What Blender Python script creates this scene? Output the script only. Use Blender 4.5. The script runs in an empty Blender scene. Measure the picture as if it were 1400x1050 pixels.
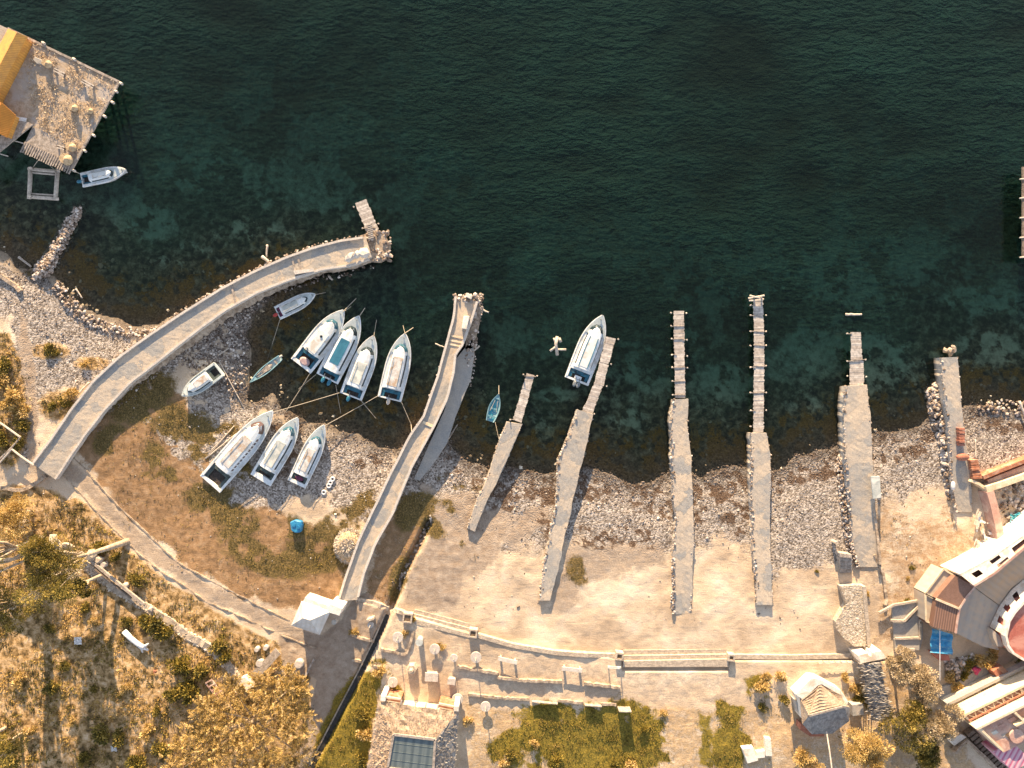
import bpy, math, random
import numpy as np
from mathutils import Vector, Matrix
random.seed(7); RNG = np.random.default_rng(11)
sc = bpy.context.scene; COL = sc.collection
HC = 95.0                                   # camera height over the water, metres
def P(px, py, z=0.0):                       # plan point of the survey grid (0.1 m cells) at height z
    k = 0.1*(HC-z)/HC
    return Vector(((px-700)*k, (525-py)*k, z))
# ---------------------------------------------------------------- noise
def _hash(ix, iy, s):
    n = (ix.astype(np.int64)*374761393 + iy.astype(np.int64)*668265263 + s*974711) & 0x7fffffff
    n = ((n ^ (n >> 13))*1274126177) & 0x7fffffff
    return ((n ^ (n >> 16)) & 0xffff)/65535.0
def vnoise(x, y, s=0):
    ix = np.floor(x); iy = np.floor(y); fx = x-ix; fy = y-iy
    fx = fx*fx*(3-2*fx); fy = fy*fy*(3-2*fy)
    a = _hash(ix, iy, s); b = _hash(ix+1, iy, s); c = _hash(ix, iy+1, s); d = _hash(ix+1, iy+1, s)
    return a+(b-a)*fx+(c-a)*fy+(a-b-c+d)*fx*fy
def fbm(x, y, scale, octv=4, s=0, gain=.5):
    v = 0; amp = 1; tot = 0
    for o in range(octv):
        v = v+amp*vnoise(x/scale*2**o+17.3*o, y/scale*2**o-9.1*o, s+o); tot += amp; amp *= gain
    return v/tot
def sst(a, b, x):
    t = np.clip((x-a)/(b-a), 0, 1); return t*t*(3-2*t)
def seg_dist(px, py, pts, closed=True):
    d = np.full(px.shape, 1e9); n = len(pts)
    for i in range(n if closed else n-1):
        ax, ay = pts[i]; bx, by = pts[(i+1) % n]
        dx, dy = bx-ax, by-ay; L = dx*dx+dy*dy+1e-9
        t = np.clip(((px-ax)*dx+(py-ay)*dy)/L, 0, 1)
        d = np.minimum(d, (px-ax-t*dx)**2+(py-ay-t*dy)**2)
    return np.sqrt(d)
def inside(px, py, pts):
    c = np.zeros(px.shape, bool); n = len(pts); j = n-1
    for i in range(n):
        xi, yi = pts[i]; xj, yj = pts[j]
        if yi != yj:
            m = ((yi > py) != (yj > py)) & (px < (xj-xi)*(py-yi)/(yj-yi)+xi); c ^= m
        j = i
    return c
def sdf(px, py, pts):                       # positive inside, in survey px
    return np.where(inside(px, py, pts), 1, -1)*seg_dist(px, py, pts)
# ---------------------------------------------------------------- terrain
SHORE = [(-3000,300),(-200,340),(0,345),(35,366),(52,372),(80,380),(98,402),(122,424),(150,438),(185,447),(218,442),(250,428),(300,420),(340,402),(372,392),
 (392,392),(365,408),(345,430),(335,460),(347,495),(335,520),(338,548),(362,548),(374,528),(384,560),(420,577),(455,582),(484,594),(520,610),(545,613),(562,600),(576,585),
 (590,588),(602,592),(622,610),(645,628),(668,640),(700,642),(740,650),(762,645),(800,640),(832,648),(858,660),(885,662),(912,645),(922,640),(955,650),
 (1000,640),(1030,642),(1062,640),(1090,620),(1120,618),(1150,608),(1195,592),(1230,590),(1262,580),(1288,565),(1320,560),(1360,556),(1400,562),(1700,575),(4000,560)]
LAND = SHORE+[(30000,600),(30000,30000),(-30000,30000),(-30000,300)]
PROM = [(486,820),(537,833),(558,840),(640,863),(652,869),(700,883),(760,893),(850,899),(850,916),(996,916),(996,902),(1175,903),(1215,905),(1215,1400),(400,1400),(430,1045),(497,919)]
def height(px, py):
    s = sdf(px, py, LAND)
    s = s + (fbm(px, py, 26, 3, 5)-.5)*16
    d = s*0.1
    land = 0.02+1.75*(1-np.exp(-np.maximum(d, 0)/19))+np.maximum(d-28, 0)*0.012
    land = land+ (fbm(px, py, 60, 4, 2)-.5)*0.35*sst(0, 6, d) + (fbm(px, py, 8, 4, 3, .65)-.5)*0.12*sst(0, 3, d)
    hill = sst(720, 1050, py-px*-0.2)*sst(460, 200, px)*1.2
    land = land+hill+0.55*sst(-1.5, 1.5, sdf(px, py, PROM))
    chan = seg_dist(px, py, [(586,715),(553,780),(534,832),(494,919),(440,1022),(400,1100)], False)
    land = land-0.9*sst(6.5, 3.5, chan)
    sea = -8.5*(1-np.exp(-(np.maximum(-d, 0)/30)**1.3)) + (fbm(px, py, 30, 4, 8)-.5)*1.3*sst(1, 9, -d)-0.02
    h = np.where(d > 0, land, sea)
    return np.minimum(h, 6.0), d
_core_x = np.arange(-90, 1492, 2.4); _core_y = np.arange(-90, 1142, 2.4)
_o = np.array([6, 14, 30, 60, 120, 250, 500, 1200, 3000, 9000.])
gx = np.concatenate([_core_x[0]-_o[::-1], _core_x, _core_x[-1]+_o]); gy = np.concatenate([_core_y[0]-_o[::-1], _core_y, _core_y[-1]+_o])
GX, GY = np.meshgrid(gx, gy); GH, GD = height(GX, GY)
def T(px, py):
    i = min(max(int(np.searchsorted(gx, px))-1, 0), len(gx)-2); j = min(max(int(np.searchsorted(gy, py))-1, 0), len(gy)-2)
    u = (px-gx[i])/(gx[i+1]-gx[i]); v = (py-gy[j])/(gy[j+1]-gy[j])
    return float(GH[j,i]*(1-u)*(1-v)+GH[j,i+1]*u*(1-v)+GH[j+1,i]*(1-u)*v+GH[j+1,i+1]*u*v)
def G(px, py, dz=0.0):
    return P(px, py, T(px, py)+dz)
# ---------------------------------------------------------------- mesh helpers
def np_mesh(name, verts, faces, attrs=None, smooth=False, uv=None):
    verts = np.asarray(verts, np.float32); faces = np.asarray(faces, np.int32)
    me = bpy.data.meshes.new(name); nf, k = faces.shape
    me.vertices.add(len(verts)); me.vertices.foreach_set('co', verts.ravel())
    me.loops.add(nf*k); me.loops.foreach_set('vertex_index', faces.ravel())
    me.polygons.add(nf); me.polygons.foreach_set('loop_start', np.arange(nf, dtype=np.int32)*k)
    try: me.polygons.foreach_set('loop_total', np.full(nf, k, np.int32))
    except Exception: pass
    me.polygons.foreach_set('use_smooth', np.full(nf, smooth))
    for an, av in (attrs or {}).items():
        av = np.asarray(av, np.float32)
        if av.ndim == 1:
            a = me.attributes.new(an, 'FLOAT', 'POINT'); a.data.foreach_set('value', av)
        else:
            a = me.color_attributes.new(an, 'FLOAT_COLOR', 'POINT')
            a.data.foreach_set('color', np.concatenate([av, np.ones((len(av), 4-av.shape[1]), np.float32)], 1).ravel())
    me.update(calc_edges=True); me.validate()
    return me
class MB:
    def __init__(s): s.v = []; s.f = []; s.sm = False
    def add(s, vs, fs):
        o = len(s.v); s.v += [tuple(v) for v in vs]; s.f += [tuple(i+o for i in f) for f in fs]; return s
    def box(s, c, size, rz=0, tilt=None):
        x, y, z = size[0]/2, size[1]/2, size[2]/2
        M = Matrix.Rotation(rz, 3, 'Z')
        if tilt is not None: M = M @ tilt
        vs = [Vector(c)+M @ Vector((a*x, b*y, d*z)) for a in (-1, 1) for b in (-1, 1) for d in (-1, 1)]
        return s.add(vs, [(0,1,3,2),(4,6,7,5),(0,4,5,1),(2,3,7,6),(0,2,6,4),(1,5,7,3)])
    def bar(s, a, b, w, h=None, n=4):       # bar or tube from a to b
        a = Vector(a); b = Vector(b); h = h or w; d = (b-a)
        if d.length < 1e-6: return s
        d.normalize(); u = d.cross(Vector((0, 0, 1)))
        if u.length < 1e-3: u = Vector((1, 0, 0))
        u.normalize(); v = u.cross(d); off = math.pi/n if n == 4 else 0; q = 1.414 if n == 4 else 1
        vs = []
        for p in (a, b):
            for i in range(n):
                t = off+2*math.pi*i/n; vs.append(p+u*math.cos(t)*w/2*q+v*math.sin(t)*h/2*q)
        fs = [(i, (i+1) % n, n+(i+1) % n, n+i) for i in range(n)]+[tuple(range(n))[::-1], tuple(range(n, 2*n))]
        return s.add(vs, fs)
    def tube(s, pts, rads, n=6):
        pts = [Vector(p) for p in pts]; vs = []
        for k, p in enumerate(pts):
            d = (pts[min(k+1, len(pts)-1)]-pts[max(k-1, 0)]).normalized(); u = d.cross(Vector((.13, .2, 1)))
            if u.length < 1e-3: u = Vector((1, 0, 0))
            u.normalize(); v = u.cross(d); r = rads[k] if hasattr(rads, '__len__') else rads
            for i in range(n):
                t = 2*math.pi*i/n; vs.append(p+(u*math.cos(t)+v*math.sin(t))*r)
        fs = [(k*n+i, k*n+(i+1) % n, (k+1)*n+(i+1) % n, (k+1)*n+i) for k in range(len(pts)-1) for i in range(n)]
        fs += [tuple(range(n))[::-1], tuple(range((len(pts)-1)*n, len(pts)*n))]
        return s.add(vs, fs)
    def cyl(s, c, r, h, n=20, r2=None):
        c = Vector(c); r2 = r if r2 is None else r2
        vs = [c+Vector((r*math.cos(2*math.pi*i/n), r*math.sin(2*math.pi*i/n), 0)) for i in range(n)]
        vs += [c+Vector((r2*math.cos(2*math.pi*i/n), r2*math.sin(2*math.pi*i/n), h)) for i in range(n)]
        return s.add(vs, [(i, (i+1) % n, n+(i+1) % n, n+i) for i in range(n)]+[tuple(range(n))[::-1], tuple(range(n, 2*n))])
    def prism(s, pts, z0, z1):              # plan outline in survey px at its top height z1 (number or one per corner)
        n = len(pts); zt = z1 if hasattr(z1, '__len__') else [z1]*n
        top = [P(x, y, z) for (x, y), z in zip(pts, zt)]
        if sum(top[i].x*top[(i+1) % n].y-top[(i+1) % n].x*top[i].y for i in range(n)) < 0: top = top[::-1]
        bot = [Vector((v.x, v.y, z0)) for v in top]
        return s.add(bot+top, [(i, (i+1) % n, n+(i+1) % n, n+i) for i in range(n)]+[tuple(range(n))[::-1], tuple(range(n, 2*n))])
    def wall(s, pts, w, z0, z1, closed=False):   # wall along survey px line, w metres thick, z0/z1 number or function
        pts = list(pts)+([pts[0]] if closed else []); L = []
        for i in range(len(pts)):
            z = z1(*pts[i]) if callable(z1) else z1; zb = z0(*pts[i]) if callable(z0) else z0
            a = P(*pts[max(i-1, 0)], 0); b = P(*pts[min(i+1, len(pts)-1)], 0); d = (b-a).normalized(); nn = Vector((-d.y, d.x, 0))*w/2
            c = P(*pts[i], z); L.append([c+nn, c-nn, Vector(((c-nn).x, (c-nn).y, zb)), Vector(((c+nn).x, (c+nn).y, zb))])
        vs = [v for r in L for v in r]; n = len(L)
        fs = [(4*i+j, 4*(i+1)+j, 4*(i+1)+(j+1) % 4, 4*i+(j+1) % 4) for i in range(n-1) for j in range(4)]
        if not closed: fs += [(3, 2, 1, 0), (4*n-4, 4*n-3, 4*n-2, 4*n-1)]
        return s.add(vs, fs)
    def build(s, name, m, parent=None, bevel=0, smooth=False, local=False):
        me = bpy.data.meshes.new(name); V = [Vector(v) for v in s.v]
        if parent is None:
            xs = [v.x for v in V]; ys = [v.y for v in V]; org = Vector(((min(xs)+max(xs))/2, (min(ys)+max(ys))/2, min(v.z for v in V)))
        else: org = Vector((0, 0, 0)) if local else worldloc(parent)
        me.from_pydata([v-org for v in V], [], s.f); me.update()
        import bmesh
        bm = bmesh.new(); bm.from_mesh(me); bmesh.ops.recalc_face_normals(bm, faces=bm.faces)
        if bevel: 
            try: bmesh.ops.bevel(bm, geom=[e for e in bm.edges if e.calc_face_angle(0) > .5], offset=bevel, segments=1, affect='EDGES')
            except Exception: pass
        bm.to_mesh(me); bm.free()
        if smooth: me.polygons.foreach_set('use_smooth', [True]*len(me.polygons))
        o = bpy.data.objects.new(name, me); COL.objects.link(o)
        me.materials.append(m)
        if parent is None: o.location = org
        else: o.parent = parent
        return o
def worldloc(o):
    v = Vector((0, 0, 0))
    while o is not None: v = v+Vector(o.location); o = o.parent
    return v
def link(name, me, m, parent=None, recentre=True):
    o = bpy.data.objects.new(name, me); COL.objects.link(o)
    if m: me.materials.append(m)
    if parent is not None:
        o.parent = parent; me.transform(Matrix.Translation(-worldloc(parent)))
    elif recentre:
        bb = [Vector(b) for b in o.bound_box]; c = sum(bb, Vector())/8; c.z = min(b.z for b in bb)
        me.transform(Matrix.Translation(-c)); o.location = c
    return o
def tag(o, label=None, cat=None, group=None, kind=None):
    if label: o['label'] = label
    if cat: o['category'] = cat
    if group: o['group'] = group
    if kind: o['kind'] = kind
    return o
def thing(name, label, cat, loc, rz=0, group=None):
    o = bpy.data.objects.new(name, None); COL.objects.link(o); o.empty_display_size = .3
    o.location = loc; o.rotation_euler = (0, 0, rz); return tag(o, label, cat, group)
def copy_tree(o, parent=None):
    c = o.copy(); COL.objects.link(c); c.parent = parent
    for ch in [x for x in bpy.data.objects if x.parent == o]: copy_tree(ch, c)
    return c
# scattered solids -------------------------------------------------
_t = (1+5**.5)/2
ICO_V = np.array([(-1,_t,0),(1,_t,0),(-1,-_t,0),(1,-_t,0),(0,-1,_t),(0,1,_t),(0,-1,-_t),(0,1,-_t),(_t,0,-1),(_t,0,1),(-_t,0,-1),(-_t,0,1)], float)
ICO_V /= np.linalg.norm(ICO_V[0])
ICO_F = np.array([(0,11,5),(0,5,1),(0,1,7),(0,7,10),(0,10,11),(1,5,9),(5,11,4),(11,10,2),(10,7,6),(7,1,8),(3,9,4),(3,4,2),(3,2,6),(3,6,8),(3,8,9),(4,9,5),(2,4,11),(6,2,10),(8,6,7),(9,8,1)])
def rocks(name, pos, size, m, parent=None, flat=.6, wetness=None, **tg):
    pos = np.asarray(pos, float); n = len(pos); size = np.asarray(size)
    v = ICO_V[None]*(1+RNG.uniform(-.28, .28, (n, 12, 1)))
    sc3 = np.stack([RNG.uniform(.7, 1.35, n), RNG.uniform(.6, 1, n), RNG.uniform(.75, 1.2, n)*flat], 1)*size[:, None]/2
    v = v*sc3[:, None, :]; a = RNG.uniform(0, 6.28, n); ca, sa = np.cos(a)[:, None], np.sin(a)[:, None]
    v = np.stack([v[..., 0]*ca-v[..., 1]*sa, v[..., 0]*sa+v[..., 1]*ca, v[..., 2]], -1)+pos[:, None, :]
    f = ICO_F[None]+12*np.arange(n)[:, None, None]
    tone = RNG.uniform(0, 1, n); tone = np.repeat(tone if wetness is None else tone*wetness, 12)
    me = np_mesh(name, v.reshape(-1, 3), f.reshape(-1, 3), {'tone': tone})
    return tag(link(name, me, m, parent), **tg)
def leaves(name, pos, nrm, size, m, parent=None, aspect=2.2, tone=None, **tg):
    pos = np.asarray(pos, float); n = len(pos); d = np.asarray(nrm, float); d = d/(np.linalg.norm(d, axis=1, keepdims=True)+1e-9)
    r = RNG.normal(size=(n, 3)); s = np.cross(d, r); s /= np.linalg.norm(s, axis=1, keepdims=True)+1e-9
    size = np.broadcast_to(size, (n,))[:, None]
    a = pos-s*size*.5/aspect; b = pos+s*size*.5/aspect; c = pos+d*size; mid = pos+d*size*.5
    v = np.stack([pos, mid+s*size*.5/aspect, c, mid-s*size*.5/aspect], 1)
    f = np.arange(4*n).reshape(n, 4)
    tone = RNG.uniform(0, 1, n) if tone is None else np.clip(tone+RNG.uniform(-.2, .2, n), 0, 1)
    me = np_mesh(name, v.reshape(-1, 3), f, {'tone': np.repeat(tone, 4)})
    return tag(link(name, me, m, parent), **tg)
# ---------------------------------------------------------------- materials
MATS = {}
def nodes(name):
    m = bpy.data.materials.new(name); m.use_nodes = True; nt = m.node_tree; MATS[name] = m
    return m, nt, nt.nodes, nt.links, nt.nodes['Principled BSDF']
def ramp(N, L, src, stops):
    r = N.new('ShaderNodeValToRGB'); L.new(src, r.inputs[0]); e = r.color_ramp.elements
    while len(e) < len(stops): e.new(.5)
    for k, (p, c) in enumerate(stops): e[k].position = p; e[k].color = (c if len(c) == 4 else (*c, 1))
    return r.outputs[0]
def noise_n(N, L, co, scale, detail=4, rough=.55, dist=0):
    n = N.new('ShaderNodeTexNoise'); n.inputs['Scale'].default_value = scale; n.inputs['Detail'].default_value = detail
    n.inputs['Roughness'].default_value = rough; n.inputs['Distortion'].default_value = dist; L.new(co, n.inputs['Vector']); return n.outputs['Fac']
def mixc(N, L, fac, a, b, mode='MIX'):
    m = N.new('ShaderNodeMix'); m.data_type = 'RGBA'; m.blend_type = mode
    for k, v in ((0, fac), (6, a), (7, b)):
        if hasattr(v, 'links'): L.new(v, m.inputs[k])
        else: m.inputs[k].default_value = v if not isinstance(v, tuple) or len(v) == 4 else (*v, 1)
    return m.outputs[2]
def mth(N, L, op, a, b=None, clamp=False):
    m = N.new('ShaderNodeMath'); m.operation = op; m.use_clamp = clamp
    for k, v in ((0, a), (1, b)):
        if v is None: continue
        if hasattr(v, 'links'): L.new(v, m.inputs[k])
        else: m.inputs[k].default_value = v
    return m.outputs[0]
def world_co(N, L, scale=(1, 1, 1), rz=0):
    g = N.new('ShaderNodeNewGeometry'); mp = N.new('ShaderNodeMapping'); mp.inputs['Scale'].default_value = scale; mp.inputs['Rotation'].default_value = (0, 0, rz)
    L.new(g.outputs['Position'], mp.inputs['Vector']); return mp.outputs[0]
def obj_co(N, L):
    t = N.new('ShaderNodeTexCoord'); return t.outputs['Object']
def rough_mat(name, c1, c2, scale=1.5, rough=.85, bump=.3, bscale=12, stain=None, stain_scale=.35, lo=.38, hi=.62, metal=0):
    """weathered surface: two tones by noise, fine grain, optional stains"""
    m, nt, N, L, B = nodes(name); co = world_co(N, L)
    f = noise_n(N, L, co, scale, 6, .65, .3); col = ramp(N, L, f, [(lo, c1), (hi, c2)])
    g = noise_n(N, L, co, bscale, 4, .7); gr = ramp(N, L, g, [(.3, (.72, .72, .72)), (.7, (1.15, 1.15, 1.15))]); col = mixc(N, L, 1.0, col, gr, 'MULTIPLY')
    if stain:
        s = noise_n(N, L, co, stain_scale, 5, .6, .5); k = ramp(N, L, s, [(.5, (0, 0, 0)), (.62, (1, 1, 1))]); col = mixc(N, L, k, col, stain)
    L.new(col, B.inputs['Base Color']); B.inputs['Roughness'].default_value = rough; B.inputs['Metallic'].default_value = metal
    if bump:
        b = N.new('ShaderNodeBump'); b.inputs['Strength'].default_value = bump; b.inputs['Distance'].default_value = .08; L.new(g, b.inputs['Height']); L.new(b.outputs[0], B.inputs['Normal'])
    return m
def tone_mat(name, stops, rough=.9, trans=0, grain=0):
    m, nt, N, L, B = nodes(name); a = N.new('ShaderNodeAttribute'); a.attribute_name = 'tone'
    col = ramp(N, L, a.outputs['Fac'], stops)
    if grain:
        g = noise_n(N, L, world_co(N, L), grain, 3); col = mixc(N, L, 1.0, col, ramp(N, L, g, [(.3, (.6, .6, .6)), (.7, (1.2, 1.2, 1.2))]), 'MULTIPLY')
    L.new(col, B.inputs['Base Color']); B.inputs['Roughness'].default_value = rough
    if trans:
        t = N.new('ShaderNodeBsdfTranslucent'); L.new(col, t.inputs[0]); mx = N.new('ShaderNodeMixShader'); mx.inputs[0].default_value = trans
        L.new(B.outputs[0], mx.inputs[1]); L.new(t.outputs[0], mx.inputs[2]); L.new(mx.outputs[0], N['Material Output'].inputs[0])
    return m
def stripe_mat(name, c1, c2, freq, angle, rough=.6, bump=.5, dirt=(.3, .2, .15), dirt_amt=.4):
    """boards or corrugation running at `angle` across the plan, freq stripes per metre"""
    m, nt, N, L, B = nodes(name); co = world_co(N, L, (1, 1, 1), 0)
    mp = N.new('ShaderNodeMapping'); mp.inputs['Rotation'].default_value = (0, 0, angle); L.new(co, mp.inputs[0])
    w = N.new('ShaderNodeTexWave'); w.inputs['Scale'].default_value = freq*math.pi/10*1.0; w.inputs['Distortion'].default_value = .25; w.inputs['Detail Scale'].default_value = .6; L.new(mp.outputs[0], w.inputs['Vector'])
    col = ramp(N, L, w.outputs['Fac'], [(.1, c1), (.6, c2)])
    f = noise_n(N, L, co, 1.3, 5, .65); k = ramp(N, L, f, [(.4, (0, 0, 0)), (.75, (dirt_amt,)*3)]); col = mixc(N, L, k, col, dirt)
    L.new(col, B.inputs['Base Color']); B.inputs['Roughness'].default_value = rough
    b = N.new('ShaderNodeBump'); b.inputs['Strength'].default_value = bump; b.inputs['Distance'].default_value = .05; L.new(w.outputs['Fac'], b.inputs['Height']); L.new(b.outputs[0], B.inputs['Normal'])
    return m
# ================================================================ camera, sky, sun
SUN_EL = math.radians(13); SUN_DIR = Vector((-.115, 1, 0)).normalized()      # towards the sun in plan
def setup():
    cam = bpy.data.cameras.new('camera'); co = bpy.data.objects.new('camera', cam); COL.objects.link(co)
    co.location = (0, 0, HC); co.rotation_euler = (0, 0, 0); cam.sensor_width = 36; cam.lens = 36*HC/140.0; cam.clip_end = 6000; cam.clip_start = 1
    sc.camera = co
    w = bpy.data.worlds.new('World'); sc.world = w; w.use_nodes = True; N = w.node_tree.nodes; L = w.node_tree.links
    sk = N.new('ShaderNodeTexSky'); sk.sky_type = 'NISHITA'; sk.sun_disc = False; sk.sun_elevation = SUN_EL
    az = math.atan2(SUN_DIR.x, SUN_DIR.y); sk.sun_rotation = az; sk.altitude = 3800; sk.air_density = 1.0; sk.dust_density = .6
    hs = N.new('ShaderNodeHueSaturation'); hs.inputs['Saturation'].default_value = .42; L.new(sk.outputs[0], hs.inputs['Color']); L.new(hs.outputs[0], N['Background'].inputs[0]); N['Background'].inputs[1].default_value = SKY
    s = bpy.data.lights.new('sun', 'SUN'); s.energy = SUNE; s.angle = math.radians(.55); s.color = SUNC
    so = bpy.data.objects.new('sun', s); COL.objects.link(so); so.location = (0, 0, 60)
    d = Vector((SUN_DIR.x*math.cos(SUN_EL), SUN_DIR.y*math.cos(SUN_EL), math.sin(SUN_EL)))
    so.rotation_euler = d.to_track_quat('Z', 'Y').to_euler()
    v = sc.view_settings; v.view_transform = 'Standard'; v.look = 'None'; v.exposure = EXPO; v.gamma = 1
    sc.cycles.max_bounces = 6; sc.cycles.transparent_max_bounces = 8; sc.cycles.use_denoising = True
SKY = .12; SUNE = 5.0; SUNC = (1, .72, .42); EXPO = 1.78
setup()
# ================================================================ ground zones (all in survey px)
def blob(px, py, cx, cy, rx, ry, rot=0):
    c, s = math.cos(math.radians(rot)), math.sin(math.radians(rot)); x = px-cx; y = py-cy
    u = (x*c+y*s)/rx; v = (-x*s+y*c)/ry
    return np.clip(1.35-(u*u+v*v), 0, 1)
def blobs(px, py, lst):
    m = np.zeros(px.shape)
    for b in lst: m = np.maximum(m, blob(px, py, *b))
    return m
def polym(px, py, pts, fe=10, warp=0, s=0):
    d = sdf(px, py, pts)
    if warp: d = d+(fbm(px, py, 22, 4, s+40)-.5)*warp
    return sst(-fe, fe, d)
def zones(px, py, d):
    n1 = fbm(px, py, 34, 5, 21, .6); n2 = fbm(px, py, 10, 4, 31, .6); n3 = fbm(px, py, 90, 4, 33)
    inl = d
    # pale pebbles
    gr = sst(13, 6, inl+(n1-.5)*7)*sst(520, 560, px)
    gr = np.maximum(gr, polym(px, py, [(640,600),(700,640),(900,660),(1000,650),(1150,620),(1150,760),(1060,790),(960,700),(900,740),(800,720),(740,700),(600,700),(575,660),(590,600)], 16, 50, 1)*.9)
    gr = np.maximum(gr, polym(px, py, [(1050,630),(1160,610),(1165,760),(1060,790)], 8, 30, 2))
    gr = np.maximum(gr, polym(px, py, [(-300,330),(60,375),(110,430),(200,470),(150,530),(110,520),(55,560),(40,640),(25,600),(20,430),(-300,420)], 8, 24, 3))
    gr = np.maximum(gr, polym(px, py, [(250,460),(330,400),(395,385),(345,500),(365,560),(540,615),(520,700),(470,730),(430,650),(330,690),(240,610),(200,580),(250,560),(300,500)], 12, 60, 4)*sst(.3, .52, n2+.12*n1))
    gr = np.maximum(gr, polym(px, py, [(380,590),(540,610),(520,690),(450,680),(390,690),(300,690),(320,640)], 12, 40, 5)*.9)
    gr = np.maximum(gr, polym(px, py, [(120,540),(240,450),(330,400),(340,430),(260,470),(230,520),(150,570)], 8, 16, 6)*.85)
    gr = np.maximum(gr, polym(px, py, [(1330,560),(1400,560),(1500,570),(1500,640),(1340,640)], 8, 20, 7)*.8)
    # moss and olive weed
    mo = blobs(px, py, [(195,545,55,32,-35),(255,590,60,38,30),(300,690,55,30,20),(225,640,50,35,40),(350,740,60,38,10),(460,720,55,22,-30),(430,760,55,28,0),(500,690,28,18,-40),(560,700,22,30,20),(575,690,30,20,0),
        (590,720,24,14,40),(620,660,26,10,20),(652,672,22,9,0),(615,692,13,9,30),(650,745,22,16,0),(480,780,14,40,15),(545,790,14,40,20),(300,600,38,16,-40),(150,600,30,20,-40),(390,720,40,20,10),(250,650,40,20,40),(330,640,24,14,40),(370,770,60,20,15)])*sst(.36, .54, n1)
    mo = np.maximum(mo, blobs(px, py, [(30,365,30,12,20),(100,400,30,14,60),(660,760,20,10,30),(790,780,18,24,-20),(130,360,60,25,30)])*sst(.45, .6, n1)*.8)
    n6 = fbm(px, py, 8, 5, 37, .72)
    # rust coloured seaweed drift
    ru = sst(.9, .3, np.abs(inl-2.2-(n1-.5)*6)/2.6)*sst(.42, .58, n6*.7+n1*.3)*sst(560, 600, px)
    ru = np.maximum(ru, blobs(px, py, [(700,665,30,20,20),(690,690,40,8,40),(905,700,22,16,0),(915,660,14,40,0),(955,690,14,50,0),(1010,710,28,30,0),(985,660,30,20,0),(810,735,40,18,10),(500,630,30,14,0),(385,610,30,60,20),(870,735,50,16,10),(740,690,14,60,-15)])*sst(.44, .60, n6))*.92
    ru = np.maximum(ru, 0)
    # grass
    ga = polym(px, py, [(730,962),(860,972),(918,968),(912,1060),(740,1060),(690,1000)], 10, 60, 8)
    ga = np.maximum(ga, polym(px, py, [(985,962),(1012,968),(1030,1020),(1008,1060),(978,1050),(975,1000)], 8, 34, 9))
    ga = np.maximum(ga, polym(px, py, [(955,975),(975,975),(975,1050),(958,1045)], 4, 14, 10)*.8)
    ga = np.maximum(ga, polym(px, py, [(452,960),(478,930),(492,920),(520,925),(505,1060),(400,1100)], 5, 16, 11)*.9)
    ga = np.maximum(ga, blobs(px, py, [(520,915,22,16,0),(760,1040,60,30,0),(1040,940,30,20,0),(535,950,18,20,0),(840,1020,60,50,0),(690,1030,30,26,0),(1090,880,1,1,0),(1180,985,16,60,0)])*sst(.4, .6, n1))
    # dry scrub of the lower left and the strip behind the promenade
    dg = polym(px, py, [(-400,655),(60,665),(105,680),(150,725),(200,772),(250,808),(300,838),(345,862),(420,900),(440,1100),(-400,1400)], 6, 18, 12)
    dg = np.maximum(dg, polym(px, py, [(-300,450),(15,455),(45,520),(48,590),(20,640),(-300,640)], 8, 24, 13))
    dg = np.maximum(dg, polym(px, py, [(640,965),(1130,965),(1180,900),(1240,900),(1300,960),(1360,1100),(640,1100)], 6, 20, 14)*.52)
    dg = np.maximum(dg, blobs(px, py, [(68,480,30,12,0),(125,497,26,10,0),(80,555,30,22,0),(50,700,60,20,0)]))
    # compact grey paths, plus greyer patches of open beach
    pa = polym(px, py, [(86,615),(110,640),(157,694),(207,740),(250,776),(290,797),(325,815),(365,838),(440,870),(430,886),(385,866),(333,842),(283,818),(250,795),(192,755),(149,712),(107,668),(78,640)], 5, 14, 15)*.72
    pa = np.maximum(pa, polym(px, py, [(383,868),(440,868),(468,846),(484,815),(500,812),(530,832),(520,870),(505,905),(470,950),(440,1000),(418,1060),(380,1100),(420,1000),(430,930),(385,920)], 4, 10, 16))
    pa = np.maximum(pa, polym(px, py, [(492,824),(640,864),(850,918),(1000,918),(1040,930),(1030,960),(860,962),(640,955),(632,960),(520,940),(505,900)], 8, 26, 17)*.42)
    pa = np.maximum(pa, polym(px, py, [(1160,700),(1200,700),(1206,900),(1190,900),(1170,800)], 5, 10, 18)*.5)
    pa = np.maximum(pa, polym(px, py, [(575,665),(640,680),(700,700),(745,690),(742,735),(700,742),(672,772),(640,790),(625,835),(545,832),(560,790),(590,720)], 10, 36, 25)*.85)  # greyer wedge of beach, no path, only given the path colour
    pa = np.maximum(pa, polym(px, py, [(765,745),(900,745),(915,775),(800,790),(800,830),(755,830)], 8, 30, 26)*.7)  # greyer beach patch, likewise in the path colour
    pa = np.maximum(pa, polym(px, py, [(28,420),(45,470),(52,560),(50,640),(38,640),(36,560),(26,480)], 5, 8, 19)*.9)
    # brown earth
    ea = polym(px, py, [(95,600),(130,560),(215,500),(260,560),(330,690),(400,700),(470,740),(462,830),(400,830),(330,815),(240,760),(160,690)], 10, 30, 20)
    ea = np.maximum(ea, polym(px, py, [(495,820),(512,750),(545,690),(580,655),(600,700),(560,780),(540,832)], 8, 12, 21)*.8)
    ea = np.maximum(ea, polym(px, py, [(1195,690),(1300,700),(1345,730),(1345,800),(1260,850),(1200,890)], 14, 60, 22)*.5)
    ea = np.maximum(ea, dg*.6)
    # below the water: weed, ochre algae near shore, pale sand patches
    dep = -d
    al = sst(-.2, .8, dep)*sst(9.5, 2.5, dep+(n1-.5)*8)*sst(.40, .56, n2*.5+n1*.5)
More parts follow.
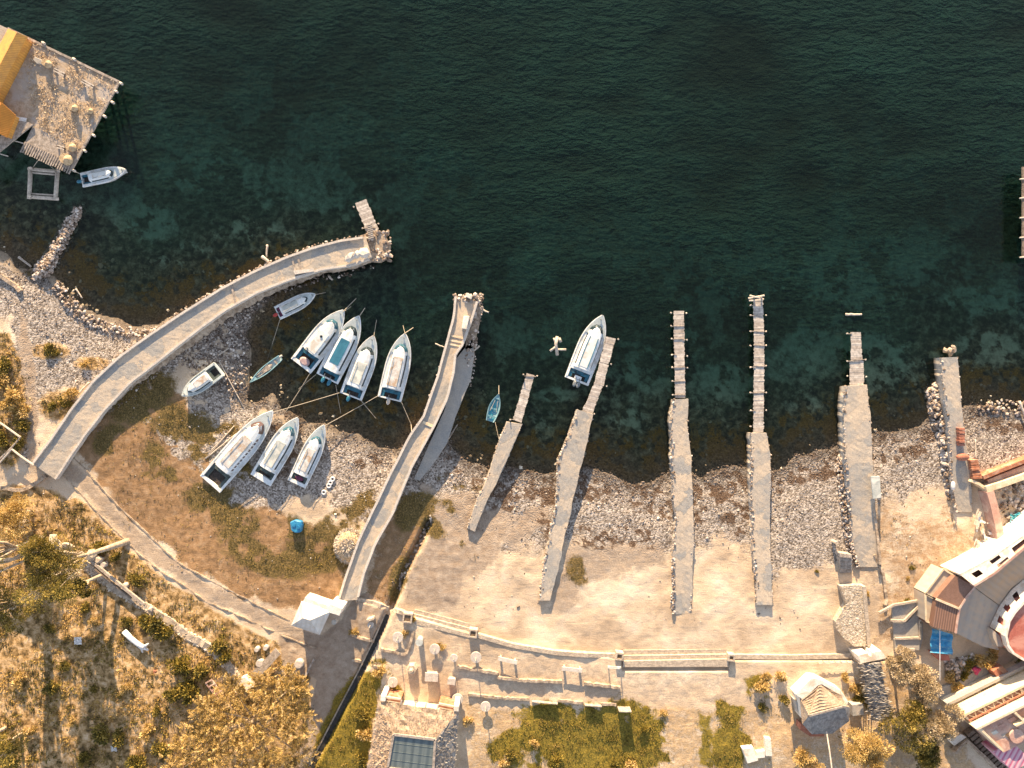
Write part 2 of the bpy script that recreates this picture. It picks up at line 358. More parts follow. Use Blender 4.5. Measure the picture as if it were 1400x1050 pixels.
    sp = sst(.5, .66, fbm(px, py, 46, 5, 71, .6)+.05*sst(10, 18, dep)*sst(34, 24, dep))*sst(5, 12, dep)
    hl = blobs(px, py, [(850,330,150,40,10),(1000,370,120,60,0),(1180,370,120,50,0),(240,348,40,6,25),(280,362,20,8,40),(350,330,60,30,0),(200,300,50,30,10),(255,235,60,30,0),(945,460,14,10,0),(1340,410,60,20,0),(1170,480,60,30,0),(1230,520,80,50,0),(1000,520,40,26,0),(880,500,50,30,20),(1100,560,34,20,10),(985,590,24,14,0),(1230,560,40,16,0),(1110,480,50,30,0),(620,520,30,30,0),(740,590,24,30,0),(860,580,30,20,0),(1350,480,50,30,0),(150,400,40,16,30),(760,540,30,10,0),(270,360,60,30,10)])
    return gr, mo, ru, ga, dg, pa, ea, al, np.clip(sp*.7+1.25*hl*sst(.42, .58, fbm(px, py, 18, 6, 75, .68))*sst(3, 9, dep), 0, 1)
def build_ground():
    px = GX.ravel(); py = GY.ravel(); h = GH.ravel(); d = GD.ravel()
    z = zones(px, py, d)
    k = 0.1*(HC-h)/HC; V = np.stack([(px-700)*k, (525-py)*k, h], 1)
    ny, nx = GX.shape; a = np.arange(ny*nx).reshape(ny, nx)
    F = np.stack([a[:-1, :-1], a[1:, :-1], a[1:, 1:], a[:-1, 1:]], -1).reshape(-1, 4)
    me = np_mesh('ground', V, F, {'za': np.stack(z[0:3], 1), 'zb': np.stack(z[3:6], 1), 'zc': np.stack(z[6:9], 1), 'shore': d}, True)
    m, nt, N, L, B = nodes('ground')
    def att(n):
        t = N.new('ShaderNodeAttribute'); t.attribute_name = n; s = N.new('ShaderNodeSeparateColor'); L.new(t.outputs['Color'], s.inputs[0]); return s.outputs
    A, Bz, C = att('za'), att('zb'), att('zc'); sh = N.new('ShaderNodeAttribute'); sh.attribute_name = 'shore'
    co = world_co(N, L)
    nbig = noise_n(N, L, co, .22, 6, .6, .4); nmid = noise_n(N, L, co, 1.1, 6, .65, .3); nfine = noise_n(N, L, co, 5, 5, .75); nvf = noise_n(N, L, co, 14, 3, .7)
    vo = N.new('ShaderNodeTexVoronoi'); vo.inputs['Scale'].default_value = 5.2; L.new(co, vo.inputs['Vector'])
    vo2 = N.new('ShaderNodeTexVoronoi'); vo2.inputs['Scale'].default_value = 7; L.new(co, vo2.inputs['Vector'])
    vs = N.new('ShaderNodeSeparateColor'); L.new(vo.outputs['Color'], vs.inputs[0])
    sand = ramp(N, L, nbig, [(.34, (.42, .325, .235)), (.5, (.56, .45, .335)), (.64, (.64, .55, .44))])
    grav = ramp(N, L, vs.outputs[0], [(0, (.09, .07, .055)), (.28, (.21, .18, .155)), (.65, (.35, .31, .275)), (1, (.54, .49, .45))])
    moss = ramp(N, L, nfine, [(.32, (.035, .030, .010)), (.5, (.12, .085, .025)), (.68, (.30, .20, .08))])
    rust = ramp(N, L, nfine, [(.35, (.030, .019, .012)), (.5, (.10, .058, .034)), (.66, (.26, .20, .155))])
    gras = ramp(N, L, nfine, [(.32, (.06, .055, .008)), (.5, (.19, .145, .016)), (.7, (.38, .26, .04))])
    dry = ramp(N, L, nmid, [(.32, (.055, .036, .012)), (.44, (.23, .145, .055)), (.53, (.43, .29, .145)), (.68, (.62, .47, .31))])
    path = ramp(N, L, nmid, [(.3, (.25, .185, .135)), (.5,(.34,.27,.21)), (.7, (.42, .35, .285))])  # grey of the paths and of the greyer beach patches
    earth = ramp(N, L, nmid, [(.3, (.14, .085, .04)), (.5, (.27, .165, .085)), (.72, (.38, .26, .16))])
    jit = mth(N, L, 'ADD', mth(N, L, 'MULTIPLY', mth(N, L, 'SUBTRACT', nfine, .5), .9), mth(N, L, 'MULTIPLY', mth(N, L, 'SUBTRACT', nmid, .5), 1.3))
    def msk(s, lo=.3, hi=.7):
        r = N.new('ShaderNodeMapRange'); r.inputs['From Min'].default_value = lo; r.inputs['From Max'].default_value = hi; L.new(mth(N, L, 'ADD', s, jit), r.inputs['Value']); 
        return r.outputs[0]
    col = sand
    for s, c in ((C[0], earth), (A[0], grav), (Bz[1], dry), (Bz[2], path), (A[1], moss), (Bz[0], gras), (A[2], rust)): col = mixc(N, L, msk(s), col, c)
    # wet dark band at the waterline, then the lake bed
    bed = ramp(N, L, nmid, [(.32, (.018, .018, .013)), (.45, (.08, .075, .05)), (.56, (.26, .24, .165)), (.68, (.52, .50, .39))])
    bed = mixc(N, L, msk(C[1]), bed, ramp(N, L, nfine, [(.33, (.05, .028, .006)), (.52, (.34, .19, .03)), (.68, (.62, .38, .07))]))
    shl = N.new('ShaderNodeMapRange'); shl.inputs['From Min'].default_value = -5.0; shl.inputs['From Max'].default_value = -.6; L.new(mth(N, L, 'ADD', sh.outputs['Fac'], mth(N, L, 'MULTIPLY', jit, 3.0)), shl.inputs['Value'])
    bed = mixc(N, L, mth(N, L, 'MULTIPLY', shl.outputs[0], .85), bed, mixc(N, L, 1.0, grav, (.70, .56, .40), 'MULTIPLY'))
    bed = mixc(N, L, msk(C[2], .25, 1.0), bed, ramp(N, L, nmid, [(.3, (.40, .44, .36)), (.6, (.78, .85, .72))]))
    wet = N.new('ShaderNodeMapRange'); wet.inputs['From Min'].default_value = .1; wet.inputs['From Max'].default_value = 2.2; wet.inputs['To Min'].default_value = .38
    L.new(mth(N, L, 'ADD', sh.outputs['Fac'], mth(N, L, 'MULTIPLY', jit, 2.0)), wet.inputs['Value'])
    wc = N.new('ShaderNodeCombineColor'); [L.new(wet.outputs[0], wc.inputs[i]) for i in range(3)]
    col = mixc(N, L, 1.0, col, wc.outputs[0], 'MULTIPLY')
    uw = N.new('ShaderNodeMapRange'); uw.inputs['From Min'].default_value = .35; uw.inputs['From Max'].default_value = -.35; L.new(mth(N, L, 'ADD', sh.outputs['Fac'], jit), uw.inputs['Value'])
    col = mixc(N, L, uw.outputs[0], col, bed)
    grn = ramp(N, L, nvf, [(.3, (.70, .70, .70)), (.7, (1.22, 1.22, 1.22))]); col = mixc(N, L, 1.0, col, grn, 'MULTIPLY')
    L.new(col, B.inputs['Base Color']); B.inputs['Roughness'].default_value = .95
    msd = N.new('ShaderNodeMapping'); msd.inputs['Scale'].default_value = (.28, 1, 1); msd.inputs['Rotation'].default_value = (0, 0, .06); L.new(co, msd.inputs[0]); ndr = noise_n(N, L, msd.outputs[0], 1.3, 4, .6, .5)
    hgt = mth(N, L, 'ADD', mth(N, L, 'MULTIPLY', ndr, .12), mth(N, L, 'ADD', mth(N, L, 'MULTIPLY', nfine, .10), mth(N, L, 'MULTIPLY', nvf, .055)))
    peb = mth(N, L, 'MULTIPLY', vo.outputs['Distance'], mth(N, L, 'MULTIPLY', A[0], -.10)); hgt = mth(N, L, 'ADD', hgt, peb)
    hgt = mth(N, L, 'ADD', hgt, mth(N, L, 'MULTIPLY', mth(N, L, 'MULTIPLY', nmid, .22), mth(N, L, 'ADD', Bz[1], .12)))
    b = N.new('ShaderNodeBump'); b.inputs['Strength'].default_value = .55; b.inputs['Distance'].default_value = 1; L.new(hgt, b.inputs['Height']); L.new(b.outputs[0], B.inputs['Normal'])
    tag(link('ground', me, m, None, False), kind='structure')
build_ground()
# ================================================================ water
def build_water():
    st = 3; gx2 = gx[::st]; gy2 = gy[::st]; X, Y = np.meshgrid(gx2, gy2); Hh = GH[::st, ::st][:len(gy2), :len(gx2)]
    V = np.stack([(X.ravel()-700)*.1, (525-Y.ravel())*.1, np.zeros(X.size)], 1); ny, nx = X.shape; a = np.arange(ny*nx).reshape(ny, nx)
    q = np.stack([a[:-1, :-1], a[1:, :-1], a[1:, 1:], a[:-1, 1:]], -1).reshape(-1, 4); q = q[(Hh.ravel()[q] < .25).any(1)]
    me = np_mesh('water', V, q, {'depth': -Hh.ravel()}, True)
    m, nt, N, L, B = nodes('water'); at = N.new('ShaderNodeAttribute'); at.attribute_name = 'depth'
    co = world_co(N, L, (1, 1.0, 1), 0)
    mp = N.new('ShaderNodeMapping'); mp.inputs['Rotation'].default_value = (0, 0, .30); mp.inputs['Scale'].default_value = (.42, 1, 1); L.new(co, mp.inputs[0]); cs = mp.outputs[0]
    mp2 = N.new('ShaderNodeMapping'); mp2.inputs['Rotation'].default_value = (0, 0, -.45); mp2.inputs['Scale'].default_value = (.5, 1, 1); L.new(co, mp2.inputs[0])
    n1 = noise_n(N, L, cs, 1.25, 3, .58, .7); n2 = noise_n(N, L, mp2.outputs[0], 2.3, 3, .6, .5); n3 = noise_n(N, L, cs, .12, 4, .6, .5); n4 = noise_n(N, L, cs, .35, 4, .6, .3); n5 = noise_n(N, L, co, .035, 3, .6, .6)
    calm = N.new('ShaderNodeMapRange'); calm.inputs['From Min'].default_value = .8; calm.inputs['From Max'].default_value = 6.2; calm.inputs['To Min'].default_value = .12; L.new(at.outputs['Fac'], calm.inputs['Value'])
    hgt = mth(N, L, 'ADD', mth(N, L, 'MULTIPLY', n1, mth(N, L, 'ADD', mth(N, L, 'MULTIPLY', n3, 3.2), -.75)), mth(N, L, 'ADD', mth(N, L, 'MULTIPLY', n2, .38), mth(N, L, 'MULTIPLY', n4, .5)))
    gust = N.new('ShaderNodeMapRange'); gust.inputs['From Min'].default_value = .35; gust.inputs['From Max'].default_value = .65; gust.inputs['To Min'].default_value = .35; gust.inputs['To Max'].default_value = 1.6; L.new(n5, gust.inputs['Value'])
    hgt = mth(N, L, 'MULTIPLY', mth(N, L, 'MULTIPLY', hgt, gust.outputs[0]), calm.outputs[0])
    b = N.new('ShaderNodeBump'); b.inputs['Strength'].default_value = .85; b.inputs['Distance'].default_value = 1.0; L.new(hgt, b.inputs['Height'])
    deep = ramp(N, L, mth(N, L, 'ADD', mth(N, L, 'MULTIPLY', n3, .45), mth(N, L, 'MULTIPLY', n5, .55)), [(.38, (.0058, .0130, .0100)), (.62, (.0085, .0285, .0235))])
    L.new(deep, B.inputs['Base Color']); B.inputs['Roughness'].default_value = .9; B.inputs['Specular IOR Level'].default_value = 0; L.new(b.outputs[0], B.inputs['Normal'])
    b2 = N.new('ShaderNodeBump'); b2.inputs['Strength'].default_value = .17; b2.inputs['Distance'].default_value = 1.0; L.new(hgt, b2.inputs['Height'])
    gl = N.new('ShaderNodeBsdfGlossy'); gl.inputs['Roughness'].default_value = .1; L.new(b2.outputs[0], gl.inputs['Normal']); fr = N.new('ShaderNodeFresnel'); fr.inputs['IOR'].default_value = 1.33; L.new(b2.outputs[0], fr.inputs['Normal'])
    tr = N.new('ShaderNodeBsdfTransparent'); tc = ramp(N, L, mth(N, L, 'MULTIPLY', at.outputs['Fac'], .2), [(0, (.93, .92, .86)), (.15, (.76, .80, .70)), (.5, (.46, .66, .59)), (1, (.32, .58, .51))]); L.new(tc, tr.inputs[0])
    fac = N.new('ShaderNodeMapRange'); fac.inputs['From Min'].default_value = 0; fac.inputs['From Max'].default_value = 9.6; fac.inputs['To Min'].default_value = .04; fac.inputs['To Max'].default_value = 1; L.new(at.outputs['Fac'], fac.inputs['Value'])
    mx = N.new('ShaderNodeMixShader'); L.new(fac.outputs[0], mx.inputs[0]); L.new(tr.outputs[0], mx.inputs[1]); L.new(B.outputs[0], mx.inputs[2]); m2 = N.new('ShaderNodeMixShader'); L.new(fr.outputs[0], m2.inputs[0]); L.new(mx.outputs[0], m2.inputs[1]); L.new(gl.outputs[0], m2.inputs[2]); L.new(m2.outputs[0], N['Material Output'].inputs[0])
    tag(link('water', me, m, None, False), kind='structure')
build_water()
# ================================================================ materials
M = {}
def slab_mat(name, a, b_, cell=.42, bump=.5):
    m, nt, N, L, B = nodes(name); co = world_co(N, L); dn = noise_n(N, L, co, 1.2, 3, .6)
    off = N.new('ShaderNodeVectorMath'); off.operation = 'ADD'; cc = N.new('ShaderNodeCombineXYZ'); L.new(mth(N, L, 'MULTIPLY', dn, 2.6), cc.inputs[0]); L.new(mth(N, L, 'MULTIPLY', dn, 2.2), cc.inputs[1]); L.new(co, off.inputs[0]); L.new(cc.outputs[0], off.inputs[1])
    v = N.new('ShaderNodeTexVoronoi'); v.inputs['Scale'].default_value = cell; L.new(off.outputs[0], v.inputs['Vector']); e = N.new('ShaderNodeTexVoronoi'); e.feature = 'DISTANCE_TO_EDGE'; e.inputs['Scale'].default_value = cell; L.new(off.outputs[0], e.inputs['Vector'])
    s = N.new('ShaderNodeSeparateColor'); L.new(v.outputs['Color'], s.inputs[0]); f1 = noise_n(N, L, co, .9, 6, .7); col = ramp(N, L, mth(N, L, 'ADD', mth(N, L, 'MULTIPLY', s.outputs[0], .34), mth(N, L, 'MULTIPLY', f1, .72)), [(.36, a), (.52, tuple(.5*(p+q) for p, q in zip(a, b_))), (.68, b_)])
    g = noise_n(N, L, co, 7, 4, .75); col = mixc(N, L, 1.0, col, ramp(N, L, g, [(.3, (.72,)*3), (.7, (1.15,)*3)]), 'MULTIPLY')
    cr = ramp(N, L, e.outputs['Distance'], [(0, (.50, .46, .42)), (.035, (1, 1, 1))]); col = mixc(N, L, .30, col, cr, 'MULTIPLY')
    sep = N.new('ShaderNodeSeparateXYZ'); L.new(co, sep.inputs[0]); wt = N.new('ShaderNodeMapRange'); wt.inputs['From Min'].default_value = .15; wt.inputs['From Max'].default_value = .9; L.new(mth(N, L, 'ADD', sep.outputs[2], mth(N, L, 'MULTIPLY', f1, .4)), wt.inputs['Value'])
    col = mixc(N, L, wt.outputs[0], (.05, .04, .028), col); L.new(col, B.inputs['Base Color']); B.inputs['Roughness'].default_value = .92
    h = mth(N, L, 'ADD', mth(N, L, 'MULTIPLY', g, .06), mth(N, L, 'MULTIPLY', e.outputs['Distance'], .04)); b = N.new('ShaderNodeBump'); b.inputs['Strength'].default_value = bump; b.inputs['Distance'].default_value = 1; L.new(h, b.inputs['Height']); L.new(b.outputs[0], B.inputs['Normal']); return m
M['concrete'] = slab_mat('pier_concrete', (.32,.315,.305), (.52,.44,.35))
M['concrete_grey'] = rough_mat('grey_concrete', (.30,.30,.295), (.40,.37,.335), .5, .9, .4, 6)
M['kerb'] = rough_mat('limewashed_kerb', (.50,.46,.42), (.64,.58,.52), 1.2, .9, .4, 7)
M['masonry'] = rough_mat('rubble_masonry', (.24,.18,.13), (.50,.41,.32), 1.8, .95, 1.0, 3.5)
M['promenade_stone'] = rough_mat('promenade_stone', (.36,.30,.24), (.54,.46,.37), 2.2, .9, .8, 5)
M['rubble'] = tone_mat('rubble_stone', [(0,(.12,.085,.06)),(.35,(.30,.235,.19)),(.7,(.47,.40,.35)),(1,(.62,.58,.55))], .95, 0, 4)
M['pebble'] = tone_mat('pebble_stone', [(0,(.07,.045,.03)),(.38,(.19,.15,.125)),(.78,(.36,.31,.27)),(1,(.64,.60,.56))], .9)
M['wetstone'] = tone_mat('submerged_stone', [(0,(.04,.03,.018)),(.45,(.17,.13,.08)),(.8,(.36,.30,.21)),(1,(.60,.55,.45))], .6)
M['wood'] = rough_mat('weathered_wood', (.24,.205,.175), (.46,.40,.35), 2.5, .9, .6, 9)
M['wood_dark'] = rough_mat('dark_timber', (.13,.10,.08), (.28,.22,.17), 2.5, .9, .6, 9)
M['log'] = rough_mat('bleached_log', (.42,.37,.32), (.60,.54,.47), 3, .9, .5, 9)
M['plank'] = tone_mat('pier_planks', [(0,(.38,.335,.30)),(.5,(.47,.43,.395)),(1,(.57,.53,.49))], .9, 0, 3)
M['straw'] = tone_mat('straw', [(0,(.26,.17,.09)),(.5,(.48,.36,.23)),(1,(.72,.60,.44))], .9)
M['reed_mat'] = rough_mat('reed_mat', (.34,.26,.18), (.50,.41,.32), 1.2, .95, .8, 7, (.40,.36,.33), .35)
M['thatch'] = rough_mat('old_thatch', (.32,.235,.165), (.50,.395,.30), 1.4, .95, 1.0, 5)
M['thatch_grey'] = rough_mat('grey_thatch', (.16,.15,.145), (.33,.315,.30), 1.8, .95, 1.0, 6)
M['ochre'] = stripe_mat('ochre_sheet_roof', (.55,.26,.05), (.66,.33,.07), 5.0, 1.08, .7, .25, (.36,.18,.06), .8)
M['ochre_dark'] = stripe_mat('orange_sheet_roof', (.52,.19,.02), (.58,.23,.03), 4.0, 1.08, .55, .3, (.35,.14,.02), .5)
M['white'] = rough_mat('white_gelcoat', (.68,.74,.78), (.80,.84,.87), .8, .35, 0, 12, (.58,.58,.56), 1.2)
M['whitewash'] = rough_mat('whitewash', (.66,.62,.56), (.82,.78,.71), 1.0, .8, .25, 6, (.55,.47,.38), .7)
M['greydeck'] = rough_mat('grey_deck', (.42,.49,.51), (.54,.60,.61), 1.5, .6, 0, 12)
M['ivory'] = rough_mat('ivory_roof', (.62,.66,.67), (.74,.77,.77), .9, .5, 0, 12, (.50,.46,.40), .8)
M['greyroof'] = rough_mat('grey_roof_panel', (.38,.42,.41), (.54,.56,.53), 1.3, .5, 0, 12, (.64,.64,.60), .9)
M['rustroof'] = rough_mat('stained_roof_panel', (.48,.45,.42), (.68,.69,.68), 1.6, .6, 0, 8, (.42,.31,.22), 1.0)
M['bluepanel'] = rough_mat('blue_roof_panel', (.025,.13,.21), (.045,.19,.28), .9, .45, 0, 10)
M['blueroof2'] = rough_mat('pale_blue_panel', (.09,.24,.31), (.15,.33,.40), .9, .45, 0, 10)
M['cockpit'] = rough_mat('blue_cockpit', (.015,.10,.17), (.03,.17,.25), 2.2, .6, 0, 10, (.01,.03,.045), 1.0)
M['cockpit_dark'] = rough_mat('dark_cockpit', (.03,.045,.045), (.10,.13,.125), 2.0, .7, 0, 10)
M['darkfloor'] = rough_mat('cockpit_well', (.02,.02,.02), (.07,.055,.05), 3, .8, 0, 10)
M['glass'] = rough_mat('dark_glazing', (.012,.02,.026), (.02,.04,.05), 1, .12, 0, 10)
M['blueglass'] = rough_mat('blue_glazing', (.018,.075,.115), (.035,.11,.16), 1, .2, 0, 10)
M['brownglass'] = rough_mat('brown_glazing', (.07,.04,.035), (.12,.07,.06), 1, .3, 0, 10)
M['motor'] = rough_mat('outboard_grey', (.10,.12,.13), (.30,.32,.33), 3, .4, 0, 10)
M['motor_blue'] = rough_mat('outboard_blue', (.02,.13,.22), (.035,.20,.30), 3, .4, 0, 10)
M['motor_red'] = rough_mat('outboard_red', (.38,.035,.03), (.45,.06,.05), 3, .4, 0, 10)
M['motor_white'] = rough_mat('outboard_white', (.45,.42,.38), (.62,.58,.52), 3, .4, 0, 10)
M['purple'] = rough_mat('plum_cloth', (.10,.02,.06), (.16,.04,.09), 3, .8, 0, 10)
M['pink'] = rough_mat('faded_pink_cloth', (.36,.25,.26), (.48,.36,.36), 3, .8, 0, 10)
M['rope'] = rough_mat('rope', (.34,.30,.24), (.46,.41,.34), 6, .9, 0, 10)
M['turq'] = rough_mat('turquoise_paint', (.03,.26,.38), (.07,.38,.48), 1.2, .6, 0, 8, (.40,.50,.52), 1.4)
M['bluehull'] = rough_mat('pale_blue_hull', (.18,.36,.42), (.30,.48,.53), 1.2, .5, 0, 8)
M['tarp'] = rough_mat('blue_tarp', (.012,.17,.38), (.03,.27,.50), 1.4, .6, .8, 2.2, (.10,.30,.42), 1.1)
M['brick'] = rough_mat('clay_brick', (.30,.11,.06), (.46,.20,.11), 2.2, .9, .6, 6, (.42,.27,.20), .8)
M['redtile'] = rough_mat('red_clay', (.32,.12,.075), (.42,.18,.12), 2.2, .9, .3, 6)
M['brownroof'] = rough_mat('brown_roof_sheet', (.19,.105,.075), (.235,.135,.10), .7, .7, .1, 6)
M['browntile'] = stripe_mat('brown_corrugated_roof', (.15,.08,.058), (.26,.15,.11), 3.2, .15, .8, .8, (.12,.07,.05), .4)
M['slabroof'] = stripe_mat('pale_slab_roof', (.37,.335,.29), (.41,.365,.31), 1.2, -.95, .8, .15, (.48,.36,.24), .9)
M['slabroof2'] = stripe_mat('grey_slab_roof', (.34,.335,.325), (.38,.37,.35), 1.0, .25, .8, .15, (.50,.41,.31), .9)
M['redroof'] = rough_mat('red_terrace', (.36,.10,.075), (.44,.15,.11), .6, .7, 0, 6, (.50,.24,.19), .4)
M['pinkroof'] = rough_mat('pink_terrace', (.40,.23,.19), (.52,.34,.28), .8, .8, .2, 6, (.55,.42,.35), .5)
M['pinksheet'] = stripe_mat('pink_corrugated_sheet', (.42,.10,.20), (.55,.34,.42), 1.6, .5, .6, .8, (.5,.4,.42), .3)
M['cream'] = rough_mat('cream_render', (.60,.48,.32), (.74,.63,.47), 1.1, .85, .25, 6)
M['roofwhite'] = stripe_mat('white_tin_roof', (.47,.465,.45), (.54,.53,.51), 1.6, .3, .6, .25, (.40,.34,.27), .8)
M['slate'] = stripe_mat('slate_glazing', (.09,.12,.135), (.14,.175,.185), 1.0, .12, .3, .15, (.07,.09,.10), .4)
M['bark'] = rough_mat('pale_bark', (.34,.26,.18), (.55,.45,.34), 3, .95, .8, 6)
M['bark_dark'] = rough_mat('dark_bark', (.09,.06,.04), (.20,.14,.09), 3, .95, .8, 6)
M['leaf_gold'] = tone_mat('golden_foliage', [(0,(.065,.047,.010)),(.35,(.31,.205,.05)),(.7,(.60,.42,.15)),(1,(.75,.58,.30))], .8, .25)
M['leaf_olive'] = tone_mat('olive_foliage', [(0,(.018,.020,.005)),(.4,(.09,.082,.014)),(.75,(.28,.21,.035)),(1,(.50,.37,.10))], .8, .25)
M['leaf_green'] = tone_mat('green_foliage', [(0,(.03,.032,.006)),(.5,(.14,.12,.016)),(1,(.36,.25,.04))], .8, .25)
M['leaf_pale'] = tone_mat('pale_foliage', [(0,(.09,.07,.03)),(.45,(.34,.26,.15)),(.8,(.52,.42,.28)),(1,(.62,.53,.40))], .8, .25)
M['grass'] = tone_mat('grass_tufts', [(0,(.04,.035,.008)),(.5,(.17,.12,.03)),(1,(.42,.29,.10))], .9, .2)
M['flower'] = rough_mat('magenta_bloom', (.40,.03,.10), (.50,.06,.14), 3, .8, 0, 6)
M['plastic'] = rough_mat('white_plastic', (.62,.62,.62), (.75,.75,.76), 3, .5, 0, 6)
M['water_tank'] = rough_mat('round_stone_top', (.46,.42,.38), (.58,.53,.48), 2, .9, .2, 6)
M['black'] = rough_mat('black_rubber', (.015,.015,.015), (.04,.04,.04), 3, .6, 0, 6)
M['rim'] = tone_mat('rim_stone', [(0,(.22,.175,.14)),(.5,(.36,.31,.27)),(1,(.50,.45,.41))], .95, 0, 4)
# ================================================================ piers
def resample(pts, n):
    pts = np.array(pts, float); s = np.r_[0, np.cumsum(np.hypot(*np.diff(pts, axis=0).T))]; t = np.linspace(0, s[-1], n)
    return np.stack([np.interp(t, s, pts[:, 0]), np.interp(t, s, pts[:, 1])], 1)
def wobble(line, amp, s):
    i = np.arange(len(line)); n = (fbm(i*1.0, i*0.0+s, 5, 3, s)-.5)*2*amp
    return line+np.stack([n, n*.3], 1)
def pier_body(name, left, right, zt, m, parent, zb=-1.6, batter=.35, wob=1.6, seed=3, ztf=None):
    L0 = np.array(left, float); n = int(max(8, np.hypot(*np.diff(L0, axis=0).T).sum()/4))
    l = wobble(resample(left, n), wob, seed); r = wobble(resample(right, n), wob, seed+9); V = []; C = 8
    for i in range(n):
        z0 = ztf(i/(n-1)) if ztf else zt
        row = []
        for c in range(C+1):
            q = l[i]*(1-c/C)+r[i]*c/C; zz = z0+(random.random()-.5)*.025; row.append(P(q[0], q[1], zz))
        d = (row[-1]-row[0]).normalized(); lo = Vector((0, 0, zb))
        a = row[0]-d*(batter*(.6+.8*random.random())); b = row[-1]+d*(batter*(.6+.8*random.random()))
        am = row[0]-d*batter*.45*random.random(); bm_ = row[-1]+d*batter*.45*random.random()
        V += [Vector((a.x, a.y, zb)), Vector((am.x, am.y, z0*.5-.1))]+row+[Vector((bm_.x, bm_.y, z0*.5-.1)), Vector((b.x, b.y, zb))]
    W = C+5; F = [(i*W+c, (i+1)*W+c, (i+1)*W+c+1, i*W+c+1) for i in range(n-1) for c in range(W-1)]+[tuple(range(W))[::-1], tuple(range((n-1)*W, n*W))]
    b = MB(); b.add(V, F); o = b.build(name, m, parent); return o, l, r
def edge_rocks(lines, zt, m, parent, per=3.0, size=(.18, .5), out=(0, 3), lo=-.2, name='edge_stones', sides=None):
    ps = []
    for k, ln in enumerate(lines):
        sg = sides[k] if sides else 1
        for i in range(len(ln)-1):
            a, b = ln[i], ln[i+1]; d = b-a; L = np.hypot(*d)+1e-6; nn = np.array([-d[1], d[0]])/L*sg
            for _ in range(np.random.poisson(per*L/10)):
                q = a+d*random.random()+nn*random.uniform(*out); z = max(T(q[0], q[1]), lo) if zt is None else random.uniform(max(T(*q), lo), zt)
                ps.append(P(q[0], q[1], z))
    if not ps: return None
    return rocks(name, ps, RNG.uniform(size[0], size[1], len(ps)), m, parent, .7, kind='stuff')
np.random.seed(5)
def base_of(pts):
    c = np.mean(np.array(pts, float), 0); return P(c[0], c[1], 0)
# ---- curved pier on the left
A_top = [(44,634),(70,600),(95,562),(128,520),(165,486),(210,454),(255,424),(300,396),(345,372),(390,352),(430,338),(465,329),(500,324)]
A_bot = [(75,655),(90,632),(113,598),(140,563),(178,522),(218,492),(258,460),(305,425),(350,400),(395,382),(440,368),(480,362),(508,352)]
def pierA():
    t = thing('stone_pier', 'long curved concrete topped stone pier sweeping from the left shore around the moored boats', 'pier', base_of(A_top), 0)
    o, l, r = pier_body('causeway', A_top, A_bot, 1.9, M['concrete'], t, wob=.7, batter=.5, seed=2)
    b = MB(); b.wall([tuple(x) for x in l[::2]], .28, 1.3, 2.15); b.build('kerb', M['kerb'], t)
    b = MB(); b.wall([tuple(x) for x in r[::2]], .26, 1.3, 2.12); b.build('kerb', M['kerb'], t)
    # sloped inner apron
    n = len(r); b = MB(); V = []; 
    for i in range(n):
        w = 6+7*math.sin(min(1, max(0, (i/n-.25)*1.6))*math.pi)
        j = min(i+1, n-1); d = r[j]-r[j-1]; nn = np.array([-d[1], d[0]])/(np.hypot(*d)+1e-6)
        w *= (.85+.3*random.random()); q = r[i]+nn*w
        V += [P(r[i][0], r[i][1], 1.75), P(*(r[i]+nn*w*.35), 1.05), P(*q, .7), P(*(q+nn*1.5), -1.6)]
    b.add(V, [(4*i+c, 4*i+c+1, 4*i+5+c, 4*i+4+c) for i in range(n-1) for c in range(3)]); b.build('apron', M['masonry'], t)
    edge_rocks([l[int(n*.25):]], .9, M['rubble'], t, 5, (.15, .45), (-4, 0))
    edge_rocks([r[int(n*.15):]], .5, M['pebble'], t, 7, (.12, .4), (7, 15), name='toe_stones')
    # head: rubble and standing stones
    b = MB(); b.prism([(492,322),(512,316),(526,322),(532,335),(530,350),(518,357),(506,356)], -1.6, 1.45); b.build('pier_head', M['masonry'], t)
    ps = [P(random.uniform(500,534), random.uniform(316,357), random.uniform(.8, 1.7)) for _ in range(160)]
    ps = [p for p in ps if abs(p.x*10+180) > 7 or abs(p.y*10-190) > 8]
    rocks('head_stones', ps, RNG.uniform(.2, .7, len(ps)), M['rubble'], t, .7, kind='stuff')
    for (x0, y0, x1, y1) in ((399,352,405,376),(407,350,413,374),(316,388,322,414)):
        b = MB(); b.bar(P(x0, y0, 1.95), P(x1, y1, 1.95), .25, .12); b.build('cross_beam', M['wood'], t)
    g = MB(); g.prism([(401,370),(428,367),(429,371),(403,375)], 1.8, 2.25); g.build('landing_step', M['kerb'], t)
pierA()
def boulders(name, label, cat, lst, m, grp=None, flat=.75):
    for px, py, s, lab in lst:
        o = rocks(name, [(0, 0, 0)], [s], m, None, flat); o.location = G(px, py, s*.15) if T(px, py) > 0 else P(px, py, .15)
        tag(o, lab, cat, grp)
